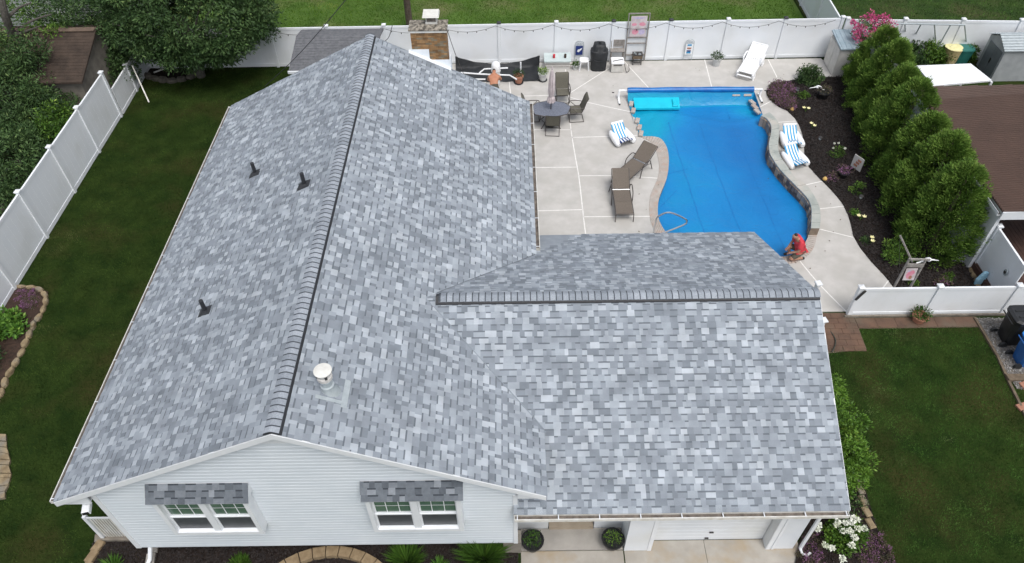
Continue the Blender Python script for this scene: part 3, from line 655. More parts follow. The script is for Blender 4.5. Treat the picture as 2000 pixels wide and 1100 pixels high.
# --- white metal flue
x, y = -3.72, 8.62; z = zr(x)
mb = MB(); mb.lathe([(.23, -.10), (.16, .02), (.135, .14), (.14, .17), (.105, .18), (.105, .32), (.13, .33), (.135, .35), (.12, .37)], (x, y, z), 20); fl = mb.build('metal_flue', 'galv', house, smooth=True)
mb = MB(); mb.lathe([(.13, .38), (.155, .40), (.155, .48), (.135, .49), (.135, .60), (.05, .61)], (x, y, z), 20); mb.build('cowl', 'boxbody', fl, smooth=True)
mb = MB()
for k in range(4):
    t = k*math.pi/2+.5; mb.cbox((x+.145*math.cos(t), y+.145*math.sin(t), z+.545), (.03, .05, .09), t)
mb.build('cowl_slot', 'dark', fl)
mb = MB(); mb.lathe([(.17, .605), (.18, .62), (.18, .635), (.06, .66)], (x, y, z), 24); mb.build('rain_cap', 'capmetal', fl, smooth=True)
mb = MB(); xx = x+.33; mb.add([(xx-.06, y-.35, zr(xx-.06)+.024), (xx+.05, y-.35, zr(xx+.05)+.024), (xx+.05, y+.32, zr(xx+.05)+.024), (xx-.06, y+.32, zr(xx-.06)+.024)], [(0, 1, 2, 3)])
mb.add([(x-.2, y-.28, zr(x-.2)+.022), (x+.3, y-.28, zr(x+.3)+.022), (x+.3, y-.2, zr(x+.3)+.022), (x-.2, y-.2, zr(x-.2)+.022)], [(0, 1, 2, 3)]); mb.build('flashing', 'galv', fl)
# --- boxed double windows under small shingled hoods
def window(x0, x1, zb, zt, proj=.26, hoodw=(.0, .0)):
    yw = GY-.016; yf = yw-proj
    mb = MB(); t = .10
    mb.box(x0, x0+t, yf, yw, zb, zt); mb.box(x1-t, x1, yf, yw, zb, zt); mb.box(x0+t+.001, x1-t-.001, yf, yw, zb, zb+.11); mb.box(x0+t+.001, x1-t-.001, yf+.02, yw, zt-.10, zt-.002)
    xc = (x0+x1)/2; mb.box(xc-.075, xc+.075, yf+.03, yw, zb+.111, zt-.101)
    wn = mb.build('window', 'trim', house)
    for a, b in ((x0+t+.003, xc-.077), (xc+.077, x1-t-.003)):
        z0 = zb+.112; z1 = zt-.103; zm = z0+(z1-z0)*.46
        s = MB(); ys = yf+.075
        for (c0, c1, yy_) in ((z0, zm, ys), (zm+.001, z1, ys+.03)):
            w_ = .035
            s.box(a, a+w_, yy_, yy_+.028, c0, c1); s.box(b-w_, b, yy_, yy_+.028, c0, c1); s.box(a+w_, b-w_, yy_, yy_+.028, c0, c0+w_); s.box(a+w_, b-w_, yy_, yy_+.028, c1-w_, c1)
        s.build('sash', 'trim', wn)
        p = MB(); p.box(a+.036, b-.036, ys+.012, ys+.016, z0+.036, zm-.036); p.build('screen', 'screen', wn)
        p = MB(); p.box(a+.036, b-.036, ys+.042, ys+.046, zm+.037, z1-.036); p.build('pane', 'greenreflection', wn)
        g_ = MB(); zz = zm+.036+(z1-zm)*.42
        for k in (1, 2): xk = a+(b-a)*k/3; g_.box(xk-.008, xk+.008, ys+.034, ys+.0415, zm+.037, z1-.036)
        g_.box(a+.036, b-.036, ys+.0335, ys+.0345, zz-.008, zz+.008); g_.build('muntin', 'trim', wn)
    # hood
    hx0, hx1 = x0-.06-hoodw[0], x1+.06+hoodw[1]; zt2 = zt+.34; yf2 = yf-.045; zf = zt+.03
    h = MB(); h.extr([(yw, zf-.03), (yf2, zf-.03), (yf2, zf), (yw, zt2)], 'x', hx0, hx1); hd = h.build('window_hood', 'trim', house)
    O = Vector((hx0-.01, yf2-.012, zf+.006)); S = Vector((0, yw-yf2, zt2-zf)); 
    Lh = S.length; Nh = int(round(Lh/.128)); e_ = Lh/Nh; S.normalize(); N_ = Vector((1, 0, 0)).cross(S)
    for j in range(Nh):
        u = -random.uniform(0, .15); ra = True; Lu = hx1-hx0+.02
        while u < Lu-.02:
            wc = random.choice([1, 2, 3, 4]); u0 = max(0, u); u1 = min(Lu, u+WCL[wc]); u += WCL[wc]
            if u1-u0 < .02: continue
            m_ = MB(); seg(m_, O, Vector((1, 0, 0)), S, N_, u0, u1, j*e_, (j+1)*e_, ra, random.choice([.2, .4, .5, .6, .6, .7, .95])); m_.build('shingle', 'hoodshingle', hd); ra = not ra
    return wn
window(-7.62, -5.62, 1.44, 2.98); window(-3.16, -1.16, 1.46, 2.98)
# ornament on the gable peak
mb = MB(); mb.extr([(XR-.38, 4.88), (XR+.42, 4.88), (XR+.30, ZR-.24), (XR+.02, ZR-.15), (XR-.26, ZR-.24)], 'y', GY-.05, GY-.02); mb.build('gable_panel', 'trim', house)
# security camera under the left eave corner
t = thing('security_camera', 'small white security camera with black lens under the left eave corner', 'camera', (-9.22, 7.45, 2.55))
mb = MB(); mb.cbox((0, 0, .06), (.04, .04, .12)); mb.build('bracket', 'trim', t, local=True)
mb = MB(); mb.cbox((.03, -.06, -.02), (.16, .22, .12), .25, bev=.015); b = mb.build('body', 'trim', t, local=True)
mb = MB(); mb.cbox((.055, -.17, -.02), (.125, .016, .09), .25); mb.build('lens', 'potblack', b, local=True)

# ================================================================ FENCES
def fence(label, p, q, h, n, z=0., caps='w', firstpost=True, lastpost=True, kind='vinyl_fence', group=None, darkcaps=(), zl=None, m='fence'):
    p = Vector((p[0], p[1], z)); q = Vector((q[0], q[1], z)); d = (q-p); L = d.length; d.normalize(); side = Vector((-d.y, d.x, 0)); S = L/n
    t = thing(kind, label, 'fence', ((p.x+q.x)/2, (p.y+q.y)/2, z), 0)
    up = Vector((0, 0, 1))
    for i in range(n):
        a = p+d*(S*i+.066); b = p+d*(S*(i+1)-.066); mb = MB(); mb.bar(a+up*(.14+(h-.20)/2), b+up*(.14+(h-.20)/2), .035, h-.26)
        k = int(S/.28)
        for j in range(1, k):                       # tongue and groove boards: each seam a raised bead
            c = a.lerp(b, j/k)
            for s_ in (-1, 1): mb.bar(c+side*s_*.0165+up*.18, c+side*s_*.0165+up*(h-.12), .004, .006)
        mb.build('panel', m, t)
        for zc, hh in ((.10, .15), (h-.06, .10)):
            mb = MB(); mb.bar(a+up*zc, b+up*zc, .062, hh); mb.build('rail', m, t)
    for i in range(n+1):
        if (i == 0 and not firstpost) or (i == n and not lastpost): continue
        c = p+d*S*i; rz = math.atan2(d.y, d.x); mb = MB(); mb.cbox(c+up*(h/2+.02), (.125, .125, h+.04), rz); po = mb.build('post', m, t)
        mb = MB(); cc = c+up*(h+.045); e = .088
        P = [cc+Matrix.Rotation(rz, 3, 'Z') @ Vector((x*e, y*e, zz)) for zz in (-.01, .035) for x, y in ((-1, -1), (1, -1), (1, 1), (-1, 1))]+[cc+up*.085]
        mb.add(P, [(3, 2, 1, 0), (0, 1, 5, 4), (1, 2, 6, 5), (2, 3, 7, 6), (3, 0, 4, 7), (4, 5, 8), (5, 6, 8), (6, 7, 8), (7, 4, 8)])
        mb.build('cap', 'ventblack' if i in darkcaps else 'trim', po)
    return t
Y0 = 29.85; Y0b = 29.78
fence('tall white rear fence behind the patio with string lights on its posts', (1.833-2.435*5, Y0b-.05), (1.833+2.435*5.15, Y0+.08), 1.85, 10, darkcaps=(4, 6, 7, 9), firstpost=False)
fence('tall white rear fence half hidden behind the dark leafy tree', (-16.1, Y0b-.1), (-10.342, Y0b-.05), 1.85, 2)
fence('tall white rear fence behind the swing frame and grey metal shed', (14.55, Y0-.03), (26.7, 29.25), 1.85, 5, firstpost=True)
fence('white boundary fence running away between two back lawns', (14.3, 30.0), (14.55, 39.7), 1.83, 4, firstpost=False)
fence('tall white fence along the left side lawn beside dense shrubs', (-15.98, 11.4), (-16.05, 25.95), 2.0, 6)
fence('low white fence beyond the tall side fence with poles leaning on it', (-16.02, 26.05), (-16.1, 29.7), 1.22, 2, firstpost=False, lastpost=False)
fence('white fence behind the grey storage cabinet and pink crepe myrtle', (15.0, 29.65), (15.2, 26.0), 1.83, 2, firstpost=False)
g_ = fence('low white fence between the patio end and the brick walk', (10.28, 14.72), (14.95, 14.72), 1.22, 2, z=-.02)
fence('low white fence at the right edge of the photo behind the bins', (14.95, 14.72), (19.6, 14.72), 1.22, 2, z=-.02, firstpost=False)
fence('white fence panel with a small oval plaque beside the brown-roofed house', (14.93, 16.62), (14.93, 14.80), 1.83, 1, z=0, lastpost=False)
# gate leaf by the end of the wing ridge
t = thing('gate', 'narrow white gate edge-on at the right end of the garage ridge', 'gate', (8.95, 14.3, -.1))
mb = MB(); mb.bar((8.98, 14.72, .55), (8.74, 13.45, .55), .04, 1.15); mb.build('panel', 'fence', t)
for (x, y) in ((9.0, 14.80), (8.73, 13.38)):
    mb = MB(); mb.cbox((x, y, .62), (.11, .11, 1.45), .5); po = mb.build('post', 'trim', t)
    mb = MB(); mb.cbox((x, y, 1.37), (.19, .19, .05), .2, bev=.02); mb.build('cap', 'trim', po)
mb = MB(); mb.bar((8.93, 14.62, 1.10), (8.91, 14.5, .75), .03, .05); mb.build('latch', 'dark', t)
t = tag(MB().bar((10.38, 14.62, 1.20), (10.20, 14.60, .82), .035, .07).build('strap_latch', 'dark'), 'black strap latch on the end post of the low patio fence', 'latch')
# concrete curb under the low fence
mb = MB(); mb.box(10.12, 19.6, 14.60, 14.655, -.5, .075); mb.box(10.12, 19.6, 14.656, 14.80, -.5, -.03); struct(mb.build('kerb', 'curb'))
t = thing('wall_plaque', 'small grey oval plaque on the white fence at the right', 'plaque', (14.88, 15.35, 1.15)); mb = MB(); mb.lathe([(.10, 0), (.12, .02), (.11, .035), (.02, .04)], (0, 0, 0), 14, sx=1, sy=.7); o = mb.build('disc', 'galv', t, local=True); o.rotation_euler = (0, R(-90), 0)
mb = MB(); mb.lathe([(.05, .04), (.055, .048), (.02, .05)], (0, 0, 0), 12); o = mb.build('boss', 'dark', t, local=True); o.rotation_euler = (0, R(-90), 0)
# string lights
t = thing('string_lights', 'string of small bulbs sagging along the rear white fence', 'string lights', (4, 29.7, 1.7))
mb = MB(); bl_ = MB(); X = [1.833+2.435*i for i in range(-5, 6)]
for a, b in zip(X, X[1:]):
    pts = []
    for k in range(13):
        s = k/12; xx = a+(b-a)*s; zz = 1.84-.26*4*s*(1-s); yy = Y0b-.06+(xx-1.8)*.008-.04; pts.append((xx, yy, zz))
        if k in (2, 4, 6, 8, 10): bl_.lathe([(.012, -.07), (.022, -.045), (.012, -.01)], (xx, yy, zz), 6)
    mb.tube(pts, .008, 4)
mb.build('cord', 'wire', t); bl_.build('bulbs', 'wire', t, stuff=True)

# ================================================================ POOL AND PATIO
capin = UL([(1486, 226), (1496, 230), (1506, 244), (1506, 260), (1502, 279), (1503, 296), (1509, 309), (1524, 331), (1548, 356), (1567, 375), (1580, 391), (1585, 407), (1585, 429), (1584, 446)], .35)
capout = UL([(1503, 219), (1520, 238), (1522, 257), (1520, 281), (1521, 296), (1526, 308), (1536, 322), (1554, 348), (1575, 361), (1589, 380), (1600, 402), (1603, 424), (1601, 446)], .35)
b0 = U(1584, 470, 0); 
copR_in = [capin[-1]]+UL([(1575, 470), (1566, 484), (1549, 497), (1529, 503), (1505, 500)], .0)
copR_out = [capout[-1]]+UL([(1590, 482), (1578, 500), (1556, 513), (1530, 518), (1500, 514)], .0)
copL_in = UL([(1252, 268), (1285, 270), (1300, 285), (1306, 310), (1303, 345), (1290, 380), (1285, 400), (1286, 428), (1298, 452), (1314, 466), (1345, 482)], 0)
copL_out = UL([(1252, 270), (1270, 279), (1281, 296), (1287, 325), (1284, 350), (1272, 378), (1268, 400), (1270, 430), (1281, 460), (1300, 482), (1340, 500)], 0)
A1, B1 = U(1230, 200, 0), U(1251, 268, 0); C1, D1 = U(1466, 194, 0), U(1486, 226, 0)
capin_s = smoothpts(capin, 5); capout_s = smoothpts(capout, 5); LI = smoothpts(copL_in, 5); LO = smoothpts(copL_out, 5); RI = smoothpts(copR_in, 5); RO = smoothpts(copR_out, 5)
hidden = [U(1400, 520, 0)]
waterpoly = [A1, B1]+[tuple(p) for p in LI[1:]]+[U(1420, 506, 0)]+[tuple(p) for p in RI[::-1]]+[tuple(p) for p in capin_s[::-1][1:]]+[C1]
holepoly = [A1, B1]+[tuple(p) for p in LO[1:]]+[U(1420, 520, 0)]+[tuple(p) for p in RO[::-1]]+[tuple(p) for p in capout_s[::-1][1:]]+[D1, C1]
deckR = UL([(1643, 151), (1600, 152), (1560, 156), (1535, 160), (1519, 164), (1502, 172), (1496, 180), (1497, 188), (1504, 197), (1521, 211), (1537, 218), (1552, 233), (1561, 248), (1567, 265), (1570, 287), (1571, 309), (1579, 327), (1596, 346), (1612, 362), (1630, 381), (1645, 400), (1655, 420), (1661, 440), (1666, 463), (1679, 486), (1700, 512), (1728, 542), (1765, 590)], 0)
deckpoly = [(.0, 15.9), (.0, 22.0), (-4.2, 22.0), (-4.2, 29.72), (13.9, 29.78)]+[tuple(p) for p in deckR]+[(12.0, 14.86), (8.75, 14.84), (7.28, 14.84), (7.28, 15.9)]
Gp = [Vector(p) for p in [(-140, -60), (140, -60), (140, 200), (-140, 200)]]; Ge = [(0, 1), (1, 2), (2, 3), (3, 0)]
for yb_ in (9., 14.): Gp += [Vector((-140, yb_)), Vector((140, yb_))]; Ge.append((len(Gp)-2, len(Gp)-1))
Gb = len(Gp); Gp += [Vector(p) for p in holepoly]; Gn = len(holepoly); Ge += [(Gb+i, Gb+(i+1) % Gn) for i in range(Gn)]
r = delaunay_2d_cdt(Gp, Ge, [], 0, 1e-4); mb = MB(); gf = []
for f in r[2]:
    a, b, d = [r[0][i] for i in f]; c = (a+b+d)/3
    if not inpoly(np.array([c.x]), np.array([c.y]), holepoly)[0]: gf.append(f if (b-a).x*(d-a).y-(b-a).y*(d-a).x > 0 else f[::-1])
mb.add([(p.x, p.y, gz(p.y)-.002) for p in r[0]], gf); struct(mb.build('ground', 'soil'))
joints = [[(1104, 128), (1108, 186), (1115, 254), (1124, 310), (1131, 350), (1140, 430), (1146, 475)], [(1109, 186), (1192, 133)], [(1216, 118), (1273, 180)], [(1376, 118), (1392, 180)], [(1500, 118), (1523, 164)],
    [(1110, 190), (1146, 201), (1236, 221)], [(1479, 213), (1510, 197)], [(1510, 241), (1556, 238)], [(1115, 270), (1121, 270), (1254, 266)], [(1030, 255), (1116, 255)], [(985, 190), (1108, 187)],
    [(995, 118), (995, 162), (998, 190)], [(1030, 329), (1127, 328)], [(1130, 345), (1203, 345), (1290, 350)], [(1030, 414), (1138, 411)], [(1139, 425), (1272, 424)],
    [(1558, 366), (1612, 354)], [(1596, 410), (1650, 404)], [(1596, 448), (1665, 465)], [(1555, 503), (1598, 555), (1655, 613)], [(1722, 566), (1742, 540)], [(945, 130), (948, 170)]]
jw = [UL(j, 0) for j in joints]
pts = []; edges = []
def addloop(poly, closed=True):
    b = len(pts); pts.extend(Vector(p) for p in poly); n = len(poly); edges.extend((b+i, b+(i+1) % n) for i in range(n if closed else n-1))
addloop(deckpoly); addloop(holepoly)
for j in jw: addloop(j, False)
r = delaunay_2d_cdt(pts, edges, [], 0, 1e-3)
V, Ed, Fs, oe = r[0], r[1], r[2], r[4]
cons = set(tuple(sorted(e)) for e, o in zip(Ed, oe) if o)
cent = [sum((V[i] for i in f), Vector((0, 0)))/len(f) for f in Fs]
cx = np.array([c.x for c in cent]); cy = np.array([c.y for c in cent]); ok = inpoly(cx, cy, deckpoly) & ~inpoly(cx, cy, holepoly)
e2f = {}
for fi, f in enumerate(Fs):
    for k in range(len(f)): e2f.setdefault(tuple(sorted((f[k], f[(k+1) % len(f)]))), []).append(fi)
seen = [False]*len(Fs); patio = thing('patio', 'pale concrete pool patio', 'patio', (5, 22, 0)); patio['kind'] = 'structure'; del patio['category']; del patio['label']
for fi in range(len(Fs)):
    if seen[fi] or not ok[fi]: continue
    st = [fi]; seen[fi] = True; reg = []
    while st:
        a = st.pop(); reg.append(a); f = Fs[a]
        for k in range(len(f)):
            e = tuple(sorted((f[k], f[(k+1) % len(f)])))
            if e in cons: continue
            for b in e2f[e]:
                if not seen[b] and ok[b]: seen[b] = True; st.append(b)
    mb = MB(); idx = {}; vs = []; fs = []; dz = random.uniform(0, .004); ar = 0
    for a in reg:
        f = Fs[a]; p, q, s = [V[i] for i in f[:3]]; cr = (q-p).x*(s-p).y-(q-p).y*(s-p).x; ar += abs(cr)/2; f = f if cr > 0 else f[::-1]
        for i in f:
            if i not in idx: idx[i] = len(vs); vs.append((V[i].x, V[i].y, .028+dz))
        fs.append(tuple(idx[i] for i in f))
        for k in range(len(f)):
            e = tuple(sorted((f[k], f[(k+1) % len(f)])))
            if e in cons: 
                p, q = V[f[k]], V[f[(k+1) % len(f)]]; mb.add([(p.x, p.y, .028+dz), (q.x, q.y, .028+dz), (q.x, q.y, -.25), (p.x, p.y, -.25)], [(3, 2, 1, 0)])
    if ar < .02: continue
    mb.add(vs, fs); mb.build('slab', 'concrete', patio)
for j in jw:
    mb = MB(); J = resample(smoothpts(j, 4) if len(j) > 2 else j, max(2, int(len(j)*4)))
    for a, b in zip(J, J[1:]):
        m_ = (a+b)/2
        if not inpoly(np.array([m_.x]), np.array([m_.y]), deckpoly)[0] or inpoly(np.array([m_.x]), np.array([m_.y]), holepoly)[0]: continue
        n_ = (b-a).normalized(); n_ = Vector((-n_.y, n_.x))*.021; mb.add([(*(a-n_), .0355), (*(b-n_), .0355), (*(b+n_), .0355), (*(a+n_), .0355)], [(0, 1, 2, 3)])
    if mb.f: mb.build('joint', 'joint', patio)
# little specks, leaves on the concrete
mb = MB()
for u, v in [(1546, 430), (1597, 397), (1622, 399), (1641, 430), (1627, 453), (1620, 471), (1611, 491), (1582, 525), (1286, 362), (1248, 380), (1248, 453), (1554, 514), (1593, 365), (1262, 410), (1500, 350)]+[(random.uniform(1140, 1600), random.uniform(130, 180)) for _ in range(14)]:
    x, y = U(u, v, .03); a = random.uniform(0, 3); r0 = random.uniform(.02, .045); mb.add([(x+r0*math.cos(a+k*1.57)*(1 if k % 2 else .5), y+r0*math.sin(a+k*1.57)*(1 if k % 2 else .5), .045+.012*(k % 2)) for k in range(4)], [(0, 1, 2, 3)])
o = mb.build('fallen_leaves', 'timber', stuff=True); tag(o, 'few small dead leaves scattered over the pale patio concrete', 'leaves')
# pool thing
pool = thing('swimming_pool', 'freeform swimming pool under a bright blue bubble cover', 'pool', (7.5, 21.5, -.1))
def pieces(inner, outer, n, z0, z1, name, m, gap=.007, jit=.004, irregular=0):
    I = resample(inner, n*3); O = resample(outer, n*3); ks = [i*3 for i in range(n+1)]
    if irregular: ks = [0]+[k+random.choice([-1, 0, 1]) for k in ks[1:-1]]+[ks[-1]]
    for a, b in zip(ks, ks[1:]):
        ii = I[a:b+1]; oo = O[a:b+1]
        if len(ii) < 2: continue
        g = gap; ii = ii[:]; oo = oo[:]
        if (ii[-1]-ii[0]).length > 3*g:
            d0 = (ii[1]-ii[0]).normalized(); d1 = (ii[-1]-ii[-2]).normalized(); ii[0] = ii[0]+d0*g; ii[-1] = ii[-1]-d1*g
        if (oo[-1]-oo[0]).length > 3*g:
            d0 = (oo[1]-oo[0]).normalized(); d1 = (oo[-1]-oo[-2]).normalized(); oo[0] = oo[0]+d0*g; oo[-1] = oo[-1]-d1*g
        mb = MB(); mb.prism([tuple(p) for p in ii]+[tuple(p) for p in oo[::-1]], z0, z1+random.uniform(0, jit)); mb.build(name, m, pool)
def edge_mortar(inner, outer, z0, z1, m):
    I = resample(inner, 30); O = resample(outer, 30); mb = MB(); mb.add([(*I[-1], z0), (*O[-1], z0), (*O[-1], z1+.05), (*I[-1], z1+.05)], [(0, 1, 2, 3)]); mb.add([(*p, z1) for p in I]+[(*p, z1) for p in O]+[(*p, z0) for p in I]+[(*p, z0) for p in O], [(i, i+1, 32+i, 31+i) for i in range(30)]+[(i, 62+i, 63+i, i+1) for i in range(30)]+[(31+i, 32+i, 94+i, 93+i) for i in range(30)]); return mb.build('coping_bed', m, pool)
edge_mortar(LI, LO, -.6, .030, 'grout'); pieces(LI, LO, 62, -.05, .043, 'coping_brick', 'coping')
edge_mortar(RI, RO, -.6, .030, 'grout'); pieces(RI, RO, 24, -.05, .043, 'coping_brick', 'coping')
edge_mortar([Vector(p) for p in capin_s], [Vector(p) for p in capout_s], -.6, .29, 'mortar'); pieces(capin_s, capout_s, 15, .292, .345, 'capstone', 'flag', irregular=1)
# stone facing on the pool side of the raised wall
Ff = resample(capin_s, 120); fm = MB(); d_acc = 0; i = 0
while i < 119:
    k = random.choice([2, 3, 3, 4]); k = min(k, 120-i); cuts = random.choice([[0, 1], [0, .45, 1], [0, .6, 1], [0, .35, .7, 1]])
    for c0, c1 in zip(cuts, cuts[1:]):
        z0 = -.2+.48*c0+.008; z1 = -.2+.48*c1-.004; a, b = Ff[i], Ff[i+k]; d = (b-a).normalized(); n_ = Vector((-d.y, d.x)); 
        if n_.x > 0: n_ = -n_
        pr = random.uniform(.015, .04); a2 = a+d*.006; b2 = b-d*.006
        mb = MB(); P = [(*(a2+n_*0), z0), (*(b2+n_*0), z0), (*(b2+n_*0), z1), (*(a2), z1), (*(a2+n_*pr+d*.012), z0+.01), (*(b2+n_*pr-d*.012), z0+.01), (*(b2+n_*pr-d*.012), z1-.01), (*(a2+n_*pr+d*.012), z1-.01)]
        mb.add(P, [(4, 5, 6, 7), (0, 1, 5, 4), (1, 2, 6, 5), (2, 3, 7, 6), (3, 0, 4, 7)], tone=random.random()); mb.build('facing_stone', 'face', pool)
    i += k
# pool cover: draped sheet
mc = bpy.data.materials.new('bubble_cover'); mc.use_nodes = True; n = mc.node_tree.nodes; l = mc.node_tree.links; b = n['Principled BSDF']; b.inputs['Roughness'].default_value = .38; b.inputs['Specular IOR Level'].default_value = .35
ge = n.new('ShaderNodeNewGeometry'); nz = n.new('ShaderNodeTexNoise'); nz.inputs['Scale'].default_value = .5; nz.inputs['Detail'].default_value = 3; l.new(ge.outputs['Position'], nz.inputs['Vector'])
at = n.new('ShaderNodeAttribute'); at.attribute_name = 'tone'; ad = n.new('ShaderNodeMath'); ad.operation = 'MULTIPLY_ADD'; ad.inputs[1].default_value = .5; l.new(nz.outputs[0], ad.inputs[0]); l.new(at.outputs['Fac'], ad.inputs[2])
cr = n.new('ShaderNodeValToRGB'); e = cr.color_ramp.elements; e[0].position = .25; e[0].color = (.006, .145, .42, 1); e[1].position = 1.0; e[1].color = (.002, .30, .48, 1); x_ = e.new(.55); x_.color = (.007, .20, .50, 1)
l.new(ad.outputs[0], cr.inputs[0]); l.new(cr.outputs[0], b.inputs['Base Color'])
vo = n.new('ShaderNodeTexVoronoi'); vo.inputs['Scale'].default_value = 45; l.new(ge.outputs['Position'], vo.inputs['Vector']); bp = n.new('ShaderNodeBump'); bp.inputs['Strength'].default_value = .25; bp.inputs['Distance'].default_value = .006; l.new(vo.outputs['Distance'], bp.inputs['Height']); n2 = n.new('ShaderNodeTexNoise'); n2.inputs['Scale'].default_value = 2.2; n2.inputs['Detail'].default_value = 6; n2.inputs['Distortion'].default_value = 1.6; l.new(ge.outputs['Position'], n2.inputs['Vector'])
b2 = n.new('ShaderNodeBump'); b2.inputs['Strength'].default_value = .55; b2.inputs['Distance'].default_value = .06; l.new(n2.outputs[0], b2.inputs['Height']); l.new(bp.outputs[0], b2.inputs['Normal']); l.new(b2.outputs[0], b.inputs['Normal'])
MT['cover'] = mc
lapseg = [(Vector(A1), Vector(B1)), (Vector(C1), Vector(D1)), (Vector(A1), Vector(C1))]
def dseg(p, a, b): t = max(0, min(1, (p-a).dot(b-a)/(b-a).length_squared)); return (p-a-(b-a)*t).length
Yr = 26.66
covpoly = [tuple(Vector(A1)+Vector((-.10, .0))), tuple(Vector(B1)+Vector((-.10, 0)))]+[tuple(p) for p in LI[1:]]+[U(1420, 506, 0)]+[tuple(p) for p in RI[::-1]]+[tuple(p) for p in capin_s[::-1][1:]]+[tuple(Vector(D1)+Vector((.06, .0))), tuple(Vector(C1)+Vector((.08, .0))), (10.1, Yr-.02), (4.87, Yr)]
pts = [Vector(p) for p in covpoly]; nE = len(pts); ed = [(i, (i+1) % nE) for i in range(nE)]; st = .11
xs = [p.x for p in pts]; ys = [p.y for p in pts]
gx, gy = np.meshgrid(np.arange(min(xs), max(xs), st), np.arange(min(ys), max(ys), st)); gx = gx.ravel(); gy = gy.ravel(); k = inpoly(gx, gy, covpoly)
pts += [Vector((a, b_)) for a, b_ in zip(gx[k], gy[k])]
r = delaunay_2d_cdt(pts, ed, [], 0, 1e-4)
seams = [(Vector(U(1305, 240, -.1)), Vector(U(1380, 470, -.1))), (Vector(U(1365, 240, -.1)), Vector(U(1452, 470, -.1))), (Vector(U(1418, 215, -.1)), Vector(U(1535, 495, -.1)))]
vs = []; tn = []
for p in r[0]:
    z = -.09+.012*math.sin(p.x*2.3+1.2*math.sin(p.y*1.1))+.010*math.sin(p.y*3.1+p.x*1.7)+.006*math.sin(7*p.x+3*p.y+2*math.sin(p.y*2))
    # swags where the cover is pulled towards the reel
    q = max(0, 1-abs(p.y-(25.4+.35*math.sin((p.x-4.8)*1.15)))/.25); z += .045*q
    z += .012*math.sin((p.x*.8-p.y)*6+3*math.sin(p.x))*max(0, 1-abs(p.y-25.6)/.8)
    dm = min(dseg(p, a, b_) for a, b_ in lapseg[:2]); 
    if p.y > 24.0 or p.x < 5.6:
        if dm < .14: z += (.052+.09-.0)*(1-dm/.14)**.6
        elif dm < .3: z += .02*math.sin(p.y*20)*(1-(dm-.14)/.16)
    if p.y > 26.36: s = min(1, (p.y-26.36)/(Yr-26.36)); z = max(z, -.08+.50*s**1.3)
    vs.append((p.x, p.y, z))
fs = []; tt = []
for f in r[2]:
    c = sum((r[0][i] for i in f), Vector((0, 0)))/3
    if inpoly(np.array([c.x]), np.array([c.y]), covpoly)[0]:
        a, b_, d = [r[0][i] for i in f]; fs.append(f if (b_-a).x*(d-a).y-(b_-a).y*(d-a).x > 0 else f[::-1])
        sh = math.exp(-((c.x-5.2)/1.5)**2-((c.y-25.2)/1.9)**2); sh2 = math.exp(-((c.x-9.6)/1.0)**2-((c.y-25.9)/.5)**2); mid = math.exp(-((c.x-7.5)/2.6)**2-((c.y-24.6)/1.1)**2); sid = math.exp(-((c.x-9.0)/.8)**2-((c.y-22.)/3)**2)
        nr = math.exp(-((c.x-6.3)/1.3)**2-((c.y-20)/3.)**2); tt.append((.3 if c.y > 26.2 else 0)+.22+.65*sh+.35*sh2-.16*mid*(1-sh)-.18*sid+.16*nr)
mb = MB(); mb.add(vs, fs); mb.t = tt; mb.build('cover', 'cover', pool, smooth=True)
def covz(p):
    z = -.09+.012*math.sin(p.x*2.3+1.2*math.sin(p.y*1.1))+.010*math.sin(p.y*3.1+p.x*1.7)+.006*math.sin(7*p.x+3*p.y+2*math.sin(p.y*2)); return z+.008
MT['seam'] = mat('cover_seam', (.004, .135, .41), (.005, .18, .49), 6, .4)
for a, b_ in seams+[(Vector(U(1290, 405, -.1)), Vector(U(1322, 372, -.1))), (Vector(U(1300, 342, -.1)), Vector(U(1345, 330, -.1)))]:
    mb = MB(); Q = [a.lerp(b_, k/40)+Vector((.012*math.sin(k*.9), 0)) for k in range(41)]; d = (b_-a).normalized(); n_ = Vector((-d.y, d.x))*.011
    mb.add([(*(q+n_), covz(q)) for q in Q]+[(*(q-n_), covz(q)) for q in Q], [(k, k+1, 42+k, 41+k) for k in range(40)]); mb.build('seam', 'seam', pool)
mb = MB(); mb.prism([tuple(Vector(p)) for p in waterpoly], -.9, -.16); mb.build('pool_water', 'aqua', pool)
# reel
t = thing('cover_reel', 'long blue roll of pool cover on a white reel along the back of the pool', 'cover reel', (7.4, 26.7, .03))
mb = MB(); P = [(4.86, 26.74, .43), (6.3, 26.74, .425), (8.2, 26.72, .43), (10.08, 26.69, .43)]; mb.tube(smoothpts(P, 5), [.115+.008*math.sin(i*1.3) for i in range(16)], 14); mb.build('rolled_cover', 'rollblue', t, smooth=True)
mb = MB(); mb.tube([(4.5, 26.745, .43), (10.45, 26.685, .43)], .04, 8); mb.build('axle', 'plasticw', t)
for x in (4.52, 10.42):
    mb = MB(); mb.bar((x, 26.73, .43), (x, 26.73, .06), .07); mb.bar((x, 26.95, .07), (x, 26.3, .07), .07, .06); mb.build('reel_leg', 'plasticw', t)
    mb = MB(); mb.cbox((x, 26.28, .06), (.06, .05, .05)); mb.cbox((x-.25 if x < 5 else x+.18, 26.72, .35), (.09, .03, .03)); mb.build('rubber_foot', 'dark', t)
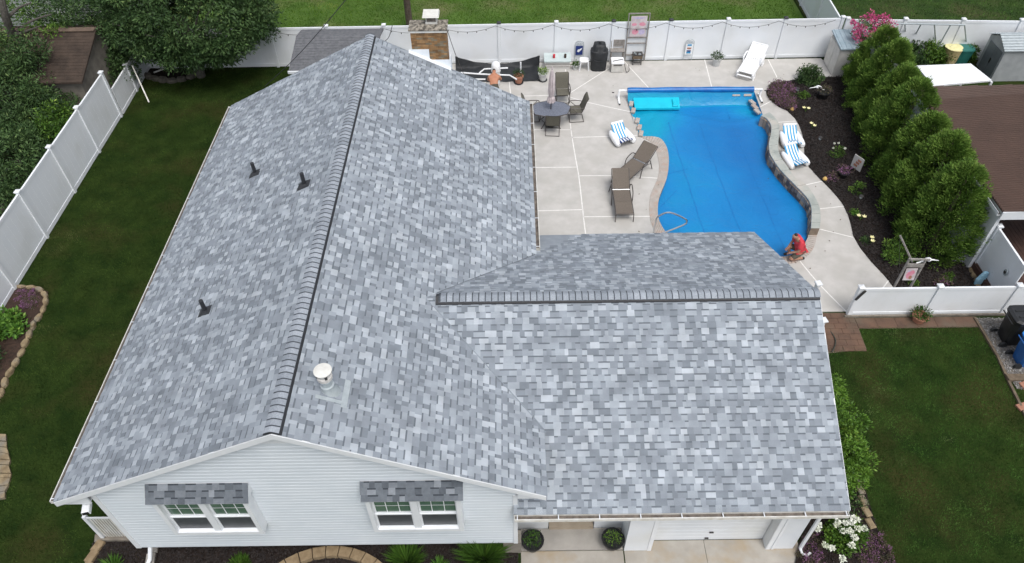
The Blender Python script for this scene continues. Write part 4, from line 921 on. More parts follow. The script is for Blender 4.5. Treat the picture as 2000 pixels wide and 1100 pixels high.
# mat lying over the shallow steps
t = thing('foam_float_mat', 'aqua foam float mat with pillow lying at the back left of the pool', 'float mat', (6.03, 26.17, -.03))
pm = [U(1236, 194, .1), U(1325, 193, .1), U(1328, 211, .06), U(1240, 212, .06)]
mb = MB(); z0, z1 = .03, .085
mb.add([(*pm[3], z0-.05), (*pm[2], z0-.05), (*pm[1], z0), (*pm[0], z0), (*pm[3], z1-.02), (*pm[2], z1-.02), (*pm[1], z1+.12), (*pm[0], z1+.12)], [(3, 2, 1, 0), (4, 5, 6, 7), (0, 1, 5, 4), (1, 2, 6, 5), (2, 3, 7, 6), (3, 0, 4, 7)]); mb.build('mat', 'aqua', t)
mb = MB(); mb.cbox((6.78, 26.20, .16), (.20, .40, .07), 0, (R(12), 0), bev=.03); mb.build('pillow', 'aqua', t)
# bricks weighing the cover edge down
brick0 = None
for k, (u, v, a, lab) in enumerate([(1230, 203, 1.35, 'nearest the reel on the left pool edge'), (1234, 216, 1.35, 'second from the reel on the left pool edge'), (1242, 236, 1.33, 'third from the reel on the left pool edge'), (1246, 249, 1.33, 'fourth from the reel on the left pool edge'), (1249, 261, 1.33, 'fifth from the reel on the left pool edge'),
    (1436, 190, 0, 'left one of two behind the back of the pool'), (1458, 190, 0, 'right one of two behind the back of the pool'), (1469, 200, -1.2, 'nearest the reel on the right pool edge'), (1474, 209, -1.2, 'second from the reel on the right pool edge'), (1479, 218, -1.2, 'third from the reel on the right pool edge')]):
    x, y = U(u, v, .10)
    z = .07 if k not in (5, 6) else .22
    if brick0 is None:
        brick0 = MB().cbox((0, 0, .035), (.32, .17, .07), bev=.008).build('paver_brick', 'coping', local=True); o = brick0; OFF.pop(brick0)
    else: o = brick0.copy(); COL.objects.link(o)
    if k in (5, 6): o.rotation_euler = (R(35), 0, a)
    else: o.rotation_euler = (0, 0, a)
    o.location = (x+(.06 if k < 5 else 0), y, z); tag(o, 'paver on the pool cover, '+lab, 'paver', 'pavers weighing down the pool cover')
# handrail
t = thing('pool_handrail', 'looped stainless handrail at the near left pool edge', 'handrail', (4.85, 18.4, .04))
p0 = Vector((*U(1275, 459, .04), .04)); p1 = Vector((*U(1284, 455, .04), .04)); 
for s_, nm in ((0, 0), (1, 1)):
    pass
mb = MB(); x, y = p0.x, p0.y
pts_ = smoothpts([(p0.x, p0.y, .04), (p0.x+.02, p0.y, .60), (p0.x+.08, p0.y+.02, .86), (p0.x+.45, p0.y+.05, 1.0), (p0.x+1.0, p0.y+.03, .72), (p0.x+1.06, p0.y, .60), (p0.x+.98, p0.y-.02, .50), (p0.x+.45, p0.y-.04, .22), (p0.x+.22, p0.y-.04, .10), (p0.x+.17, p0.y-.04, .04)], 4)
mb.tube(pts_, .030, 8); mb.build('rail', 'steel', t, smooth=True)
for p_ in ((p0.x, p0.y), (p0.x+.17, p0.y-.04)):
    mb = MB(); mb.lathe([(.055, 0), (.05, .015), (.03, .022)], (p_[0], p_[1], .045), 12); mb.build('escutcheon', 'steel', t)

def loft(mb, secs, n=20, p=4., tone=None):
    """rounded-rectangle sections (z, hx, hy, cx, cy)"""
    vs = []
    for z, hx, hy, cx_, cy_ in secs:
        for k in range(n):
            t = 2*math.pi*(k+.5)/n; c, s_ = math.cos(t), math.sin(t); q = (abs(c)**p+abs(s_)**p)**(-1/p); vs.append((cx_+hx*c*q, cy_+hy*s_*q, z))
    fs = [(i*n+k, i*n+(k+1) % n, (i+1)*n+(k+1) % n, (i+1)*n+k) for i in range(len(secs)-1) for k in range(n)]
    fs += [tuple(range(n))[::-1], tuple((len(secs)-1)*n+k for k in range(n))]; return mb.add(vs, fs, tone)

# ================================================================ FURNITURE
# sling dining chair: back at +y
def dining_chair():
    t = thing('patio_chair', 'x', 'chair')
    hw = .27
    mb = MB(); mb.tube([(-hw, -.26, .02), (hw, -.26, .02), (hw, .30, .02), (-hw, .30, .02)], .017, 6, closed=True); mb.build('sled_base', 'bronze', t, local=True)
    for s in (-1, 1):
        mb = MB(); mb.tube(smoothpts([(s*hw, -.26, .02), (s*hw, -.29, .2), (s*hw, -.27, .40), (s*hw, -.05, .43), (s*hw, .20, .44)], 3), .017, 6); mb.build('leg', 'bronze', t, local=True)
        mb = MB(); mb.tube(smoothpts([(s*hw, -.27, .40), (s*(hw+.02), -.28, .60), (s*(hw+.02), -.20, .66), (s*(hw+.02), .10, .66), (s*hw, .30, .62)], 4), .018, 6); mb.build('armrest', 'bronze', t, local=True)
        mb = MB(); mb.tube([(s*hw, .18, .43), (s*hw, .27, .62), (s*hw, .36, .92), (s*hw, .43, 1.04)], .016, 6); mb.build('back_rail', 'bronze', t, local=True)
        mb = MB(); mb.tube([(s*hw, .02, .43), (s*hw, -.20, .64)], .012, 5); mb.build('brace', 'bronze', t, local=True)
    def sling(name, prof, w, th=.012):
        mb = MB(); P = smoothpts([Vector((0, a, b)) for a, b in prof], 4); n = len(P)
        vs = [(x, p.y, p.z+dz-.012*(1-(x/w)**2)) for p in P for x in (-w, -w/2, 0, w/2, w) for dz in (0,)]
        fs = [(i*5+k, i*5+k+1, (i+1)*5+k+1, (i+1)*5+k) for i in range(n-1) for k in range(4)]
        mb.add(vs, fs); b = [(x, y, z-th) for x, y, z in vs]; mb.add(b, [f[::-1] for f in fs]); return mb.build(name, 'sling2', t, local=True, smooth=True)
    sling('seat', [(-.28, .43), (-.24, .445), (0, .43), (.20, .43)], .255); sling('backrest', [(.20, .45), (.27, .62), (.34, .88), (.40, 1.0), (.46, 1.06)], .255)
    return t
ch = dining_chair()
spots = [((1098, 196), 0.05, 'olive sling patio chair on the far side of the hexagonal table, back towards the fence'), ((1124, 232), R(-86), 'olive sling patio chair on the right of the hexagonal table, seen from its side'),
         ((1079, 258), R(176), 'olive sling patio chair on the near side of the hexagonal table'), ((1040, 232), R(92), 'olive sling patio chair half hidden by the roof edge left of the hexagonal table')]
for k, (px, rz, lab) in enumerate(spots):
    x, y = U(px[0], px[1], .03)
    o = ch if k == 0 else dup(ch, (0, 0, 0)); o.location = (x, y, .035); o.rotation_euler = (0, 0, rz); o['label'] = lab; o['group'] = 'chairs around the patio table'
# table
tx, ty = U(1076, 213, .74); t = thing('patio_table', 'octagonal dark patio table with speckled top around a closed umbrella', 'table', (tx, ty, .035))
hexp = [(.80*math.cos(a), .60*math.sin(a)) for a in [R(-90), R(-38), R(0+12), R(48), R(90), R(132), R(168), R(218)]]
mb = MB(); mb.prism(hexp, .695, .712); mb.build('table_top', 'tableg', t, local=True)
mb = MB(); mb.tube([(x*1.01, y*1.01, .70) for x, y in hexp], .02, 6, closed=True); mb.build('rim', 'bronze', t, local=True)
for a in (45, 135, 225, 315):
    c, s = math.cos(R(a)), math.sin(R(a)); mb = MB(); mb.tube(smoothpts([(.45*c, .38*s, .69), (.30*c, .26*s, .45), (.34*c, .30*s, .2), (.55*c, .48*s, .0)], 4), .018, 6); mb.build('leg', 'bronze', t, local=True)
mb = MB(); mb.tube([(.35*math.cos(a), .30*math.sin(a), .22) for a in np.linspace(0, 6.28, 17)[:-1]], .012, 5, closed=True); mb.build('stretcher', 'bronze', t, local=True)
t = thing('patio_umbrella', 'closed pale pink patio umbrella standing through the table', 'umbrella', (tx, ty, .035))
mb = MB(); mb.tube([(0, 0, 0), (0, 0, 2.55)], .02, 8); mb.build('pole', 'bronze', t, local=True)
mb = MB(); mb.lathe([(.24, .0), (.22, .05), (.06, .08), (.04, .2)], (0, 0, 0), 16); mb.build('base', 'dark', t, local=True)
mb = MB(); n = 24; secs = [(1.00, .10), (1.06, .17), (1.2, .15), (1.28, .10), (1.5, .13), (1.9, .13), (2.2, .09), (2.42, .045), (2.46, .02)]
vs = []
for z, r0 in secs:
    for k in range(n): rr_ = r0*(1 if k % 3 else .68)*random.uniform(.93, 1.07); a = 2*math.pi*k/n; vs.append((rr_*math.cos(a), rr_*math.sin(a), z))
mb.add(vs, [(i*n+k, i*n+(k+1) % n, (i+1)*n+(k+1) % n, (i+1)*n+k) for i in range(len(secs)-1) for k in range(n)]); mb.build('folded_canopy', 'pinkwhite', t, local=True)
mb = MB(); mb.lathe([(.01, 2.44), (.03, 2.5), (.025, 2.55), (.005, 2.58)], (0, 0, 0), 10); mb.build('finial', 'pinkwhite', t, local=True)
# sling chaises: head at +y
def chaise():
    t = thing('sling_chaise', 'x', 'chaise'); hw = .31
    for s in (-1, 1):
        mb = MB(); mb.tube([(s*hw, -.98, .30), (s*hw, -.6, .34), (s*hw, .26, .35)], .016, 6); mb.tube([(s*hw, -.98, .30), (s*(hw-.0), -1.04, .0)], .015, 6); mb.build('side_rail', 'bronze', t, local=True)
        mb = MB(); mb.tube(smoothpts([(s*(hw+.05), -.15, .0), (s*(hw+.06), -.12, .35), (s*(hw+.06), -.02, .52), (s*(hw+.06), .28, .56), (s*(hw+.03), .45, .46)], 4), .018, 6); mb.build('armrest', 'bronze', t, local=True)
        mb = MB(); mb.tube([(s*(hw+.03), .45, .46), (s*(hw+.06), .62, .0)], .017, 6); mb.tube([(s*hw, .24, .35), (s*(hw+.03), .55, .28)], .012, 5); mb.build('leg', 'bronze', t, local=True)
        mb = MB(); mb.tube([(s*hw, .28, .36), (s*hw, .92, .80)], .016, 6); mb.build('back_rail', 'bronze', t, local=True)
    mb = MB(); mb.tube([(-hw, -.98, .28), (hw, -.98, .28)], .014, 6); mb.tube([(-hw, .92, .80), (hw, .92, .80)], .015, 6); mb.build('cross_bar', 'bronze', t, local=True)
    def sl_(name, a, b, w=.29):
        mb = MB(); N = 12; vs = []
        for i in range(N+1):
            s_ = i/N
            for x in (-w, -w/2, 0, w/2, w): vs.append((x, a[0]+(b[0]-a[0])*s_, a[1]+(b[1]-a[1])*s_+.018-.02*math.sin(math.pi*s_)*(1-(x/w)**2)))
        fs = [(i*5+k, i*5+k+1, (i+1)*5+k+1, (i+1)*5+k) for i in range(N) for k in range(4)]
        mb.add(vs, fs); mb.add([(x, y, z-.01) for x, y, z in vs], [f[::-1] for f in fs]); mb.build(name, 'sling', t, local=True, smooth=True)
    sl_('leg_sling', (-.97, .30), (-.38, .345)); sl_('seat_sling', (-.37, .347), (.25, .355)); sl_('back_sling', (.30, .375), (.92, .81))
    mb = MB(); mb.tube([(-hw, .275, .365), (hw, .275, .365)], .012, 6); mb.build('hinge_bar', 'steel', t, local=True)
    return t
c1_ = chaise(); a = U(1220, 426, .2); c1_.location = (a[0], a[1]+1.02, .035); c1_['label'] = 'brown sling chaise longue nearest the garage roof, pointing straight away'; c1_['group'] = 'brown sling chaises by the pool'
p, q = U(1214, 348, .3), U(1262, 303, .45); ang = math.atan2(-(q[0]-p[0]), q[1]-p[1]); dx, dy = math.sin(-ang), math.cos(ang)
dup(c1_, (p[0]+dx*.86, p[1]+dy*.86, .035), ang, 'brown sling chaise longue set at an angle, its back towards the pool')
# white resin chaise
p, q = U(1456, 141, .2), U(1484, 102, .8); ang = math.atan2(-(q[0]-p[0]), q[1]-p[1]); ang = R(-30)
t = thing('resin_chaise', 'white moulded plastic chaise longue by the rear fence', 'chaise', (U(1466, 133, .1)[0], U(1466, 133, .1)[1], .035), ang); hw = .33
mb = MB(); 
for k in range(7): x0 = -hw+.02+k*.093; mb.bar((x0+.04, .22, .30), (x0+.04, .90, .76), .078, .02)
mb.bar((-hw, .22, .30), (-hw, .92, .77), .05, .05); mb.bar((hw, .22, .30), (hw, .92, .77), .05, .05); mb.bar((-hw, .92, .77), (hw, .92, .77), .06, .05)
mb.build('backrest', 'plasticw', t, local=True)
mb = MB()
for k in range(11): y0 = -.98+k*.11; zz = .30+.05*math.sin((y0+1)*2.4)-(.12 if y0 < -.9 else 0); mb.cbox((0, y0, zz), (2*hw-.02, .098, .02))
mb.bar((-hw, -1.0, .26), (-hw, .25, .30), .06, .09); mb.bar((hw, -1.0, .26), (hw, .25, .30), .06, .09); mb.build('seat', 'plasticw', t, local=True)
for s in (-1, 1):
    for yy in (-.72, .62):
        mb = MB(); mb.bar((s*hw, yy-.07, .30), (s*(hw+.03), yy-.12, 0), .06, .05); mb.bar((s*hw, yy+.07, .30), (s*(hw+.03), yy+.12, 0), .06, .05); mb.bar((s*(hw+.03), yy-.12, .03), (s*(hw+.03), yy+.12, .03), .05, .05); mb.build('leg', 'plasticw', t, local=True)
    mb = MB(); mb.tube(smoothpts([(s*(hw+.03), -.05, .30), (s*(hw+.06), -.06, .50), (s*(hw+.07), .1, .56), (s*(hw+.07), .40, .56), (s*(hw+.04), .52, .50)], 3), .035, 6); mb.build('armrest', 'plasticw', t, local=True)
# striped inflatable pool loungers: back at +y
def floatlounge(navy=False):
    t = thing('pool_float_lounger', 'x', 'pool float'); 
    for s in (-1, 1):
        mb = MB(); P = smoothpts([(s*.37, -.46, .16), (s*.38, -.30, .17), (s*.36, .0, .20), (s*.34, .30, .24), (s*.32, .50, .27)], 4); n = len(P)
        mb.tube(P, [.03+.125*min(1, math.sin(math.pi*min(1, max(0, (i+.6)/(n+.2))))**.4) for i in range(n)], 12); mb.build('side_tube', 'plasticw', t, local=True, smooth=True)
    def strips(name, y0, z0, y1, z1, mA, mB, ang=0, n=9, sag=.05):
        w = .62
        for k in range(n):
            mb = MB(); xa, xb = -w/2+w*k/n, -w/2+w*(k+1)/n; N = 6; vs = []
            for i in range(N+1):
                s_ = i/N; sh = ang*(s_-.5)
                for x in (xa, xb): X_ = x+sh; c = 1-(2*X_/w)**2 if abs(X_) < w/2 else 0; vs.append((X_, y0+(y1-y0)*s_, z0+(z1-z0)*s_-sag*math.sin(math.pi*s_)*1+.03*math.cos(X_*6)))
            top = vs; fs = [(2*i, 2*i+1, 2*i+3, 2*i+2) for i in range(N)]; mb.add(top, fs); mb.add([(x, y, z-.03) for x, y, z in top], [f[::-1] for f in fs])
            mb.build(name, mA if k % 2 == 0 else mB, t, local=True, smooth=True)
    strips('back_stripe', -.10, .20, .56, .62, 'blueA', 'plasticw'); strips('seat_stripe', -.58, .38, -.10, .19, 'navy' if navy else 'blueA', 'plasticw', ang=.12, sag=.0)
    mb = MB(); mb.tube([(-.30, .57, .62), (.30, .57, .62)], .06, 8); mb.build('pillow', 'plasticw', t, local=True, smooth=True)
    return t
f1 = floatlounge(True); x, y = U(1214, 272, .1); f1.location = (x, y, .03); f1.rotation_euler = (0, 0, R(22)); f1['label'] = 'blue and white striped inflatable lounger with navy stripes left of the pool'
f2 = floatlounge(); x, y = U(1545, 275, .15); f2.location = (x, y, .03); f2.rotation_euler = (0, 0, R(4)); f2['label'] = 'blue and white striped inflatable lounger nearer the heather, on the walk right of the pool'
x, y = U(1552, 313, .15); f3 = dup(f2, (x, y, .03), R(18), 'blue and white striped inflatable lounger nearer the camera, on the walk right of the pool')
for f in (f1, f2, f3): f.scale = (.86, .86, .86)
for f in (f1, f2, f3): f['group'] = 'striped inflatable pool loungers'

# ================================================================ ALONG THE REAR FENCE
# tarp and pool equipment
t = thing('black_tarp', 'black tarp wrapped low around the pool equipment by the rear fence', 'tarp', (-.55, 28.8, .03)); mb = MB(); nx_, ny_ = 34, 12; vs = []
for j in range(ny_+1):
    for i in range(nx_+1):
        x = -2.40+3.66*i/nx_; v_ = j/ny_
        if v_ < .6: y = 28.16+1.15*v_/.6; z = .05+.03*math.sin(x*5+3*v_)+.02*math.sin(x*13)
        else:
            s_ = (v_-.6)/.4; peak = .14+.36*abs((x+.55)/1.8)**2.2; y = 29.31+.12*s_; z = .05+peak*s_
        e = max(0, (x-.95)/.31); z = max(z, .05+.30*max(0, 1-abs(x-1.2)/.12)*(1 if v_ < .6 else 0)*0+z*0) if e == 0 else z+.28*e*(.4 if v_ < .6 else 0)
        vs.append((x, y+.02*math.sin(x*9), z))
mb.add(vs, [(j*(nx_+1)+i, j*(nx_+1)+i+1, (j+1)*(nx_+1)+i+1, (j+1)*(nx_+1)+i) for j in range(ny_) for i in range(nx_)]); mb.build('cloth', 'black', t, smooth=True)
for x in (-2.35, 1.26): 
    mb = MB(); mb.tube([(x, 29.36, 0), (x+.03*random.random(), 29.38, .56)], .035, 6); mb.build('stake', 'black', t)
fx_, fy_ = -.60, 27.98
t = thing('pool_filter', 'white upright pool filter tank behind the bending shirtless man', 'filter', (fx_, fy_, .03)); mb = MB(); mb.lathe([(.14, 0), (.17, .04), (.17, .62), (.19, .66), (.19, .90), (.17, 1.0), (.10, 1.06), (.03, 1.08)], (0, 0, 0), 18); mb.build('tank', 'plasticw', t, local=True, smooth=True)
mb = MB(); mb.lathe([(.195, .64), (.205, .66), (.205, .69), (.195, .71)], (0, 0, 0), 18); mb.build('clamp_ring', 'potw', t, local=True)
mb = MB(); mb.cbox((.0, -.175, .5), (.09, .01, .12)); mb.build('sticker', 'greywood', t, local=True)
t = thing('plumbing', 'white plastic pipes crossing the black tarp', 'pipes', (-.8, 28.2, .1))
for P in ([(900, 142), (940, 145), (995, 147), (1009, 155)], [(936, 143), (946, 135), (992, 133)], [(927, 155), (948, 155)], [(1016, 128), (1018, 138)]):
    mb = MB(); Q = [(*U(a, b, .5), .5) for a, b in P]
    if len(P) == 2 and P[0][0] == 1016: Q = [(*U(1017, 140, .4), .25), (*U(1017, 140, .4), .85)]
    mb.tube(Q, .032, 8); mb.build('pipe', 'plasticw', t)
def foliage_ball(c, r, n, L, W, m, name, parent, flat=.7, up=.4):
    V, tn = blobleaves([c], [r], n, L, W, up=up, shell=.35, flat=flat); return npmesh(name, V, None, tn, m, parent)
def pot(u, v, r, h, m, lab, leaf='leafmid', fr=None, z=.03, n=160, saucer=False, fh=.6, L=.09):
    x, y = U(u, v, z); t = thing('planter_pot', lab, 'planter', (x, y, z)); mb = MB()
    mb.lathe([(r*.68, 0), (r*.95, h*.86), (r*1.08, h*.86), (r*1.08, h), (r*.95, h), (r*.92, h-.03)], (0, 0, 0), 18); mb.build('pot', m, t, local=True)
    mb = MB(); mb.lathe([(r*.9, h-.035), (r*.1, h-.03)], (0, 0, 0), 14); mb.build('potting_soil', 'mulch', t, local=True)
    if saucer: mb = MB(); mb.lathe([(r*.9, 0), (r*1.05, .03), (r*.9, .03)], (0, 0, 0), 16); mb.build('saucer', 'black', t, local=True)
    fr = fr or r*1.2; foliage_ball((x, y, z+h+fr*.35), fr, n, L, L*.35, leaf, 'foliage', t, flat=fh); return t
pot(1013, 162, .20, .36, 'terra', 'terracotta pot with a dark plant in front of the black tarp', 'leafdark', saucer=True, n=260)
pot(1060, 157, .19, .36, 'potw', 'pale pot with a grey-green plant at the right end of the black tarp', 'leafmid', saucer=True, n=240)
pot(1398, 128, .20, .38, 'potw', 'pale pot with a dark plant alone against the rear fence', 'leafdark', n=320, fr=.27)
pot(1123, 136, .12, .22, 'potw', 'small pot with a yellowed plant beside the white stool', 'leafmid', n=90, L=.12)
# deck box
t = thing('deck_storage_box', 'low storage box with pale blue lid against the rear fence', 'storage box', (2.07, 29.33, .03)); mb = MB(); mb.box(1.55, 2.62, 29.12, 29.6, .03, .40); mb.build('body', 'boxbody', t)
for z0 in (.16, .28): mb = MB(); mb.box(1.54, 2.63, 29.105, 29.119, z0, z0+.02); mb.build('groove', 'greywood', t)
mb = MB(); mb.add([(1.50, 29.06, .41), (2.67, 29.06, .41), (2.67, 29.64, .50), (1.50, 29.64, .50), (1.50, 29.06, .46), (2.67, 29.06, .46), (2.67, 29.64, .56), (1.50, 29.64, .56)], [(3, 2, 1, 0), (4, 5, 6, 7), (0, 1, 5, 4), (1, 2, 6, 5), (2, 3, 7, 6), (3, 0, 4, 7)]); mb.build('lid', 'deckbox', t)
for x, m_, lab in ((1.93, 'red', 'small red candle jar standing on the pale blue box lid'), (2.42, 'redroof', 'small dark brown jar standing on the pale blue box lid')):
    mb = MB(); mb.lathe([(.05, 0), (.055, .10), (.055, .15), (.04, .17)], (x, 29.30, .505), 12); tag(mb.build('jar', m_), lab, 'jar')
# decorative wire stands with small flags
def wirestand(x, y, lab, panel):
    t = thing('flag_stand', lab, 'flag stand', (x, y, .03)); w_ = .19; h = 1.0
    for s in (-1, 1): mb = MB(); mb.tube([(s*w_, 0, 0), (s*w_, .04, h*.8)], .010, 5); mb.build('leg', 'galv', t, local=True)
    mb = MB(); mb.tube(smoothpts([(-w_, .04, h*.8), (-w_*.8, .04, h*.93), (0, .04, h), (w_*.8, .04, h*.93), (w_, .04, h*.8)], 4), .012, 5)
    for cx_ in (-.09, 0, .09): mb.tube([(cx_+.04*math.cos(a), .04, h*.86+.04*math.sin(a)) for a in np.linspace(0, 6.28, 9)[:-1]], .008, 4, closed=True)
    mb.tube([(-w_, .04, h*.78), (w_, .04, h*.78)], .010, 5); mb.tube([(-w_, .02, h*.25), (w_, .02, h*.25)], .010, 5); mb.build('scrollwork', 'galv', t, local=True)
    if panel == 1:
        mb = MB(); mb.box(-.155, .155, .005, .02, .34, .76); p_ = mb.build('flag', 'navy', t, local=True)
        mb = MB(); mb.add([(-.10, .002, .50), (-.02, .002, .47), (.10, .002, .60), (.12, .002, .68), (.02, .002, .62), (-.06, .002, .60)], [(0, 1, 2, 3, 4, 5)]); mb.build('white_emblem', 'plasticw', p_, local=True)
    else:
        for zz, cc in ((.70, 'blueA'), (.55, 'terra'), (.42, 'navy'), (.34, 'blueA')):
            mb = MB(); mb.box(-.09, .09, .005, .02, zz, zz+.06); mb.build('printed_block', cc, t, local=True)
        mb = MB(); mb.box(-.155, .155, .022, .03, .28, .77); mb.build('flag', 'plasticw', t, local=True)
    return t
wirestand(*U(1130, 121, .03), 'wire garden flag stand with a dark picture panel left of the white stool', 1); wirestand(*U(1342, 118, .03), 'wire garden flag stand with small blue blocks alone on the rear fence', 2)
x, y = U(1140, 134, .03); t = thing('stool', 'square white plastic stool beside the covered grill', 'stool', (x, y, .03)); mb = MB(); loft(mb, [(.40, .20, .20, 0, 0), (.44, .21, .21, 0, 0), (.455, .19, .19, 0, 0)]); mb.build('seat', 'plasticw', t, local=True)
for sx in (-1, 1):
    for sy in (-1, 1): mb = MB(); mb.bar((sx*.16, sy*.16, .40), (sx*.20, sy*.20, 0), .04); mb.build('leg', 'plasticw', t, local=True)
# covered grill
x, y = U(1168, 134, .03); t = thing('covered_grill', 'tall grill under a fitted black cover against the rear fence', 'grill', (x, y, .03)); mb = MB()
loft(mb, [(0, .33, .26, 0, 0), (.25, .345, .27, 0, 0), (.55, .365, .29, .0, 0), (.80, .385, .30, 0, 0), (.90, .37, .29, 0, 0), (.93, .29, .27, 0, .02), (1.10, .26, .24, 0, .03), (1.18, .24, .20, 0, .04), (1.20, .20, .16, 0, .04)], 28)
rs = np.random.default_rng(3); mb.v = [(a+rs.normal(0, .006), b+rs.normal(0, .006), c) for a, b, c in mb.v]; mb.build('cover', 'black', t, local=True, smooth=True)
mb = MB(); mb.lathe([(.03, 1.20), (.05, 1.23), (.05, 1.26), (.02, 1.28)], (0, .04, 0), 10); mb.build('knob', 'black', t, local=True)
mb = MB(); mb.tube(smoothpts([(-.3, -.27, .62), (-.15, -.31, .54), (0, -.32, .52), (.15, -.31, .54), (.3, -.27, .62)], 3), .012, 5); mb.build('cover_fold', 'black', t, local=True)
# wooden potting stand with cooler chest in front
x, y = U(1204, 124, .03); t = thing('wooden_stand', 'weathered wooden stand with a high back, behind the pale cooler', 'stand', (x, y+.12, .03))
for s in (-1, 1): mb = MB(); mb.bar((s*.28, .12, 0), (s*.28, .12, .98), .05); mb.bar((s*.28, -.15, 0), (s*.28, -.15, .60), .05); mb.build('post', 'greywood', t, local=True)
for zz in (.96, .85, .74): mb = MB(); mb.cbox((0, .12, zz), (.60, .03, .095)); mb.build('slat', 'greywood', t, local=True)
mb = MB(); mb.cbox((0, -.02, .60), (.62, .36, .03)); mb.build('shelf', 'greywood', t, local=True)
x, y = U(1204, 138, .03); t = thing('cooler_chest', 'pale grey cooler chest with a lid and drawer in front of the wooden stand', 'cooler', (x, y, .03)); mb = MB(); mb.cbox((0, 0, .24), (.52, .40, .44), bev=.02); mb.build('body', 'cream', t, local=True)
mb = MB(); mb.cbox((0, 0, .49), (.56, .44, .06), 0, (R(6), 0), bev=.02); mb.build('lid', 'plasticw', t, local=True); mb = MB(); mb.cbox((0, -.212, .38), (.36, .02, .03)); mb.build('handle', 'dark', t, local=True)
mb = MB(); mb.cbox((0, -.205, .19), (.44, .012, .24)); mb.build('drawer', 'cream', t, local=True)
tag(MB().tube(smoothpts([(x+.24, y+.0, .57), (x+.1, y-.1, .56), (x-.2, y-.12, .55)], 4)+0 if False else smoothpts([(x-.22, y-.12, .56), (x, y-.06, .57), (x+.24, y-.02, .55), (x+.36, y-.1, .2), (x+.42, y-.2, .06), (x+.55, y-.05, .08), (x+.52, y+.1, .25)], 4), .014, 6).build('garden_hose', 'dark'), 'dark hose looped over the pale cooler chest', 'hose')
# small black fire table
x, y = U(1243, 124, .03); t = thing('small_side_table', 'small dark box planter table between the tall frame posts', 'side table', (x, y, .03))
for sx in (-1, 1):
    for sy in (-1, 1): mb = MB(); mb.bar((sx*.18, sy*.13, 0), (sx*.18, sy*.13, .42), .035); mb.build('leg', 'dark', t, local=True)
mb = MB(); mb.cbox((0, 0, .38), (.42, .32, .16)); mb.build('box', 'timber', t, local=True); mb = MB(); mb.cbox((0, 0, .472), (.44, .34, .02)); mb.build('rim', 'dark', t, local=True)
mb = MB()
for k in range(9): a = random.uniform(0, 6); mb.cbox((random.uniform(-.14, .14), random.uniform(-.1, .1), .49), (.07, .04, .02), a)
mb.build('glass_chunks', 'galv', t, local=True); mb = MB(); mb.bar((-.16, -.16, .12), (.16, -.16, .12), .03); mb.build('stretcher', 'dark', t, local=True)
# tall frame with banner
pL, pR = U(1221, 119, .03), U(1257, 121, .03); yb_ = pL[1]; t = thing('banner_frame', 'tall grey wooden frame holding a pink and lilac banner at the rear fence', 'banner frame', ((pL[0]+pR[0])/2, yb_, .03))
x0, x1 = AT(1221, 116, yb_).x, AT(1258, 119, yb_).x; zt = 2.28; x0t, x1t = AT(1229, 26, yb_).x, AT(1270, 26, yb_).x; zt = AT(1250, 26, yb_).z
for a, b in ((x0, x0t), (x1, x1t)): mb = MB(); mb.bar((a, yb_, .03), (b, yb_, zt), .05, .04); mb.build('post', 'greywood', t)
def fl_(s): return x0+(x0t-x0)*s, x1+(x1t-x1)*s
for s in (.995, .38, .13, .50): a, b = fl_(s); mb = MB(); z = .03+(zt-.03)*s; mb.bar((a, yb_, z), (b, yb_, z), .035, .05); mb.build('rung', 'greywood', t)
a, b = fl_(.75); z1, z0 = .03+zt*.94, .03+zt*.52; mb = MB(); mb.box(a+.10, b-.10, yb_-.035, yb_-.025, z0, z1); bn = mb.build('banner', 'pinkwhite', t)
MT['bpink'] = mat('banner_pink', (.62, .22, .30), (.70, .34, .42), 9, .8); MT['blilac'] = mat('banner_lilac', (.42, .36, .56), (.55, .50, .66), 9, .8)
xa, xb = a+.10, b-.10
for (fx0, fx1, fz0, fz1, m_) in ((.08, .92, .86, .95, 'blilac'), (.05, .4, .52, .68, 'bpink'), (.5, .95, .50, .70, 'bpink'), (.1, .55, .10, .38, 'bpink'), (.55, .95, .08, .40, 'blilac')):
    n = 10; mb = MB(); cx_, cz_ = xa+(xb-xa)*(fx0+fx1)/2, z0+(z1-z0)*(fz0+fz1)/2; rx, rz_ = (xb-xa)*(fx1-fx0)/2, (z1-z0)*(fz1-fz0)/2
    mb.add([(cx_+rx*math.cos(k*.628)*random.uniform(.8, 1.05), yb_-.037, cz_+rz_*math.sin(k*.628)*random.uniform(.8, 1.05)) for k in range(n)], [tuple(range(n))[::-1]]); mb.build('print', m_, bn)
# storage cabinet
t = thing('storage_cabinet', 'pale resin storage cabinet with a ribbed blue-grey lid in the fence corner', 'storage cabinet', (14.42, 28.9, .03)); mb = MB(); mb.box(13.96, 14.86, 28.3, 29.55, .0, 1.28); mb.build('body', 'cream', t)
mb = MB(); mb.add([(13.90, 28.22, 1.29), (14.92, 28.22, 1.29), (14.92, 29.6, 1.44), (13.90, 29.6, 1.44), (13.90, 28.22, 1.34), (14.92, 28.22, 1.34), (14.92, 29.6, 1.50), (13.90, 29.6, 1.50)], [(3, 2, 1, 0), (4, 5, 6, 7), (0, 1, 5, 4), (1, 2, 6, 5), (2, 3, 7, 6), (3, 0, 4, 7)]); ld = mb.build('lid', 'bluegrey', t)
for k in range(5): x = 14.0+k*.20; mb = MB(); mb.bar((x, 28.24, 1.347), (x, 29.58, 1.507), .05, .02); mb.build('rib', 'bluegrey', ld)
mb = MB(); mb.box(13.93, 13.957, 28.32, 28.90, .06, 1.24); mb.build('door', 'cream', t); mb = MB(); mb.box(13.93, 13.957, 28.92, 29.52, .06, 1.24); mb.build('door', 'cream', t)
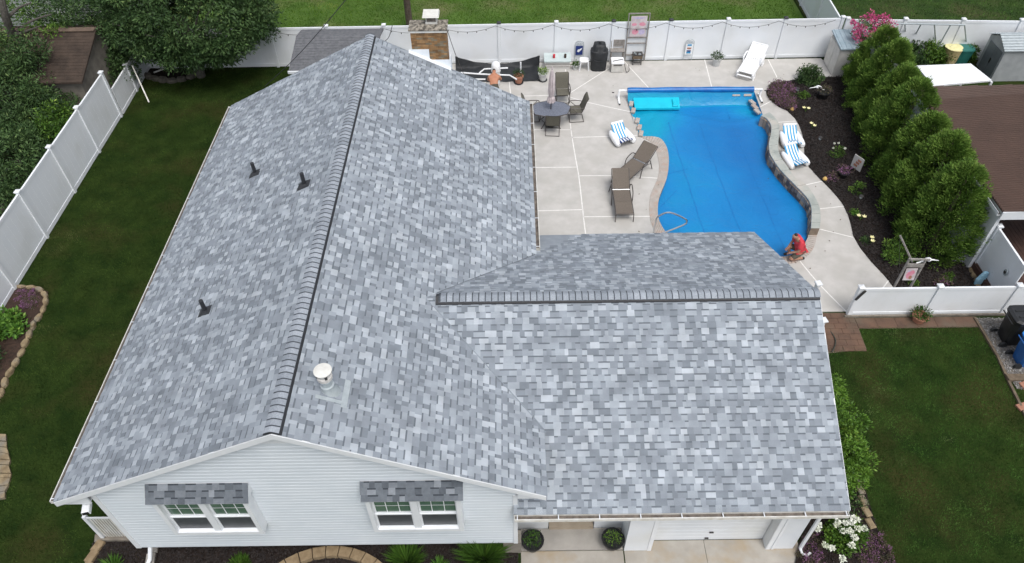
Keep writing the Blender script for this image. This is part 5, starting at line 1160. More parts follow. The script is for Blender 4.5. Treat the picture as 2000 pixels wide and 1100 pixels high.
mb = MB(); mb.box(13.98, 14.84, 28.28, 28.298, .08, 1.22); mb.build('side_panel', 'boxbody', t)

# ================================================================ OUTBUILDINGS AND NEIGHBOURS
def gable_shed(label, x0, x1, yn, yr, yf, ze, zr_, zef, rm, wm, courses=0, name='shed', z0=0):
    t = thing(name, label, 'shed', ((x0+x1)/2, (yn+yf)/2, z0)); mb = MB(); mb.extr([(yn+.2, z0), (yf-.2, z0), (yf-.2, zef), (yr, zr_-.08), (yn+.2, ze)], 'x', x0+.18, x1-.18); mb.build('wall', wm, t)
    for a, za, lab in ((yn, ze, 0), (yf, zef, 1)):
        mb = MB(); mb.add([(x0, a, za), (x1, a, za), (x1, yr, zr_), (x0, yr, zr_), (x0, a, za-.06), (x1, a, za-.06), (x1, yr, zr_-.06), (x0, yr, zr_-.06)], [(0, 1, 2, 3), (7, 6, 5, 4), (0, 4, 5, 1), (1, 5, 6, 2), (3, 7, 4, 0)])
        rf = mb.build('roof', rm, t)
        if courses:
            c = MB(); L = math.hypot(yr-a, zr_-za); n = int(L/courses); d = Vector((0, yr-a, zr_-za)).normalized(); nn = Vector((1, 0, 0)).cross(d); nn = nn if nn.z > 0 else -nn
            for j in range(n):
                u = x0-random.uniform(0, .3)
                while u < x1:
                    w_ = .305; u0, u1 = max(u, x0)+.006, min(u+w_, x1)-.006; u += w_
                    if u1-u0 < .03: continue
                    O = Vector((0, a, za)); P = lambda X_, s_, h: Vector((X_, 0, 0))+O+d*s_+nn*h
                    s0, s1 = j*L/n, (j+1)*L/n; c.add([P(u0, s0, .014), P(u1, s0, .014), P(u1, s1, .004), P(u0, s1, .004), P(u0, s0, 0), P(u1, s0, 0)], [(0, 1, 2, 3), (4, 5, 1, 0)])
            c.build('shingle_courses', rm, rf, stuff=True)
    return t
sh = gable_shed('small shed with old dark grey shingles behind the left end of the house', -8.72, -5.28, 26.05, 28.05, 28.95, 1.95, 2.35, 2.15, 'shedroof', 'white', .15)
mb = MB(); mb.box(-8.75, -8.2, 25.98, 26.04, 1.85, 1.95); mb.build('trim_board', 'trim', sh)
# left neighbour
sh = gable_shed('old shed with a mossy brown roof beyond the left fence', -23.6, -16.55, 25.3, 27.75, 28.6, 2.0, 2.9, 2.65, 'redroof', 'foundation', .16)
mb = MB(); mb.bar((-23.6, 27.75, 2.92), (-16.6, 27.75, 2.92), .30, .03); mb.build('ridge_board', 'paletan', sh)
t = thing('neighbour_house', 'pale sided house wall behind the brown shed roof at top left', 'house', (-23, 32, 0)); mb = MB(); mb.box(-30, -17.0, 31.04, 38, 0, 5.2); w_ = mb.build('wall', 'whitewall', t)
c = MB()
for k in range(34): z0 = .2+k*.15; c.add([(-30, 31.0, z0), (-17.0, 31.0, z0), (-17.0, 31.03, z0+.148), (-30, 31.03, z0+.148), (-30, 31.035, z0), (-17, 31.035, z0)], [(0, 1, 2, 3), (4, 5, 1, 0)])
c.build('siding_courses', 'whitewall', w_, stuff=True); mb = MB(); mb.box(-17.08, -16.9, 30.95, 31.1, 0, 5.2); mb.build('corner_post', 'trim', t); mb = MB(); mb.extr([(30.6, 5.2), (38.4, 5.2), (34.5, 7.0)], 'x', -30.4, -16.6); mb.build('roof', 'shedroof', t)
t = thing('timber_rack', 'weathered grey timber rack standing below the brown shed roof at left', 'rack', (-17.4, 24.3, 0))
for a, b in (((88, 150), (100, 175)), ((118, 143), (148, 192)), ((138, 162), (184, 162)), ((100, 171), (132, 170)), ((140, 150), (158, 192))):
    mb = MB(); mb.bar((*U(*a, 1.2), 1.2), (*U(*b, .3), .3), .07); mb.build('beam', 'greywood', t)
struct(sheet('neighbour_yard', [(-40, 10), (-16.12, 10), (-16.2, 30), (-40, 30)], .01, 'mulchred', 3))
# right neighbour: brown metal patio roof
ZB = 2.55; xb0, xb1 = AT(1962, 415, 16.6).x, 24; A = U(1960, 414, ZB); Bk = U(1990, 155, ZB+.25)
yb0 = A[1]; xb0 = A[0]; yb1 = U(1850, 169, ZB)[1]
nb = thing('neighbour_patio_house', 'brown ribbed metal roof of the neighbouring house at the right', 'house', (19, 20, 0))
mb = MB(); mb.add([(xb0, yb0, ZB), (24, yb0, ZB+.6), (24, yb1-.8, ZB+.6), (xb0, yb1, ZB), (xb0, yb0, ZB-.05), (24, yb0, ZB+.55), (24, yb1-.8, ZB+.55), (xb0, yb1, ZB-.05)], [(0, 1, 2, 3), (7, 6, 5, 4), (0, 4, 5, 1), (1, 5, 6, 2), (2, 6, 7, 3), (3, 7, 4, 0)]); rf = mb.build('roof', 'brownroof', nb)
c = MB(); y_ = yb0+.04; 
while y_ < yb1-.03:
    c.add([(xb0+.01, y_-.022, ZB+.002), (24, y_-.022, ZB+.602), (24, y_, ZB+.642), (xb0+.01, y_, ZB+.042), (24, y_+.02, ZB+.602), (xb0+.01, y_+.02, ZB+.002)], [(0, 1, 2, 3), (3, 2, 4, 5)]) if y_ < yb1-.85 else c.add([(xb0+.01, y_-.022, ZB+.002), (xb0+.01+(24-xb0)*(yb1-y_)/.85, y_-.022, ZB+.002+.6*(yb1-y_)/.85), (xb0+.01+(24-xb0)*(yb1-y_)/.85, y_, ZB+.032+.6*(yb1-y_)/.85), (xb0+.01, y_, ZB+.032)], [(0, 1, 2, 3)])
    y_ += .105
c.build('ribs', 'brownroof', rf, stuff=True)
mb = MB(); mb.box(xb0-.02, 24, yb0-.045, yb0-.003, ZB-.28, ZB+.0); mb.add([(xb0-.02, yb0-.046, ZB), (24, yb0-.046, ZB), (24, yb0-.046, ZB+.6)], [(0, 1, 2)]); mb.build('fascia', 'trim', nb)
mb = MB(); mb.box(xb0-.14, xb0-.13, yb0, yb1, ZB-.14, ZB-.02); mb.box(xb0-.129, xb0-.03, yb0, yb1, ZB-.14, ZB-.13); mb.build('gutter', 'trim', nb); mb = MB(); mb.box(xb0-.125, xb0-.035, yb0+.01, yb1, ZB-.1, ZB-.095); mb.build('gutter_shade', 'dark', nb)
mb = MB(); mb.box(xb0+.05, xb0+.15, yb0+.1, yb1-.1, 0, ZB-.08); wl = mb.build('wall', 'fence', nb)
mb = MB(); mb.box(xb0+.16, 24, 15.0, yb0+2, .02, .30)
c = MB(); k = 0; x_ = xb0+.2
while x_ < 20: m_ = MB(); m_.box(x_, x_+.13, 15.05, yb0+4, .30, .33); m_.build('deck_board', 'brownwood', nb); x_ += .14
mb.build('deck_base', 'brownwood', nb)
# lattice skirt
t = thing('lattice_fence', 'white diamond lattice panel at the foot of the neighbouring wall', 'lattice', (14.6, 16.75, 0))
for k in range(9):
    for s in (-1, 1):
        a0 = k*.13; p_ = (14.45+a0*.55, 16.95-a0*.15, .0); q_ = (14.45+a0*.55+s*.32, 16.95-a0*.15-s*.1, .55)
        mb = MB(); mb.bar(p_, q_, .03, .012); mb.build('slat', 'trim', t)
# white flat canopy
t = thing('white_canopy', 'white flat panel roof of a small shelter behind the evergreens', 'canopy', (17.0, 24.9, 0)); zc = 2.2
C_ = [U(1822, 168, zc), U(1938, 157, zc), U(1896, 124, zc), U(1790, 128, zc)]; m1 = ((C_[0][0]+C_[1][0])/2, (C_[0][1]+C_[1][1])/2); m2 = ((C_[2][0]+C_[3][0])/2, (C_[2][1]+C_[3][1])/2)
for Q in ([C_[0], m1, m2, C_[3]], [m1, C_[1], C_[2], m2]):
    cx_ = sum(q[0] for q in Q)/4; cy_ = sum(q[1] for q in Q)/4; mb = MB(); mb.prism([(cx_+(q[0]-cx_)*.992, cy_+(q[1]-cy_)*.992) for q in Q], zc-.06, zc); mb.build('roof_panel', 'whiteroof', t)
for q in C_: mb = MB(); mb.bar((q[0], q[1], 0), (q[0], q[1], zc-.06), .08); mb.build('post', 'trim', t)
# grey metal shed
t = thing('metal_garden_shed', 'small grey metal shed with dark sliding doors at the right edge', 'shed', (22.3, 28.9, 0)); x0s, x1s, y0s, y1s = 20.55, 25.2, 27.75, 29.10; ym = 28.42
mb = MB(); mb.extr([(y0s, 0), (y1s, 0), (y1s, 1.45), (ym, 1.76), (y0s, 1.45)], 'x', x0s, x1s); mb.build('wall', 'shedgrey', t)
for a, za in ((y0s-.08, 1.46), (y1s+.08, 1.46)):
    mb = MB(); mb.add([(x0s-.1, a, za), (x1s, a, za), (x1s, ym, 1.82), (x0s-.1, ym, 1.82)], [(0, 1, 2, 3)]); mb.add([(x0s-.1, a, za-.03), (x1s, a, za-.03), (x1s, ym, 1.79), (x0s-.1, ym, 1.79)], [(3, 2, 1, 0)]); rf = mb.build('roof', 'galv', t)
    for k in range(6):
        s0 = (k+.5)/6; yy_ = a+(ym-a)*s0; zz = za+(1.82-za)*s0; mb = MB(); mb.bar((x0s-.1, yy_, zz+.012), (x1s, yy_, zz+.012), .03, .018); mb.build('rib', 'galv', rf)
for y0_, y1_ in ((27.88, 28.38), (28.395, 28.92)): mb = MB(); mb.box(x0s-.025, x0s-.003, y0_, y1_, .06, 1.28); d_ = mb.build('door', 'sheddoor', t); mb = MB(); mb.box(x0s-.05, x0s-.026, (y1_ if y0_ < 28.2 else y0_)-.05, (y1_ if y0_ < 28.2 else y0_)+.0, .55, .75); mb.build('handle', 'dark', d_)
# swing frame, bins, veg patch
t = thing('swing_frame', 'dark steel swing set frame over the vegetable patch', 'swing frame', (17.3, 28.6, 0)); zt = 1.9
def UU(u, v, z): return Vector((*U(u, v, z), z))
top = [UU(1748, 46, zt), UU(1885, 49, zt)]
mb = MB(); mb.tube(top, .035, 8); mb.build('top_bar', 'galv', t)
for a, b, zb_ in (((1767, 47), (1771, 84), .3), ((1799, 47), (1776, 92), .2), ((1857, 48), (1817, 120), .05), ((1825, 48), (1829, 96), .3), ((1884, 49), (1889, 98), .3)):
    mb = MB(); mb.tube([UU(*a, zt), UU(*b, zb_)], .028, 8); mb.build('leg', 'galv', t)
mb = MB(); mb.tube([UU(1762, 92, .5), UU(1886, 96, .5)], .025, 8); mb.build('cross_bar', 'galv', t)
MT['tubtan'] = mat('tan_plastic', (.50, .40, .20), (.58, .48, .27), 4, .6)
x, y = U(1851, 122, 0); t = thing('yellow_bin', 'pale yellow plastic tub in the vegetable patch', 'tub', (x, y, 0)); mb = MB(); mb.lathe([(.28, 0), (.38, .7), (.40, .72), (.36, .72)], (0, 0, 0), 16); mb.build('body', 'tubtan', t, local=True); mb = MB(); mb.lathe([(.37, .72), (.40, .75), (.1, .80)], (0, 0, 0), 16); mb.build('lid', 'yellow', t, local=True)
MT['tealbin'] = mat('teal_plastic', (.02, .14, .12), (.03, .18, .155), 4, .5)
x, y = U(1872, 122, 0); t = thing('teal_bin', 'teal plastic bin behind the white flat canopy', 'bin', (x, y, 0)); mb = MB(); loft(mb, [(0, .26, .26, 0, 0), (.7, .34, .34, 0, 0)]); mb.build('body', 'tealbin', t, local=True); mb = MB(); loft(mb, [(.70, .36, .36, 0, 0), (.76, .34, .34, 0, 0)]); mb.build('lid', 'tealbin', t, local=True)
# wheeled bins
def bin_(label, x, y, z, mB, mL, w=.60, d=.68, h=1.06, rz=0):
    t = thing('wheeled_bin', label, 'bin', (x, y, z), rz); mb = MB(); loft(mb, [(.05, d*.36, w*.38, .03, 0), (.45, d*.42, w*.44, .01, 0), (h-.10, d*.48, w*.48, 0, 0), (h-.04, d*.52, w*.52, 0, 0), (h, d*.52, w*.52, 0, 0)], 24, 6); mb.build('body', mB, t, local=True)
    mb = MB(); loft(mb, [(h+.002, d*.54, w*.54, .0, 0), (h+.04, d*.54, w*.54, 0, 0), (h+.075, d*.46, w*.46, .02, 0)], 24, 6); l_ = mb.build('lid', mL, t, local=True)
    for k in (-1, 1): mb = MB(); mb.cbox((.02, k*.12, h+.085), (d*.75, .05, .02)); mb.build('lid_rib', mL, l_, local=True)
    for s in (-1, 1): mb = MB(); mb.tube([(-d*.42, s*(w*.46), .11), (-d*.42, s*(w*.36), .11)], .11, 14); mb.build('wheel', 'binblack', t, local=True)
    mb = MB(); mb.tube([(-d*.62, -w*.38, h-.05), (-d*.62, w*.38, h-.05)], .018, 8); mb.build('handle', mB, t, local=True); return t
bin_('black wheeled bin with a dark lid beside the low white fence', 14.75, 13.72, -.06, 'binblack', 'binblack', .70, .82, 1.10)
bin_('blue wheeled recycling bin on gravel at the right edge', 14.80, 12.93, -.10, 'binblue', 'binlid', .62, .72, 1.0)

# ================================================================ BEDS, WALKS, STONES
struct(sheet('mulch_bed', [tuple(p) for p in deckR[::1]]+[(12.2, 14.80), (14.85, 14.80), (14.85, 28.2)], .012, 'mulch', .5, bump=.05))
def scatter(name, poly, n, s0, s1, m, z0, lab):
    xs = [p[0] for p in poly]; ys = [p[1] for p in poly]; x = rng.uniform(min(xs), max(xs), n); y = rng.uniform(min(ys), max(ys), n); k = inpoly(x, y, poly); x = x[k]; y = y[k]; n = len(x)
    a = rng.uniform(0, 6.28, n); l = rng.uniform(s0, s1, n); w_ = l*rng.uniform(.25, .6, n); t1 = rng.normal(0, .35, n); zc = gzv(y)+z0+rng.uniform(0, .03, n)
    dx, dy = np.cos(a), np.sin(a); V = np.empty((n, 4, 3))
    for i, (p_, q_) in enumerate(((-1, -1), (1, -1), (1, 1), (-1, 1))):
        V[:, i, 0] = x+dx*l*p_/2-dy*w_*q_/2; V[:, i, 1] = y+dy*l*p_/2+dx*w_*q_/2; V[:, i, 2] = zc+t1*l*p_/2+rng.normal(0, .004, n)
    o = npmesh(name, V.reshape(-1, 3), None, rng.beta(2, 3.5, n), m, stuff=True); return tag(o, lab, 'mulch' if m == 'chip' else 'gravel')
bedR = [tuple(p) for p in deckR]+[(12.2, 14.9), (14.8, 14.9), (14.8, 28.1)]
scatter('mulch_chips', bedR, 30000, .03, .085, 'chip', .05, 'dark bark mulch chips over the bed right of the pool')
bedF = UL([(186, 1052), (300, 1050), (1000, 1050), (1012, 1055), (1012, 1135), (160, 1135)])
struct(sheet('front_mulch_bed', bedF, .02, 'mulch', .5, bump=.03)); scatter('mulch_chips', bedF, 9000, .02, .06, 'chip', .045, 'black bark mulch chips in the bed below the gable wall')
bedG = UL([(1545, 1135), (1560, 1060), (1590, 1000), (1630, 900), (1640, 760), (1668, 850), (1690, 960), (1712, 1035), (1770, 1135)])
struct(sheet('corner_mulch_bed', bedG, .025, 'mulch', .4, bump=.03)); scatter('mulch_chips', bedG, 6000, .02, .06, 'chip', .045, 'dark bark mulch chips in the bed at the garage corner')
bedL = UL([(-60, 700), (0, 620), (30, 565), (62, 560), (96, 572), (88, 600), (60, 650), (38, 700), (15, 740), (-20, 800), (-60, 800)])
struct(sheet('side_mulch_bed', bedL, .025, 'mulchred', .4, bump=.04))
bedT = UL([(280, 150), (310, 160), (370, 158), (395, 140), (400, 118), (300, 112)])
struct(sheet('tree_ring_bed', bedT, .02, 'mulch', .5, bump=.04))
# stones
stone_i = 0
def stone(parent, x, y, l, w, h, a, m='stone', name='stone', z=None):
    mb = MB(); n = 9; P = [((l/2)*math.cos(2*math.pi*k/n+.2)*random.uniform(.86, 1.1), (w/2)*math.sin(2*math.pi*k/n+.2)*random.uniform(.86, 1.1)) for k in range(n)]; zz = gz(y)-.02 if z is None else z
    c, s = math.cos(a), math.sin(a); vs = []
    for k_, zf in ((1.0, 0), (1.02, h*.7), (.84, h)): vs += [(x+(p*c-q*s)*k_, y+(p*s+q*c)*k_, zz+zf+(random.uniform(-.01, .01) if zf else 0)) for p, q in P]
    mb.add(vs, [(j*n+i, j*n+(i+1) % n, (j+1)*n+(i+1) % n, (j+1)*n+i) for j in range(2) for i in range(n)]+[tuple(2*n+i for i in range(n))]); return mb.build(name, m, parent)
def stonerow(label, px, L, w, h, m='stone', kind='stone_edging', jit=.15):
    P = resample(smoothpts(UL(px), 4), max(2, int(sum((Vector(b)-Vector(a)).length for a, b in zip(UL(px), UL(px)[1:]))/L))); t = thing(kind, label, 'edging', (P[0].x, P[0].y, gz(P[0].y)))
    for a, b in zip(P, P[1:]):
        c = (a+b)/2; stone(t, c.x, c.y, (b-a).length*1.06, w*random.uniform(.8, 1.2), h*random.uniform(.8, 1.2), math.atan2(b.y-a.y, b.x-a.x)+random.uniform(-jit, jit), m)
    return t
stonerow('buff field stones edging the planting bed along the left fence', [(32, 562), (62, 563), (86, 572), (92, 590), (82, 612), (65, 640), (50, 675), (35, 705), (18, 735), (5, 765), (-12, 800)], .34, .17, .13)
stonerow('grey field stones ringing the bed under the dark leafy tree', [(285, 150), (310, 158), (345, 160), (375, 153), (392, 140), (398, 122)], .38, .3, .2, 'stonegrey')
t = thing('block_edging', 'buff edging blocks at the lawn side of the garage corner bed', 'edging', (8.5, 8.5, -.35))
for k, (u, v) in enumerate([(1671, 936), (1678, 958), (1684, 980), (1691, 1002), (1698, 1025)]): x, y = U(u, v); mb = MB(); mb.cbox((x, y, gz(y)+.05), (.17, .275, .13), .12+.03*k, bev=.025); mb.build('block', 'stone', t)
t = thing('flagstone_patch', 'buff flagstones set close together at the left edge of the lawn', 'flagstones', (-14, 10.5, -.25))
for row in range(10):
    for k in range(4):
        def cp(i, j): random.seed(i*31+j*7+5); return U(23-24*j-abs(i-5)**1.6*.7+random.uniform(-4, 4), 848+i*12.8+random.uniform(-4, 4))
        Q = [cp(row, k), cp(row+1, k), cp(row+1, k+1), cp(row, k+1)]; mx, my = sum(q[0] for q in Q)/4, sum(q[1] for q in Q)/4
        Q = [(mx+(q[0]-mx)*.93, my+(q[1]-my)*.90) for q in Q]; mb = MB(); hz = gz(my)+random.uniform(.05, .09); mb.prism(Q, gz(my)-.02, hz); mb.build('flagstone', 'stone', t)
random.seed(99)
# curved block wall under the gable
t = thing('curved_block_border', 'curved border of tan concrete blocks in the bed below the gable wall', 'border', (-4.3, 7.2, -.35))
top = U(652, 1072); cx_, cy_ = top[0], top[1]-2.05
for k in range(11):
    a = R(90-52+k*9.45); am = R(90-52+(k+1)*9.45-.7); P = [(cx_+r0*math.cos(t_), cy_+r0*math.sin(t_)) for r0, t_ in ((1.80, a), (1.80, am), (2.05, am), (2.05, a))]; mb = MB(); mb.prism([P[0], P[3], P[2], P[1]], -.40, -.17+random.uniform(0, .006)); mb.build('block', 'block', t)
t = thing('block_edging', 'large tan edging blocks at the left end of the front bed', 'edging', (-9.8, 7.4, -.35))
for u, v, l, w_, a in [(232, 1053, .70, .16, 0), (201, 1052, .3, .2, .3), (194, 1070, .3, .2, 1.2), (182, 1090, .3, .2, 1.25), (172, 1112, .3, .2, 1.25)]:
    x, y = U(u, v); mb = MB(); mb.cbox((x, y, gz(y)+.05), (l, w_, .18), a, bev=.02); mb.build('block', 'curb' if v < 1054 else 'block', t)
t = thing('concrete_edging', 'short run of pale concrete edging in the front bed beside the downspout', 'edging', (-8.3, 7.2, -.35))
for k in range(3): x, y = U(302-6*k, 1072+22*k); mb = MB(); mb.cbox((x, y, gz(y)+.05), (.20, .27, .12), .18, bev=.01); mb.build('block', 'porch', t)
# porch, driveway
pv = thing('driveway', 'pale concrete porch and driveway slabs', 'driveway', (4, 7, -.35)); pv['kind'] = 'structure'; del pv['category']; del pv['label']
def slabp(pts, z0, z1, m, name='slab'): mb = MB(); mb.prism(pts, z0, z1); return mb.build(name, m, pv)
slabp([(.115, 7.58), (2.60, 7.58), (2.60, 8.13), (.115, 8.13)], -.55, -.30, 'porch'); slabp([(.115, 3.0), (2.60, 3.0), (2.60, 7.565), (.115, 7.565)], -.55, -.335, 'drive')
slabp([(2.63, 7.20), (4.6, 7.20), (4.6, 7.80), (2.63, 7.80)], -.55, -.338, 'drive'); slabp([(4.61, 7.20), (6.9, 7.20), (6.9, 7.80), (4.61, 7.80)], -.55, -.338, 'drive')
slabp([(2.63, 2), (4.6, 2), (4.6, 7.188), (2.63, 7.188)], -.55, -.34, 'drive'); slabp([(4.61, 2), (6.9, 2), (6.9, 7.188), (4.61, 7.188)], -.55, -.34, 'drive')
def rectwalk():
    poly = [(8.75, 14.80), (8.75, 13.22), (10.42, 13.42), (10.42, 14.16), (14.03, 14.16), (14.1, 14.58), (10.2, 14.58), (10.2, 14.80)]
    wk = thing('garden_walk', 'x', 'x', (11, 14.4, 0)); wk['kind'] = 'structure'; del wk['category']; del wk['label']; sheet('sand_bed', poly, .010, 'grout', .5, parent=wk)
    for (X0, X1, Y0_, Y1_, px, py) in ((8.7, 10.40, 13.34, 14.78, .34, .206), (10.42, 14.04, 14.17, 14.57, .60, .40)):
        j = 0; y = Y0_
        while y < Y1_-.03:
            x = X0-(px/2 if j % 2 else 0)
            while x < X1-.02:
                a, b = max(x, X0), min(x+px, X1); c, d = y, min(y+py, Y1_); x += px
                if b-a < .04: continue
                e = random.uniform(.024, .030); mb = MB(); vs = [(p, q, gz(q)+e-.03) for p, q in ((a+.004, c+.004), (b-.004, c+.004), (b-.004, d-.004), (a+.004, d-.004))]
                mb.add(vs+[(p, q, z+.03) for p, q, z in vs], [(4, 5, 6, 7), (0, 1, 5, 4), (1, 2, 6, 5), (2, 3, 7, 6), (3, 0, 4, 7)]); mb.build('paver', 'paver', wk)
            y += py; j += 1
rectwalk()
# gravel by the bins
gp = UL([(1905, 622), (2100, 622), (2100, 770), (1985, 760), (1960, 720), (1935, 680)])
struct(sheet('gravel_strip', gp, .012, 'curb', .5)); scatter('gravel', gp, 14000, .02, .05, 'pebble', .02, 'grey gravel under the wheeled bins')
t = thing('timber_edging', 'weathered timber edging between the front lawn and the gravel', 'edging', (14.1, 14, 0))
ep = UL([(1902, 622), (1925, 660), (1948, 700), (1968, 745), (1995, 800), (2020, 850)])
for a, b in zip(ep, ep[1:]): mb = MB(); mb.bar((a[0], a[1], gz(a[1])+.02), (b[0], b[1], gz(b[1])+.02), .07, .10); mb.build('timber', 'timber', t)
t = thing('stepping_pavers', 'red stepping pavers on tan gravel at the right edge', 'pavers', (15.0, 12, -.1))
for u, v in ((2004, 752), (1998, 795), (2018, 775), (2025, 810)): x, y = U(u, v); mb = MB(); mb.cbox((x, y, gz(y)+.04), (.40, .20, .06), .3, bev=.008); mb.build('paver', 'redbrick', t)
x, y = U(1988, 740); mb = MB(); mb.cbox((x, y, gz(y)+.05), (.7, .22, .12), 0, bev=.01); tag(mb.build('timber_sleeper', 'timber'), 'short brown timber lying in front of the blue recycling bin', 'timber')
# edge stones at foot of neighbouring wall
stonerow('small buff stones along the foot of the neighbouring white wall', [(1882, 508), (1892, 525), (1902, 545), (1912, 566)], .22, .16, .12)

# ================================================================ PLANTS
def vol_leaves(fn, nclump, nper, rc, L, W, m, name, parent, up=.3, flat=.8):
    C = np.array([fn() for _ in range(nclump)]); Rr = rng.uniform(rc*.7, rc*1.3, nclump)
    V, tn = blobleaves(C, Rr, nper, L, W, up=up, shell=.55, flat=flat); return npmesh(name, V, None, tn, m, parent)
def ellip(cx_, cy_, cz_, rx, ry, rz_, lo=.55):
    def f():
        v = rng.normal(size=3); v /= np.linalg.norm(v); q = rng.uniform(lo, 1)
        return (cx_+v[0]*rx*q, cy_+v[1]*ry*q, cz_+abs(v[2]) * rz_*q if v[2] > -.35 else cz_+v[2]*rz_*q*.6)
    return f
def bush(lab, cat, u, v, r, h, m, n=30, nper=60, L=.07, W=.03, rc=.13, group=None, xy=None, kind='shrub', lo=.4, stem=True, rx=None):
    x, y = xy or U(u, v); z = gz(y); t = thing(kind, lab, cat, (x, y, z), group=group); rx = rx or r
    vol_leaves(ellip(x, y, z+h*.35, rx, r, h*.62, lo), n, nper, rc, L, W, m, 'foliage', t)
    if stem:
        mb = MB()
        for k in range(4): a = random.uniform(0, 6.28); mb.tube([(0, 0, 0), (.25*rx*math.cos(a), .25*r*math.sin(a), h*.35), (.6*rx*math.cos(a), .6*r*math.sin(a), h*.7)], [.022, .015, .006], 5)
        mb.build('stem', 'bark', t, local=True)
    return t
def blossoms(t, pts, r, m='leafwhite', name='blossom', n=26):
    for (x, y, z) in pts:
        V, tn = blobleaves([(x, y, z)], [r], n*3, r*.8, r*.7, up=.2, shell=.3, flat=.75); npmesh(name, V, None, np.clip(tn+.2, 0, 1), m, t)
# row of arborvitae
def arb_mesh(t, H, Rm, seed, ncl=430, nper=92):
    r_ = np.random.default_rng(seed); h = r_.beta(1.15, 1.25, ncl)*H*.97+.05; a = r_.uniform(0, 6.283, ncl)
    prof = Rm*np.clip((1-(h/H)**2.0), 0, 1)**.70*np.clip(.85+.8*h/H, 0, 1); lump = 1.0+.07*np.sin(a*3+h*2.1+seed)+r_.normal(0, .085, ncl)
    q = np.sqrt(r_.uniform(.45, 1, ncl)); rr_ = prof*lump*q
    C = np.stack([rr_*np.cos(a), rr_*np.sin(a), h], 1); ct = r_.uniform(-.22, .22, ncl)+.12*(h/H-.5)
    n = ncl*nper; Cc = np.repeat(C, nper, 0); N = unit(r_.normal(size=(n, 3))); rad = np.repeat(r_.uniform(.13, .24, ncl), nper)[:, None]*(.6+.4*np.repeat(1-h/H, nper)[:, None]+.2)
    off = N*rad*r_.uniform(.3, 1.05, (n, 1)); out = unit(np.stack([np.repeat(np.cos(a), nper), np.repeat(np.sin(a), nper), np.full(n, .55)], 1))
    D = unit(out*1.1+N*.55+r_.normal(size=(n, 3))*.3+np.array([0, 0, .55])); V = leaves(Cc+off, D, .115, .030)
    tone = np.clip(.42+np.repeat(ct, nper)+r_.normal(0, .13, n), 0, 1); off0 = np.array(OFF[t]); return npmesh('crown', V+off0, None, tone, 'arb', t)
protos = []
for sd_ in (1, 2, 3):
    t = thing('arborvitae', 'x', 'evergreen tree', (0, 0, 0)); arb_mesh(t, 1.0*3.3, 1.22, sd_)
    mb = MB(); mb.tube([(0, 0, 0), (.02, .01, 1.6), (0, 0, 3.0)], [.09, .06, .015], 8); mb.build('trunk', 'bark', t, local=True); protos.append(t)
rowp = [(15.05, 27.2, 2.85, 'farthest evergreen of the row, beside the pink crepe myrtle'), (14.85, 25.7, 3.05, 'second evergreen from the rear fence in the row by the pool bed'), (14.6, 24.1, 2.95, 'third evergreen from the rear fence in the row by the pool bed'),
        (14.35, 22.5, 3.35, 'middle evergreen of the row, behind the small pale garden sign'), (14.25, 20.8, 3.05, 'third evergreen from the near end of the row'), (14.1, 19.25, 3.4, 'second evergreen from the near end of the row'), (14.0, 17.75, 3.3, 'nearest and largest evergreen of the row, beside the flag trellis')]
for k, (x, y, h, lab) in enumerate(rowp):
    o = protos[k] if k < 3 else dup(protos[k % 3], (0, 0, 0)); s = h/3.3; o.location = (x, y, 0); o.rotation_euler = (0, 0, k*1.7); w_ = s*random.uniform(.98, 1.08); o.scale = (w_, w_, s); o['label'] = lab; o['group'] = 'row of evergreens beside the pool bed'
# big tree at the left
def limb_tree(t, x, y, z, H, spread, m='barkgrey', n=6, r0=.2):
    mb = MB(); mb.tube([(x, y, z), (x+.1, y, z+H*.3), (x+.05, y+.1, z+H*.6)], [r0, r0*.75, r0*.5], 10); mb.build('trunk', m, t); 
    for k in range(n): a = k*6.283/n+random.uniform(-.3, .3); mb = MB(); mb.tube(smoothpts([(x+.05, y, z+H*.3), (x+spread*.35*math.cos(a), y+spread*.35*math.sin(a), z+H*.5), (x+spread*.8*math.cos(a), y+spread*.8*math.sin(a), z+H*.72)], 3), [r0*.4, r0*.34, r0*.28, r0*.2, r0*.14, r0*.1, r0*.05], 7); mb.build('limb', m, t)
t = thing('leafy_tree', 'large dark green leafy tree in the far left corner of the yard', 'tree', (-13.6, 29.0, 0)); limb_tree(t, -13.6, 29.0, 0, 4.6, 3.2, n=8)
def bigf():
    while True:
        v = rng.normal(size=3); v /= np.linalg.norm(v); q = rng.uniform(.6, 1)**.7; p = (-13.25+3.6*v[0]*q, 29.0+2.4*v[1]*q, 2.95+(2.9 if v[2] > 0 else 2.1)*v[2]*q)
        if p[2] > .9+.35*abs(p[0]+13.1)*0: return p
C = np.array([bigf() for _ in range(680)]); V, tn = blobleaves(C, rng.uniform(.22, .48, len(C)), 105, .17, .055, up=-.15, shell=.3, flat=.7, tonejit=.25); npmesh('crown', V, None, tn, 'leafdark', t)
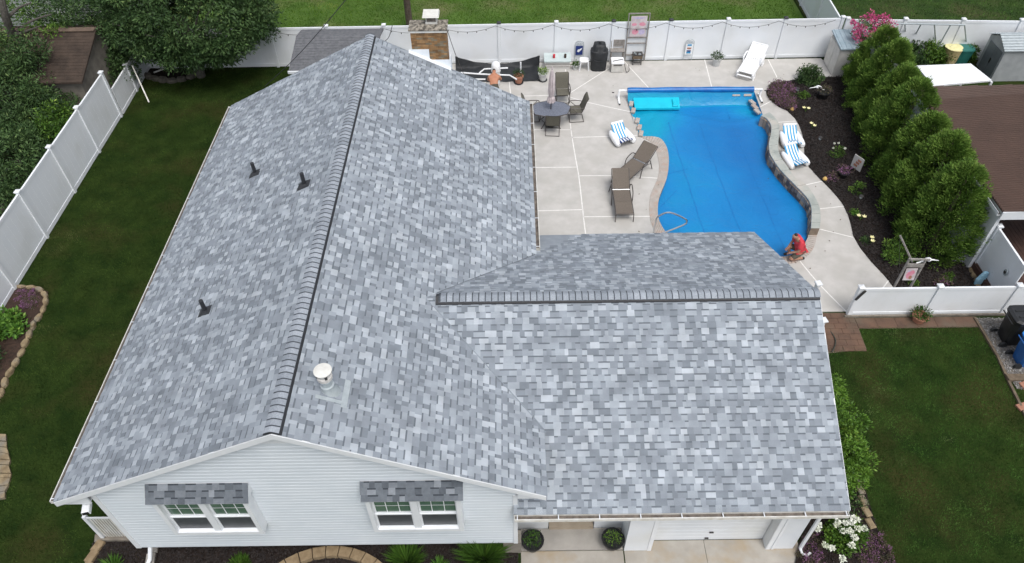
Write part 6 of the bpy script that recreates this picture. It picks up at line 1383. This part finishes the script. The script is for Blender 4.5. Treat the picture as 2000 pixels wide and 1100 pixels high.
# left neighbours: bushy trees along and beyond the left fence
for k, (u, v, z, rx, ry, rz_, m_, lab, dn) in enumerate([(35, 60, 2.8, 2.0, 1.4, 2.2, 'leafmid', 'wispy green tree with bare limbs at the top left corner', 60), (68, 235, 1.4, 1.6, 2.0, 1.3, 'leafdark', 'dense green shrub in front of the brown-roofed shed', 150),
        (20, 190, 1.8, 1.8, 1.6, 1.6, 'leafdark', 'dark shrub at the left edge below the brown-roofed shed', 130), (108, 228, 1.7, .7, .9, .7, 'leafmid', 'yellow-green shrub leaning on the tall side fence', 46), (22, 300, 1.3, 1.6, 1.8, 1.4, 'leafdark', 'very dark shrub against the outside of the tall side fence', 140), (-8, 395, 1.0, 1.1, 1.4, 1.1, 'leafdark', 'low dark shrub behind the nearest part of the tall side fence', 80),
        (150, 20, 3.0, 2.0, 1.5, 1.6, 'leafdark', 'dark tree overhanging the pale siding at top left', 110), (187, 92, 1.6, .55, .8, 1.3, 'leafdark', 'dark climbing shrub on the end wall of the brown-roofed shed', 60), (228, 120, 1.2, .9, .8, 1.0, 'leafdark', 'dark shrub between the brown-roofed shed and the low fence', 60), (15, 95, 3.2, 1.3, 1.0, 1.2, 'leafdark', 'dark foliage hanging over the left end of the brown shed roof', 60)]):
    x, y = U(u, v, z); t = thing('shrub' if z < 2 else 'tree', lab, 'shrub' if z < 2 else 'tree', (x, y, 0)); limb_tree(t, x, y, 0, z+.4, rx*.9, n=5, r0=.12 if z < 2 else .18)
    vol_leaves(ellip(x, y, z-.3, rx, ry, rz_, .45), dn, 75, .32, .14, .05, m_, 'crown', t, up=.1)
t = thing('bare_limbed_tree', 'thick grey trunk with bare limbs in front of the brown-roofed shed at the left edge', 'tree', (-18.6, 24.2, 0))
tp = [Vector((*U(u, v, z), z)) for u, v, z in ((62, 175, .3), (40, 120, 1.6), (24, 70, 2.8), (10, 30, 3.8), (2, -10, 4.6))]
mb = MB(); mb.tube(smoothpts(tp, 4), [.24-.008*k for k in range(17)], 10); mb.build('trunk', 'barkgrey', t)
for (a, P) in ((2, [(24, 70, 2.8), (60, 42, 3.4), (100, 28, 3.8)]), (1, [(40, 120, 1.6), (15, 100, 2.2), (4, 125, 2.2), (14, 150, 2.0)]), (2, [(24, 70, 2.8), (50, 62, 3.1), (76, 52, 3.5)]), (3, [(12, 38, 3.6), (36, 16, 4.0), (60, 6, 4.3)])):
    mb = MB(); Q = smoothpts([Vector((*U(u, v, z), z)) for u, v, z in P], 4); mb.tube(Q, [.07-.05*k/len(Q) for k in range(len(Q))], 7); mb.build('limb', 'barkgrey', t)
# crepe myrtle
x, y = 15.25, 28.9; t = thing('crepe_myrtle', 'crepe myrtle covered in bright pink flowers behind the storage cabinet', 'flowering tree', (x, y, 0)); limb_tree(t, x, y, 0, 1.8, .7, n=5, r0=.06)
vol_leaves(ellip(x, y, 1.55, .85, .7, .75, .5), 34, 50, .17, .09, .04, 'leafmid', 'foliage', t); vol_leaves(ellip(x, y, 1.75, .92, .75, .78, .75), 60, 46, .13, .075, .05, 'leafpink', 'blossom', t)
# plants beside swing frame
for (u, v, r, h, m_, lab) in [(1808, 122, .62, 1.25, 'leafmid', 'tall leafy vegetable plants under the swing frame'), (1775, 128, .6, .7, 'leafdark', 'low dark plants left of the vegetable patch'), (1836, 120, .35, .7, 'leafmid', 'small vegetable plants left of the pale yellow tub'), (1880, 118, .35, .8, 'leafmid', 'small vegetable plants behind the teal bin'), (1995, 128, .7, 1.6, 'leafbright', 'bright green shrub at the right edge by the metal shed'), (1765, 118, .5, 1.0, 'leafdark', 'dark plants behind the farthest evergreen'), (1985, 132, .7, .9, 'leafdark', 'dark plants in front of the metal shed at the right edge')]:
    bush(lab, 'plant', u, v, r, h, m_, 26, 70, .12, .05, .2)
# bed right of the pool
bush('dark green rounded shrub at the top of the mulch bed by the cabinet', 'shrub', 1580, 162, .58, .75, 'leafdark', 46, 70, .10, .04, .17)
bush('low green shrub at the near end of the evergreen row', 'shrub', 1752, 505, .62, .75, 'leafmid', 40, 70, .07, .03, .16)
def cover(lab, u0, pts, n, h, m, L=.04, cat='ground cover', kind='ground_cover_plant'):
    poly = UL(pts); xs = [p[0] for p in poly]; ys = [p[1] for p in poly]; cx_, cy_ = sum(xs)/len(xs), sum(ys)/len(ys); t = thing(kind, lab, cat, (cx_, cy_, gz(cy_))); P = []
    while len(P) < n:
        x = random.uniform(min(xs), max(xs)); y = random.uniform(min(ys), max(ys))
        if inpoly(np.array([x]), np.array([y]), poly)[0]: P.append((x, y, gz(y)+h*random.uniform(.3, .8)))
    V, tn = blobleaves(P, [h*.6]*n, 46, L, L*.5, up=.6, shell=.2); npmesh('foliage', V, None, tn, m, t); return t
cover('mat of purple flowering heather at the bend of the patio', 0, [(1500, 184), (1505, 172), (1520, 165), (1538, 168), (1548, 180), (1550, 205), (1553, 222), (1540, 217), (1522, 210), (1506, 198)], 230, .24, 'leafpurple', .06)
cover('purple groundcover in front of the white-flowered hydrangea', 0, [(1685, 1045), (1720, 1045), (1740, 1080), (1748, 1125), (1680, 1125), (1670, 1080)], 120, .13, 'leafpurple', .04)
cover('low dark groundcover left of the hydrangea at the garage corner', 0, [(1570, 1045), (1605, 1040), (1610, 1090), (1640, 1125), (1560, 1125), (1556, 1085)], 90, .12, 'leafpurple', .04)
cover('purple flowering groundcover at the tip of the bed by the left fence', 0, [(35, 570), (65, 566), (82, 578), (76, 605), (60, 612), (30, 590)], 60, .13, 'leafpurple', .04)
bush('bright green hosta-like shrub in the bed by the left fence', 'shrub', 22, 645, .55, .6, 'leafbright', 40, 60, .13, .075, .16)
bush('dark evergreen at the left edge below the bright green shrub', 'shrub', -12, 705, .45, .6, 'leafdark', 24, 60, .08, .03, .16)
for u, v, r, h, m_, lab in [(1568, 190, .22, .22, 'leafmid', 'small reddish-green plant behind the first solar lamp'), (1632, 303, .36, .40, 'leafmid', 'rounded dark plant with a few white flowers in the mulch bed'), (1622, 348, .26, .22, 'leafpurple', 'small purple-flowered plant beside the amber light'), (1672, 378, .34, .5, 'leafmid', 'grassy plant with a white bloom beside the evergreens'),
        (1665, 418, .12, .18, 'leafbright', 'tiny bright plant beside the lower solar lamp'), (1835, 552, .28, .2, 'leafpurple', 'dark purple plant behind the low fence'), (1852, 548, .22, .15, 'leafmid', 'small red-tinged plant behind the low fence'), (1780, 556, .25, .22, 'leafmid', 'small green plant at the foot of the flag trellis'), (1690, 472, .15, .12, 'leafdark', 'tiny dark seedling in the lower mulch bed'), (1545, 190, .2, .15, 'leafdark', 'small dark tuft at the edge of the heather')]:
    t = bush(lab, 'plant', u, v, r, h, m_, 12, 46, .06, .03, .1, kind='small_plant', stem=False)
    if 'few white' in lab:
        x, y, z = t.location; blossoms(t, [(x-.25, y-.1, h), (x+.02, y+.15, h+.05), (x+.2, y-.12, h), (x-.1, y+.2, h)], .035, n=14)
def potat(u, v, r, h, m, leaf, lab, **k): return pot(u, v, r, h, m, lab, leaf, **k)
potat(1606, 192, .24, .30, 'potblack', 'leafpurple', 'black pot with orange and purple flowers in the top of the mulch bed', n=220, z=.03)
potat(1645, 346, .20, .24, 'potblack', 'leafpurple', 'black pot with reddish leaves in the middle of the mulch bed', n=200, z=.03)
potat(1040, 1066, .26, .34, 'potblack', 'leafmid', 'black bowl planter left of the porch step', n=300, z=-.30, fr=.22, L=.06)
potat(1195, 1063, .26, .34, 'potblack', 'leafmid', 'black bowl planter right of the porch step', n=200, z=-.30, fr=.20, L=.06)
potat(1792, 627, .22, .26, 'terra', 'leafmid', 'tan pot with a bushy green plant in front of the low fence', n=420, z=-.0, fr=.27)
# pale yellow flower ornaments
for u, v, lab in [(1575, 211, 'pale yellow metal flower ornament nearest the heather'), (1588, 243, 'pale yellow metal flower ornament level with the striped loungers'), (1683, 422, 'pale yellow metal flower ornament below the evergreens'), (1704, 467, 'pale yellow metal flower ornament lowest in the mulch bed')]:
    x, y = U(u, v, .25); t = thing('flower_ornament', lab, 'garden ornament', (x, y, 0), random.uniform(0, 3), group='pale yellow flower ornaments in the mulch bed')
    for cx_ in (-.09, .09):
        mb = MB(); n = 12; mb.add([(cx_+.085*math.cos(k*math.pi/6)*(1 if k % 2 else .7), .085*math.sin(k*math.pi/6)*(1 if k % 2 else .7), .25+.03*(k % 2)) for k in range(12)]+[(cx_, 0, .22)], [(k, (k+1) % 12, 12) for k in range(12)]); f = mb.build('flower', 'yellow', t, local=True)
    mb = MB(); mb.tube([(0, 0, 0), (0, 0, .22)], .012, 5); mb.tube([(-.09, 0, .22), (0, 0, .12), (.09, 0, .22)], .01, 5); mb.build('stake', 'leafmid', t, local=True)
for u, v, lab in [(1547, 214, 'round amber garden light at the tip of the heather'), (1611, 350, 'round amber garden light beside the small purple plant')]:
    x, y = U(u, v, .08); mb = MB(); mb.lathe([(.05, 0), (.08, .05), (.08, .10), (.04, .15)], (x, y, .02), 12); tag(mb.build('garden_light', 'amber', smooth=True), lab, 'garden light')
for u, v, lab in [(1550, 197, 'black solar lamp on a stake at the edge of the heather'), (1593, 293, 'black solar lamp on a stake below the striped loungers'), (1671, 408, 'black solar lamp on a stake below the grassy plant')]:
    x, y = U(u, v, .0); t = thing('solar_lamp', lab, 'lamp', (x, y, 0), group='solar stake lamps in the mulch bed'); mb = MB(); mb.tube([(0, 0, 0), (.03, .02, .50)], .011, 6); mb.build('stake', 'dark', t, local=True)
    mb = MB(); mb.lathe([(.03, .46), (.05, .50), (.05, .56)], (.03, .02, 0), 10); mb.build('lens', 'galv', t, local=True); mb = MB(); mb.lathe([(.075, .56), (.07, .585), (.02, .60)], (.03, .02, 0), 12); mb.build('cap', 'dark', t, local=True)
# small leaning garden sign
x, y = U(1669, 333, .1); t = thing('garden_sign', 'small pale garden sign with orange print leaning on the evergreens', 'sign', (x, y, .03), R(-62)); mb = MB(); mb.box(-.22, .22, -.012, .012, .15, .68); b_ = mb.build('board', 'boxbody', t, local=True)
for k in range(3): mb = MB(); mb.box(-.12+.05*k, .04+.05*k, -.018, -.013, .25+.12*k, .34+.12*k); mb.build('print', 'terra', b_, local=True)
mb = MB(); mb.bar((0, 0, 0), (0, 0, .2), .03); mb.build('stake', 'timber', t, local=True)
# white bird shaped plant hangers
def bird(lab, u, v, z, rz, s=1.):
    x, y = U(u, v, z); t = thing('bird_ornament', lab, 'garden ornament', (x, y, z), rz); P = smoothpts([(-.02, 0, .02), (.06, 0, .06), (.14, 0, .02), (.20, 0, -.06), (.26, 0, -.10), (.33, 0, -.12)], 3)
    mb = MB(); mb.tube([Vector(p)*s for p in P], [.05*s]*3+[.035*s]*6+[.02*s]*7, 8); mb.build('neck', 'plasticw', t, local=True, smooth=True)
    mb = MB(); mb.lathe([(.01, -.07), (.06, -.04), (.075, .01), (.05, .05), (.01, .07)], (0, 0, .02), 10); mb.build('head', 'plasticw', t, local=True, smooth=True)
    mb = MB(); mb.tube([Vector((-.05, 0, .02))*s, Vector((-.32, 0, -.03))*s], [.028*s, .008*s], 6); mb.build('beak', 'plasticw', t, local=True); return t
bird('white pelican-shaped ornament over the black pot near the cabinet', 1596, 171, .45, R(0))
# flag trellis at the lower right
t = thing('flag_trellis', 'weathered wooden trellis with a pink flag behind the low fence', 'trellis', (12.3, 15.3, 0)); yb_ = 15.15
def TP(u, v, y=yb_): return AT(u, v, y)
a0, a1 = TP(1748, 557), TP(1777, 505); b0_, b1_ = TP(1780, 557), TP(1809, 506)
for a, b in ((a0, a1), (b0_, b1_)): d = (b-a); mb = MB(); mb.bar(a-d*.9*0-Vector((0, 0, a.z)), b, .055, .05); mb.build('post', 'greywood', t)
mb = MB(); mb.bar(a1+Vector((-.0, -.03, 0)), b1_+Vector((.1, -.03, 0)), .05, .05); mb.build('rail', 'greywood', t)
m1, m2 = a0.lerp(a1, .78), b0_.lerp(b1_, .78); mb = MB(); mb.bar(m1+Vector((0, -.03, 0)), m2+Vector((0, -.03, 0)), .04, .13); mb.build('rail', 'greywood', t)
f0, f1_, f2_, f3_ = TP(1771, 524, yb_-.06), TP(1793, 524, yb_-.06), TP(1784, 547, yb_-.06), TP(1762, 547, yb_-.06); mb = MB(); mb.add([f0, f1_, f2_, f3_], [(3, 2, 1, 0)]); e = Vector((0, -.012, 0)); mb.add([p+e for p in (f0, f1_, f2_, f3_)], [(0, 1, 2, 3)]); fl_o = mb.build('flag', 'pinkwhite', t)
c_ = (f0+f1_+f2_+f3_)/4; ux = (f1_-f0); uy = (f3_-f0)
for (sx, sy, r0, m_) in ((-.1, .05, .3, 'bpink'), (.12, -.15, .22, 'bpink'), (.1, .25, .16, 'terra'), (-.2, -.22, .14, 'blilac')):
    n = 9; P = [c_+ux*(sx+r0*math.cos(k*.698)*random.uniform(.8, 1.1))+uy*(sy+r0*math.sin(k*.698)*random.uniform(.8, 1.1))+Vector((0, -.014-.001*sx, 0)) for k in range(n)]; mb = MB(); mb.add(P, [tuple(range(n))]); mb.build('print', m_, fl_o)
mb = MB(); q0 = TP(1758, 460, 15.5); q1 = TP(1782, 512, 15.2); mb.bar(q0, q1, .04); mb.build('diagonal_pole', 'greywood', t); mb = MB(); mb.tube([q0, TP(1756, 520, 15.5), TP(1754, 556, 15.5)], .006, 4); mb.build('string', 'wire', t)
bird('white egret-shaped ornament at the top right of the flag trellis', 1814, 508, 1.25, R(180)); 
t = tag(MB().tube(smoothpts([(*U(1616, 640), -.02), (*U(1626, 655), .03), (*U(1631, 668), .03), (*U(1628, 682), .03), (*U(1624, 690), 0)], 4), .018, 6).build('garden_hose', 'hose'), 'dark hose curling over the brick landing beside the garage roof', 'hose')
# pale blue decoration by the right fence
x, y = U(1914, 548, .2); t = thing('fabric_decoration', 'pale blue fabric decoration with a pink triangle at the foot of the right fence', 'garden ornament', (x, y, .02)); mb = MB(); loft(mb, [(0, .12, .05, 0, 0), (.25, .16, .06, 0, 0), (.55, .08, .05, .03, 0)], 10); mb.build('cloth', 'paleblue', t, local=True)
mb = MB(); mb.add([(.10, -.1, .15), (.34, -.12, .25), (.20, -.1, .55)], [(0, 1, 2)]); mb.build('pennant', 'bpink', t, local=True); mb = MB(); mb.tube([(.15, -.08, .62), (.40, -.1, .22)], .012, 5); mb.build('stick', 'dark', t, local=True)
# front shrubs
for (x, y, r, h, lab) in ((8.25, 11.35, .66, 1.5, 'tall bright shrub beside the garage roof edge, farthest of three'), (8.42, 10.4, .72, 1.6, 'tall bright shrub beside the garage roof edge, middle of three'), (8.40, 9.45, .70, 1.4, 'bright shrub beside the garage roof edge, nearest of three')):
    bush(lab, 'shrub', 0, 0, r, h, 'rhodo', 95, 80, .10, .034, .17, xy=(x, y), group='shrubs along the garage wall')
bush('low dark foliage between the garage shrubs and the gutter end', 'shrub', 1660, 985, .3, .3, 'leafdark', 16, 50, .07, .03, .12)
t = bush('hydrangea with white flower heads at the garage corner', 'flowering shrub', 1640, 1045, .52, .55, 'leafmid', 44, 60, .085, .05, .15); x, y, z = t.location
bl = [U(u, v, z+.55) + (z+.55,) for u, v in [(1600, 1026), (1595, 1034), (1635, 1020), (1663, 1020), (1673, 1015), (1636, 1025), (1676, 1033), (1689, 1032), (1660, 1037), (1647, 1037), (1669, 1050), (1612, 1066), (1625, 1071), (1664, 1065), (1646, 1092), (1652, 1022), (1667, 1012)]]
blossoms(t, bl, .062)
for u, v, r, h, m_, lab in [(795, 1100, .34, .4, 'leafmid', 'grassy dark green clump right of the curved block border'), (945, 1092, .52, .5, 'leafmid', 'large grassy green clump near the foundation pier'), (222, 1112, .2, .25, 'leafbright', 'yellow-green small plant at the left end of the front bed'), (860, 1112, .16, .2, 'leafbright', 'yellow-tipped small plant between the two grassy clumps'), (470, 1105, .4, .15, 'leafmid', 'low green ground plants left of the curved block border')]:
    x, y = U(u, v); t = thing('grass_clump' if 'grassy' in lab else 'small_plant', lab, 'plant', (x, y, gz(y))); n = 900 if r > .3 else 300; a = rng.uniform(0, 6.28, n); q = rng.uniform(.0, .35, n)*r
    P = np.stack([x+q*np.cos(a), y+q*np.sin(a), np.full(n, gz(y)+h*.1)], 1); D = np.stack([np.cos(a)*rng.uniform(.2, 1.2, n), np.sin(a)*rng.uniform(.2, 1.2, n), np.ones(n)*.9], 1); npmesh('foliage', leaves(P, D, h*1.4, .022), None, np.clip(rng.normal(.30, .16, n), 0, 1), m_, t)
# lattice screen at left of gable
t = thing('lattice_screen', 'low cream lattice screen beside the left corner of the gable wall', 'lattice', (-9.6, 8.0, -.35)); ys_ = 8.02
for k in range(17): x = -10.14+k*.066; mb = MB(); mb.box(x, x+.035, ys_, ys_+.02, -.28, .80); mb.build('slat', 'gutterw', t)
mb = MB(); mb.box(-10.2, -9.06, ys_-.02, ys_-.001, .79, .86); mb.build('rail', 'trim', t); mb = MB(); mb.box(-10.2, -9.06, ys_-.02, ys_-.001, -.32, -.24); mb.build('rail', 'gutterw', t); mb = MB(); mb.box(-10.24, -10.16, ys_-.04, ys_+.05, -.35, .90); mb.build('post', 'trim', t)
# leaning poles at far left fence
for k, (a, b, lab) in enumerate([((258, 128, 1.1), (291, 200, .05), 'thin white pole leaning on the low fence beyond the side fence'), ((383, 118, .3), (432, 105, .3), 'white pole lying under the dark leafy tree, right one'), ((300, 142, .1), (326, 132, .15), 'white pole lying under the dark leafy tree, left one')]):
    mb = MB(); mb.bar((*U(*a), a[2]), (*U(*b), b[2]), .05); tag(mb.build('fence_pole', 'gutterw'), lab, 'pole')
# utility pole and wires
t = thing('utility_pole', 'dark wooden utility pole behind the brick chimney', 'pole', (-4.75, 33.0, 0)); mb = MB(); mb.tube([(0, 0, 0), (.0, 0, 9)], [.16, .12], 10); mb.build('shaft', 'bark', t, local=True); mb = MB(); mb.bar((-.8, -.1, 8.4), (.8, -.1, 8.4), .1); mb.build('cross_arm', 'timber', t, local=True)
for a, b, lab in (((675, 0, 8), (517, 169, 2.7), 'overhead cable crossing from the top of the photo to the left rear eave'), ((766, 50, 5.0), (752, 80, 4.5), 'short cable dropping behind the main ridge'), ((872, 55, 5.2), (906, 145, 2.0), 'thin cable running down right of the brick chimney')):
    p, q = Vector((*U(*a), a[2])), Vector((*U(*b), b[2])); P = [p.lerp(q, s)-Vector((0, 0, .12*math.sin(math.pi*s))) for s in np.linspace(0, 1, 9)]; tag(MB().tube(P, .012, 5).build('overhead_cable', 'wire'), lab, 'cable')

# ================================================================ PEOPLE
def skin(name, V_, E_, Rr, m, parent, root=0, sub=2):
    me = bpy.data.meshes.new(name); off = OFF[parent]; me.from_pydata([Vector(v) for v in V_], E_, []); o = bpy.data.objects.new(name, me); COL.objects.link(o); o.parent = parent
    md = o.modifiers.new('skin', 'SKIN'); 
    if not me.skin_vertices:
        bpy.context.view_layer.objects.active = o
        try: me.skin_vertices.new()
        except Exception: pass
    for i, r0 in enumerate(Rr): me.skin_vertices[0].data[i].radius = (r0, r0) if not isinstance(r0, tuple) else r0
    me.skin_vertices[0].data[root].use_root = True; md.use_smooth_shade = True
    s = o.modifiers.new('sub', 'SUBSURF'); s.levels = sub; s.render_levels = sub; me.materials.append(MT[m]); OFF[o] = off; return o
def person(label, loc, rz, J, shirt, shoes, mskin, hairm='hair', trousers='khaki'):
    """J joints in metres, person faces local -y"""
    t = thing('person', label, 'person', loc, rz); names = [k for k in J if k != 'face']; idx = {k: i for i, k in enumerate(names)}
    V_ = [Vector(J[k][:3]) for k in names]; Rr = [J[k][3] for k in names]
    ch = [('pelvis', 'belly'), ('belly', 'chest'), ('chest', 'neck'), ('neck', 'headb'), ('headb', 'head'), ('head', 'crown')]
    for s in 'LR': ch += [('chest', 'sh'+s), ('sh'+s, 'el'+s), ('el'+s, 'wr'+s), ('wr'+s, 'pa'+s), ('pelvis', 'hip'+s), ('hip'+s, 'kn'+s), ('kn'+s, 'an'+s), ('an'+s, 'to'+s)]
    E_ = [(idx[a], idx[b]) for a, b in ch]
    for s in 'LR':
        w_, p_ = Vector(J['wr'+s][:3]), Vector(J['pa'+s][:3]); d = (p_-w_).normalized(); lat = d.cross(Vector((0, 0, 1))).normalized()
        for k, (o_, l_) in enumerate(((-.033, .062), (-.011, .072), (.012, .068), (.034, .052))):
            b_ = p_+lat*o_; V_ += [b_+d*.012, b_+d*l_*.6-Vector((0, 0, .010)), b_+d*l_*.9-Vector((0, 0, .030))]; Rr += [.010, .009, .008]; n = len(V_); E_ += [(idx['pa'+s], n-3), (n-3, n-2), (n-2, n-1)]
        b_ = w_.lerp(p_, .4)+lat*.035*(1 if s == 'L' else -1); V_ += [b_, b_+d*.03+lat*.02*(1 if s == 'L' else -1)]; Rr += [.011, .009]; n = len(V_); E_ += [(idx['wr'+s], n-2), (n-2, n-1)]
    body = skin('body', V_, E_, Rr, mskin, t, idx['pelvis'])
    g = lambda k, f=1., up=0: (Vector(J[k][:3]), (J[k][3] if not isinstance(J[k][3], tuple) else J[k][3][0])*f+up)
    def cloth(name, keys, edges, m, grow):
        V2 = []; R2 = []
        for k in keys:
            if isinstance(k, tuple): a, b, s_ = k; p = Vector(J[a][:3]).lerp(Vector(J[b][:3]), s_); ra = J[a][3] if not isinstance(J[a][3], tuple) else J[a][3][0]; rb = J[b][3] if not isinstance(J[b][3], tuple) else J[b][3][0]; V2.append(p); R2.append(ra+(rb-ra)*s_+grow)
            else: V2.append(Vector(J[k][:3])); r_ = J[k][3]; R2.append(tuple(q+grow for q in r_) if isinstance(r_, tuple) else r_+grow)
        return skin(name, V2, edges, R2, m, t)
    if shirt: cloth('shirt', ['belly', 'chest', ('chest', 'neck', .7), 'shL', ('shL', 'elL', .75), 'shR', ('shR', 'elR', .75), ('pelvis', 'belly', .12)], [(7, 0), (0, 1), (1, 2), (1, 3), (3, 4), (1, 5), (5, 6)], shirt, .042)
    cloth('shorts', ['pelvis', 'hipL', ('hipL', 'knL', .9), 'hipR', ('hipR', 'knR', .9), ('pelvis', 'belly', .25)], [(0, 1), (1, 2), (0, 3), (3, 4), (0, 5)], trousers, .020)
    for s in 'LR':
        a, b = Vector(J['an'+s][:3]), Vector(J['to'+s][:3]); skin('shoe', [a-(b-a)*.15, a.lerp(b, .55), b+(b-a)*.12], [(0, 1), (1, 2)], [.048, .05, .042], shoes, t)
    h0, h1 = Vector(J['headb'][:3]), Vector(J['crown'][:3]); hc = Vector(J['head'][:3]); f = Vector(J['face']) .normalized(); upv = (h1-h0).normalized(); latv = f.cross(upv)
    skin('hair', [hc-f*.05+upv*-.02, hc-f*.055+upv*.05, hc-f*.02+upv*.085], [(0, 1), (1, 2)], [.068, .066, .05], hairm, t)
    skin('nose', [hc+f*.085+upv*.01, hc+f*.112-upv*.02], [(0, 1)], [.012, .014], mskin, t, sub=1)
    for s in (-1, 1):
        mb = MB(); e_ = hc+f*.088+latv*s*.032+upv*.022; mb.lathe([(.002, -.01), (.010, -.005), (.010, .005), (.002, .01)], e_, 8); mb.build('eye', 'hair', t, local=True)
        skin('ear', [hc+latv*s*.078+upv*.02, hc+latv*s*.084-upv*.02], [(0, 1)], [.014, .012], mskin, t, sub=1)
    return t
Jk = dict(pelvis=(0, .17, .34, (.16, .13)), belly=(0, .15, .50, (.15, .125)), chest=(0, .05, .72, (.18, .13)), neck=(0, -.08, .88, .06), headb=(0, -.13, .93, .065), head=(0, -.19, .985, .095), crown=(0, -.22, 1.06, .078), face=(0, -.7, -.7),
    shL=(.19, .02, .79, .068), elL=(.24, -.04, .52, .05), wrL=(.12, -.19, .38, .036), paL=(.09, -.25, .34, .036), shR=(-.19, .02, .79, .068), elR=(-.24, -.04, .52, .05), wrR=(-.13, -.19, .40, .036), paR=(-.10, -.25, .36, .036),
    hipL=(.10, .16, .31, .105), knL=(.16, -.20, .12, .08), anL=(.14, .22, .09, .05), toL=(.14, .33, .05, .04), hipR=(-.10, .16, .31, .105), knR=(-.16, -.16, .42, .075), anR=(-.15, -.08, .09, .05), toR=(-.15, -.24, .05, .04))
bx_, by_ = U(1556, 500, .1)
person('man in a red shirt and olive shorts kneeling at the near right pool edge', (bx_-.13, by_-.02, .04), R(-82), Jk, 'red', 'shoe', 'skin')
Jb = dict(pelvis=(0, .18, .90, (.15, .12)), belly=(0, .02, 1.00, (.14, .12)), chest=(0, -.22, 1.12, (.17, .125)), neck=(0, -.40, 1.20, .055), headb=(0, -.46, 1.20, .06), head=(0, -.53, 1.19, .088), crown=(0, -.60, 1.21, .072), face=(0, -.6, -.8),
    shL=(.20, -.27, 1.12, .062), elL=(.26, -.42, .86, .045), wrL=(.16, -.60, .68, .033), paL=(.14, -.68, .66, .034), shR=(-.20, -.27, 1.12, .062), elR=(-.28, -.42, .88, .045), wrR=(-.18, -.62, .74, .033), paR=(-.16, -.70, .72, .034),
    hipL=(.11, .17, .86, .10), knL=(.13, .02, .48, .065), anL=(.14, .14, .09, .045), toL=(.15, -.02, .05, .038), hipR=(-.11, .17, .86, .10), knR=(-.13, .04, .48, .065), anR=(-.14, .16, .09, .045), toR=(-.15, 0, .05, .038))
px_, py_ = U(965, 163, 1.05)
person('shirtless man bending over the white pool filter, partly hidden by the roof', (px_, py_+.1, .04), R(180), Jb, None, 'shoe', 'skintan')
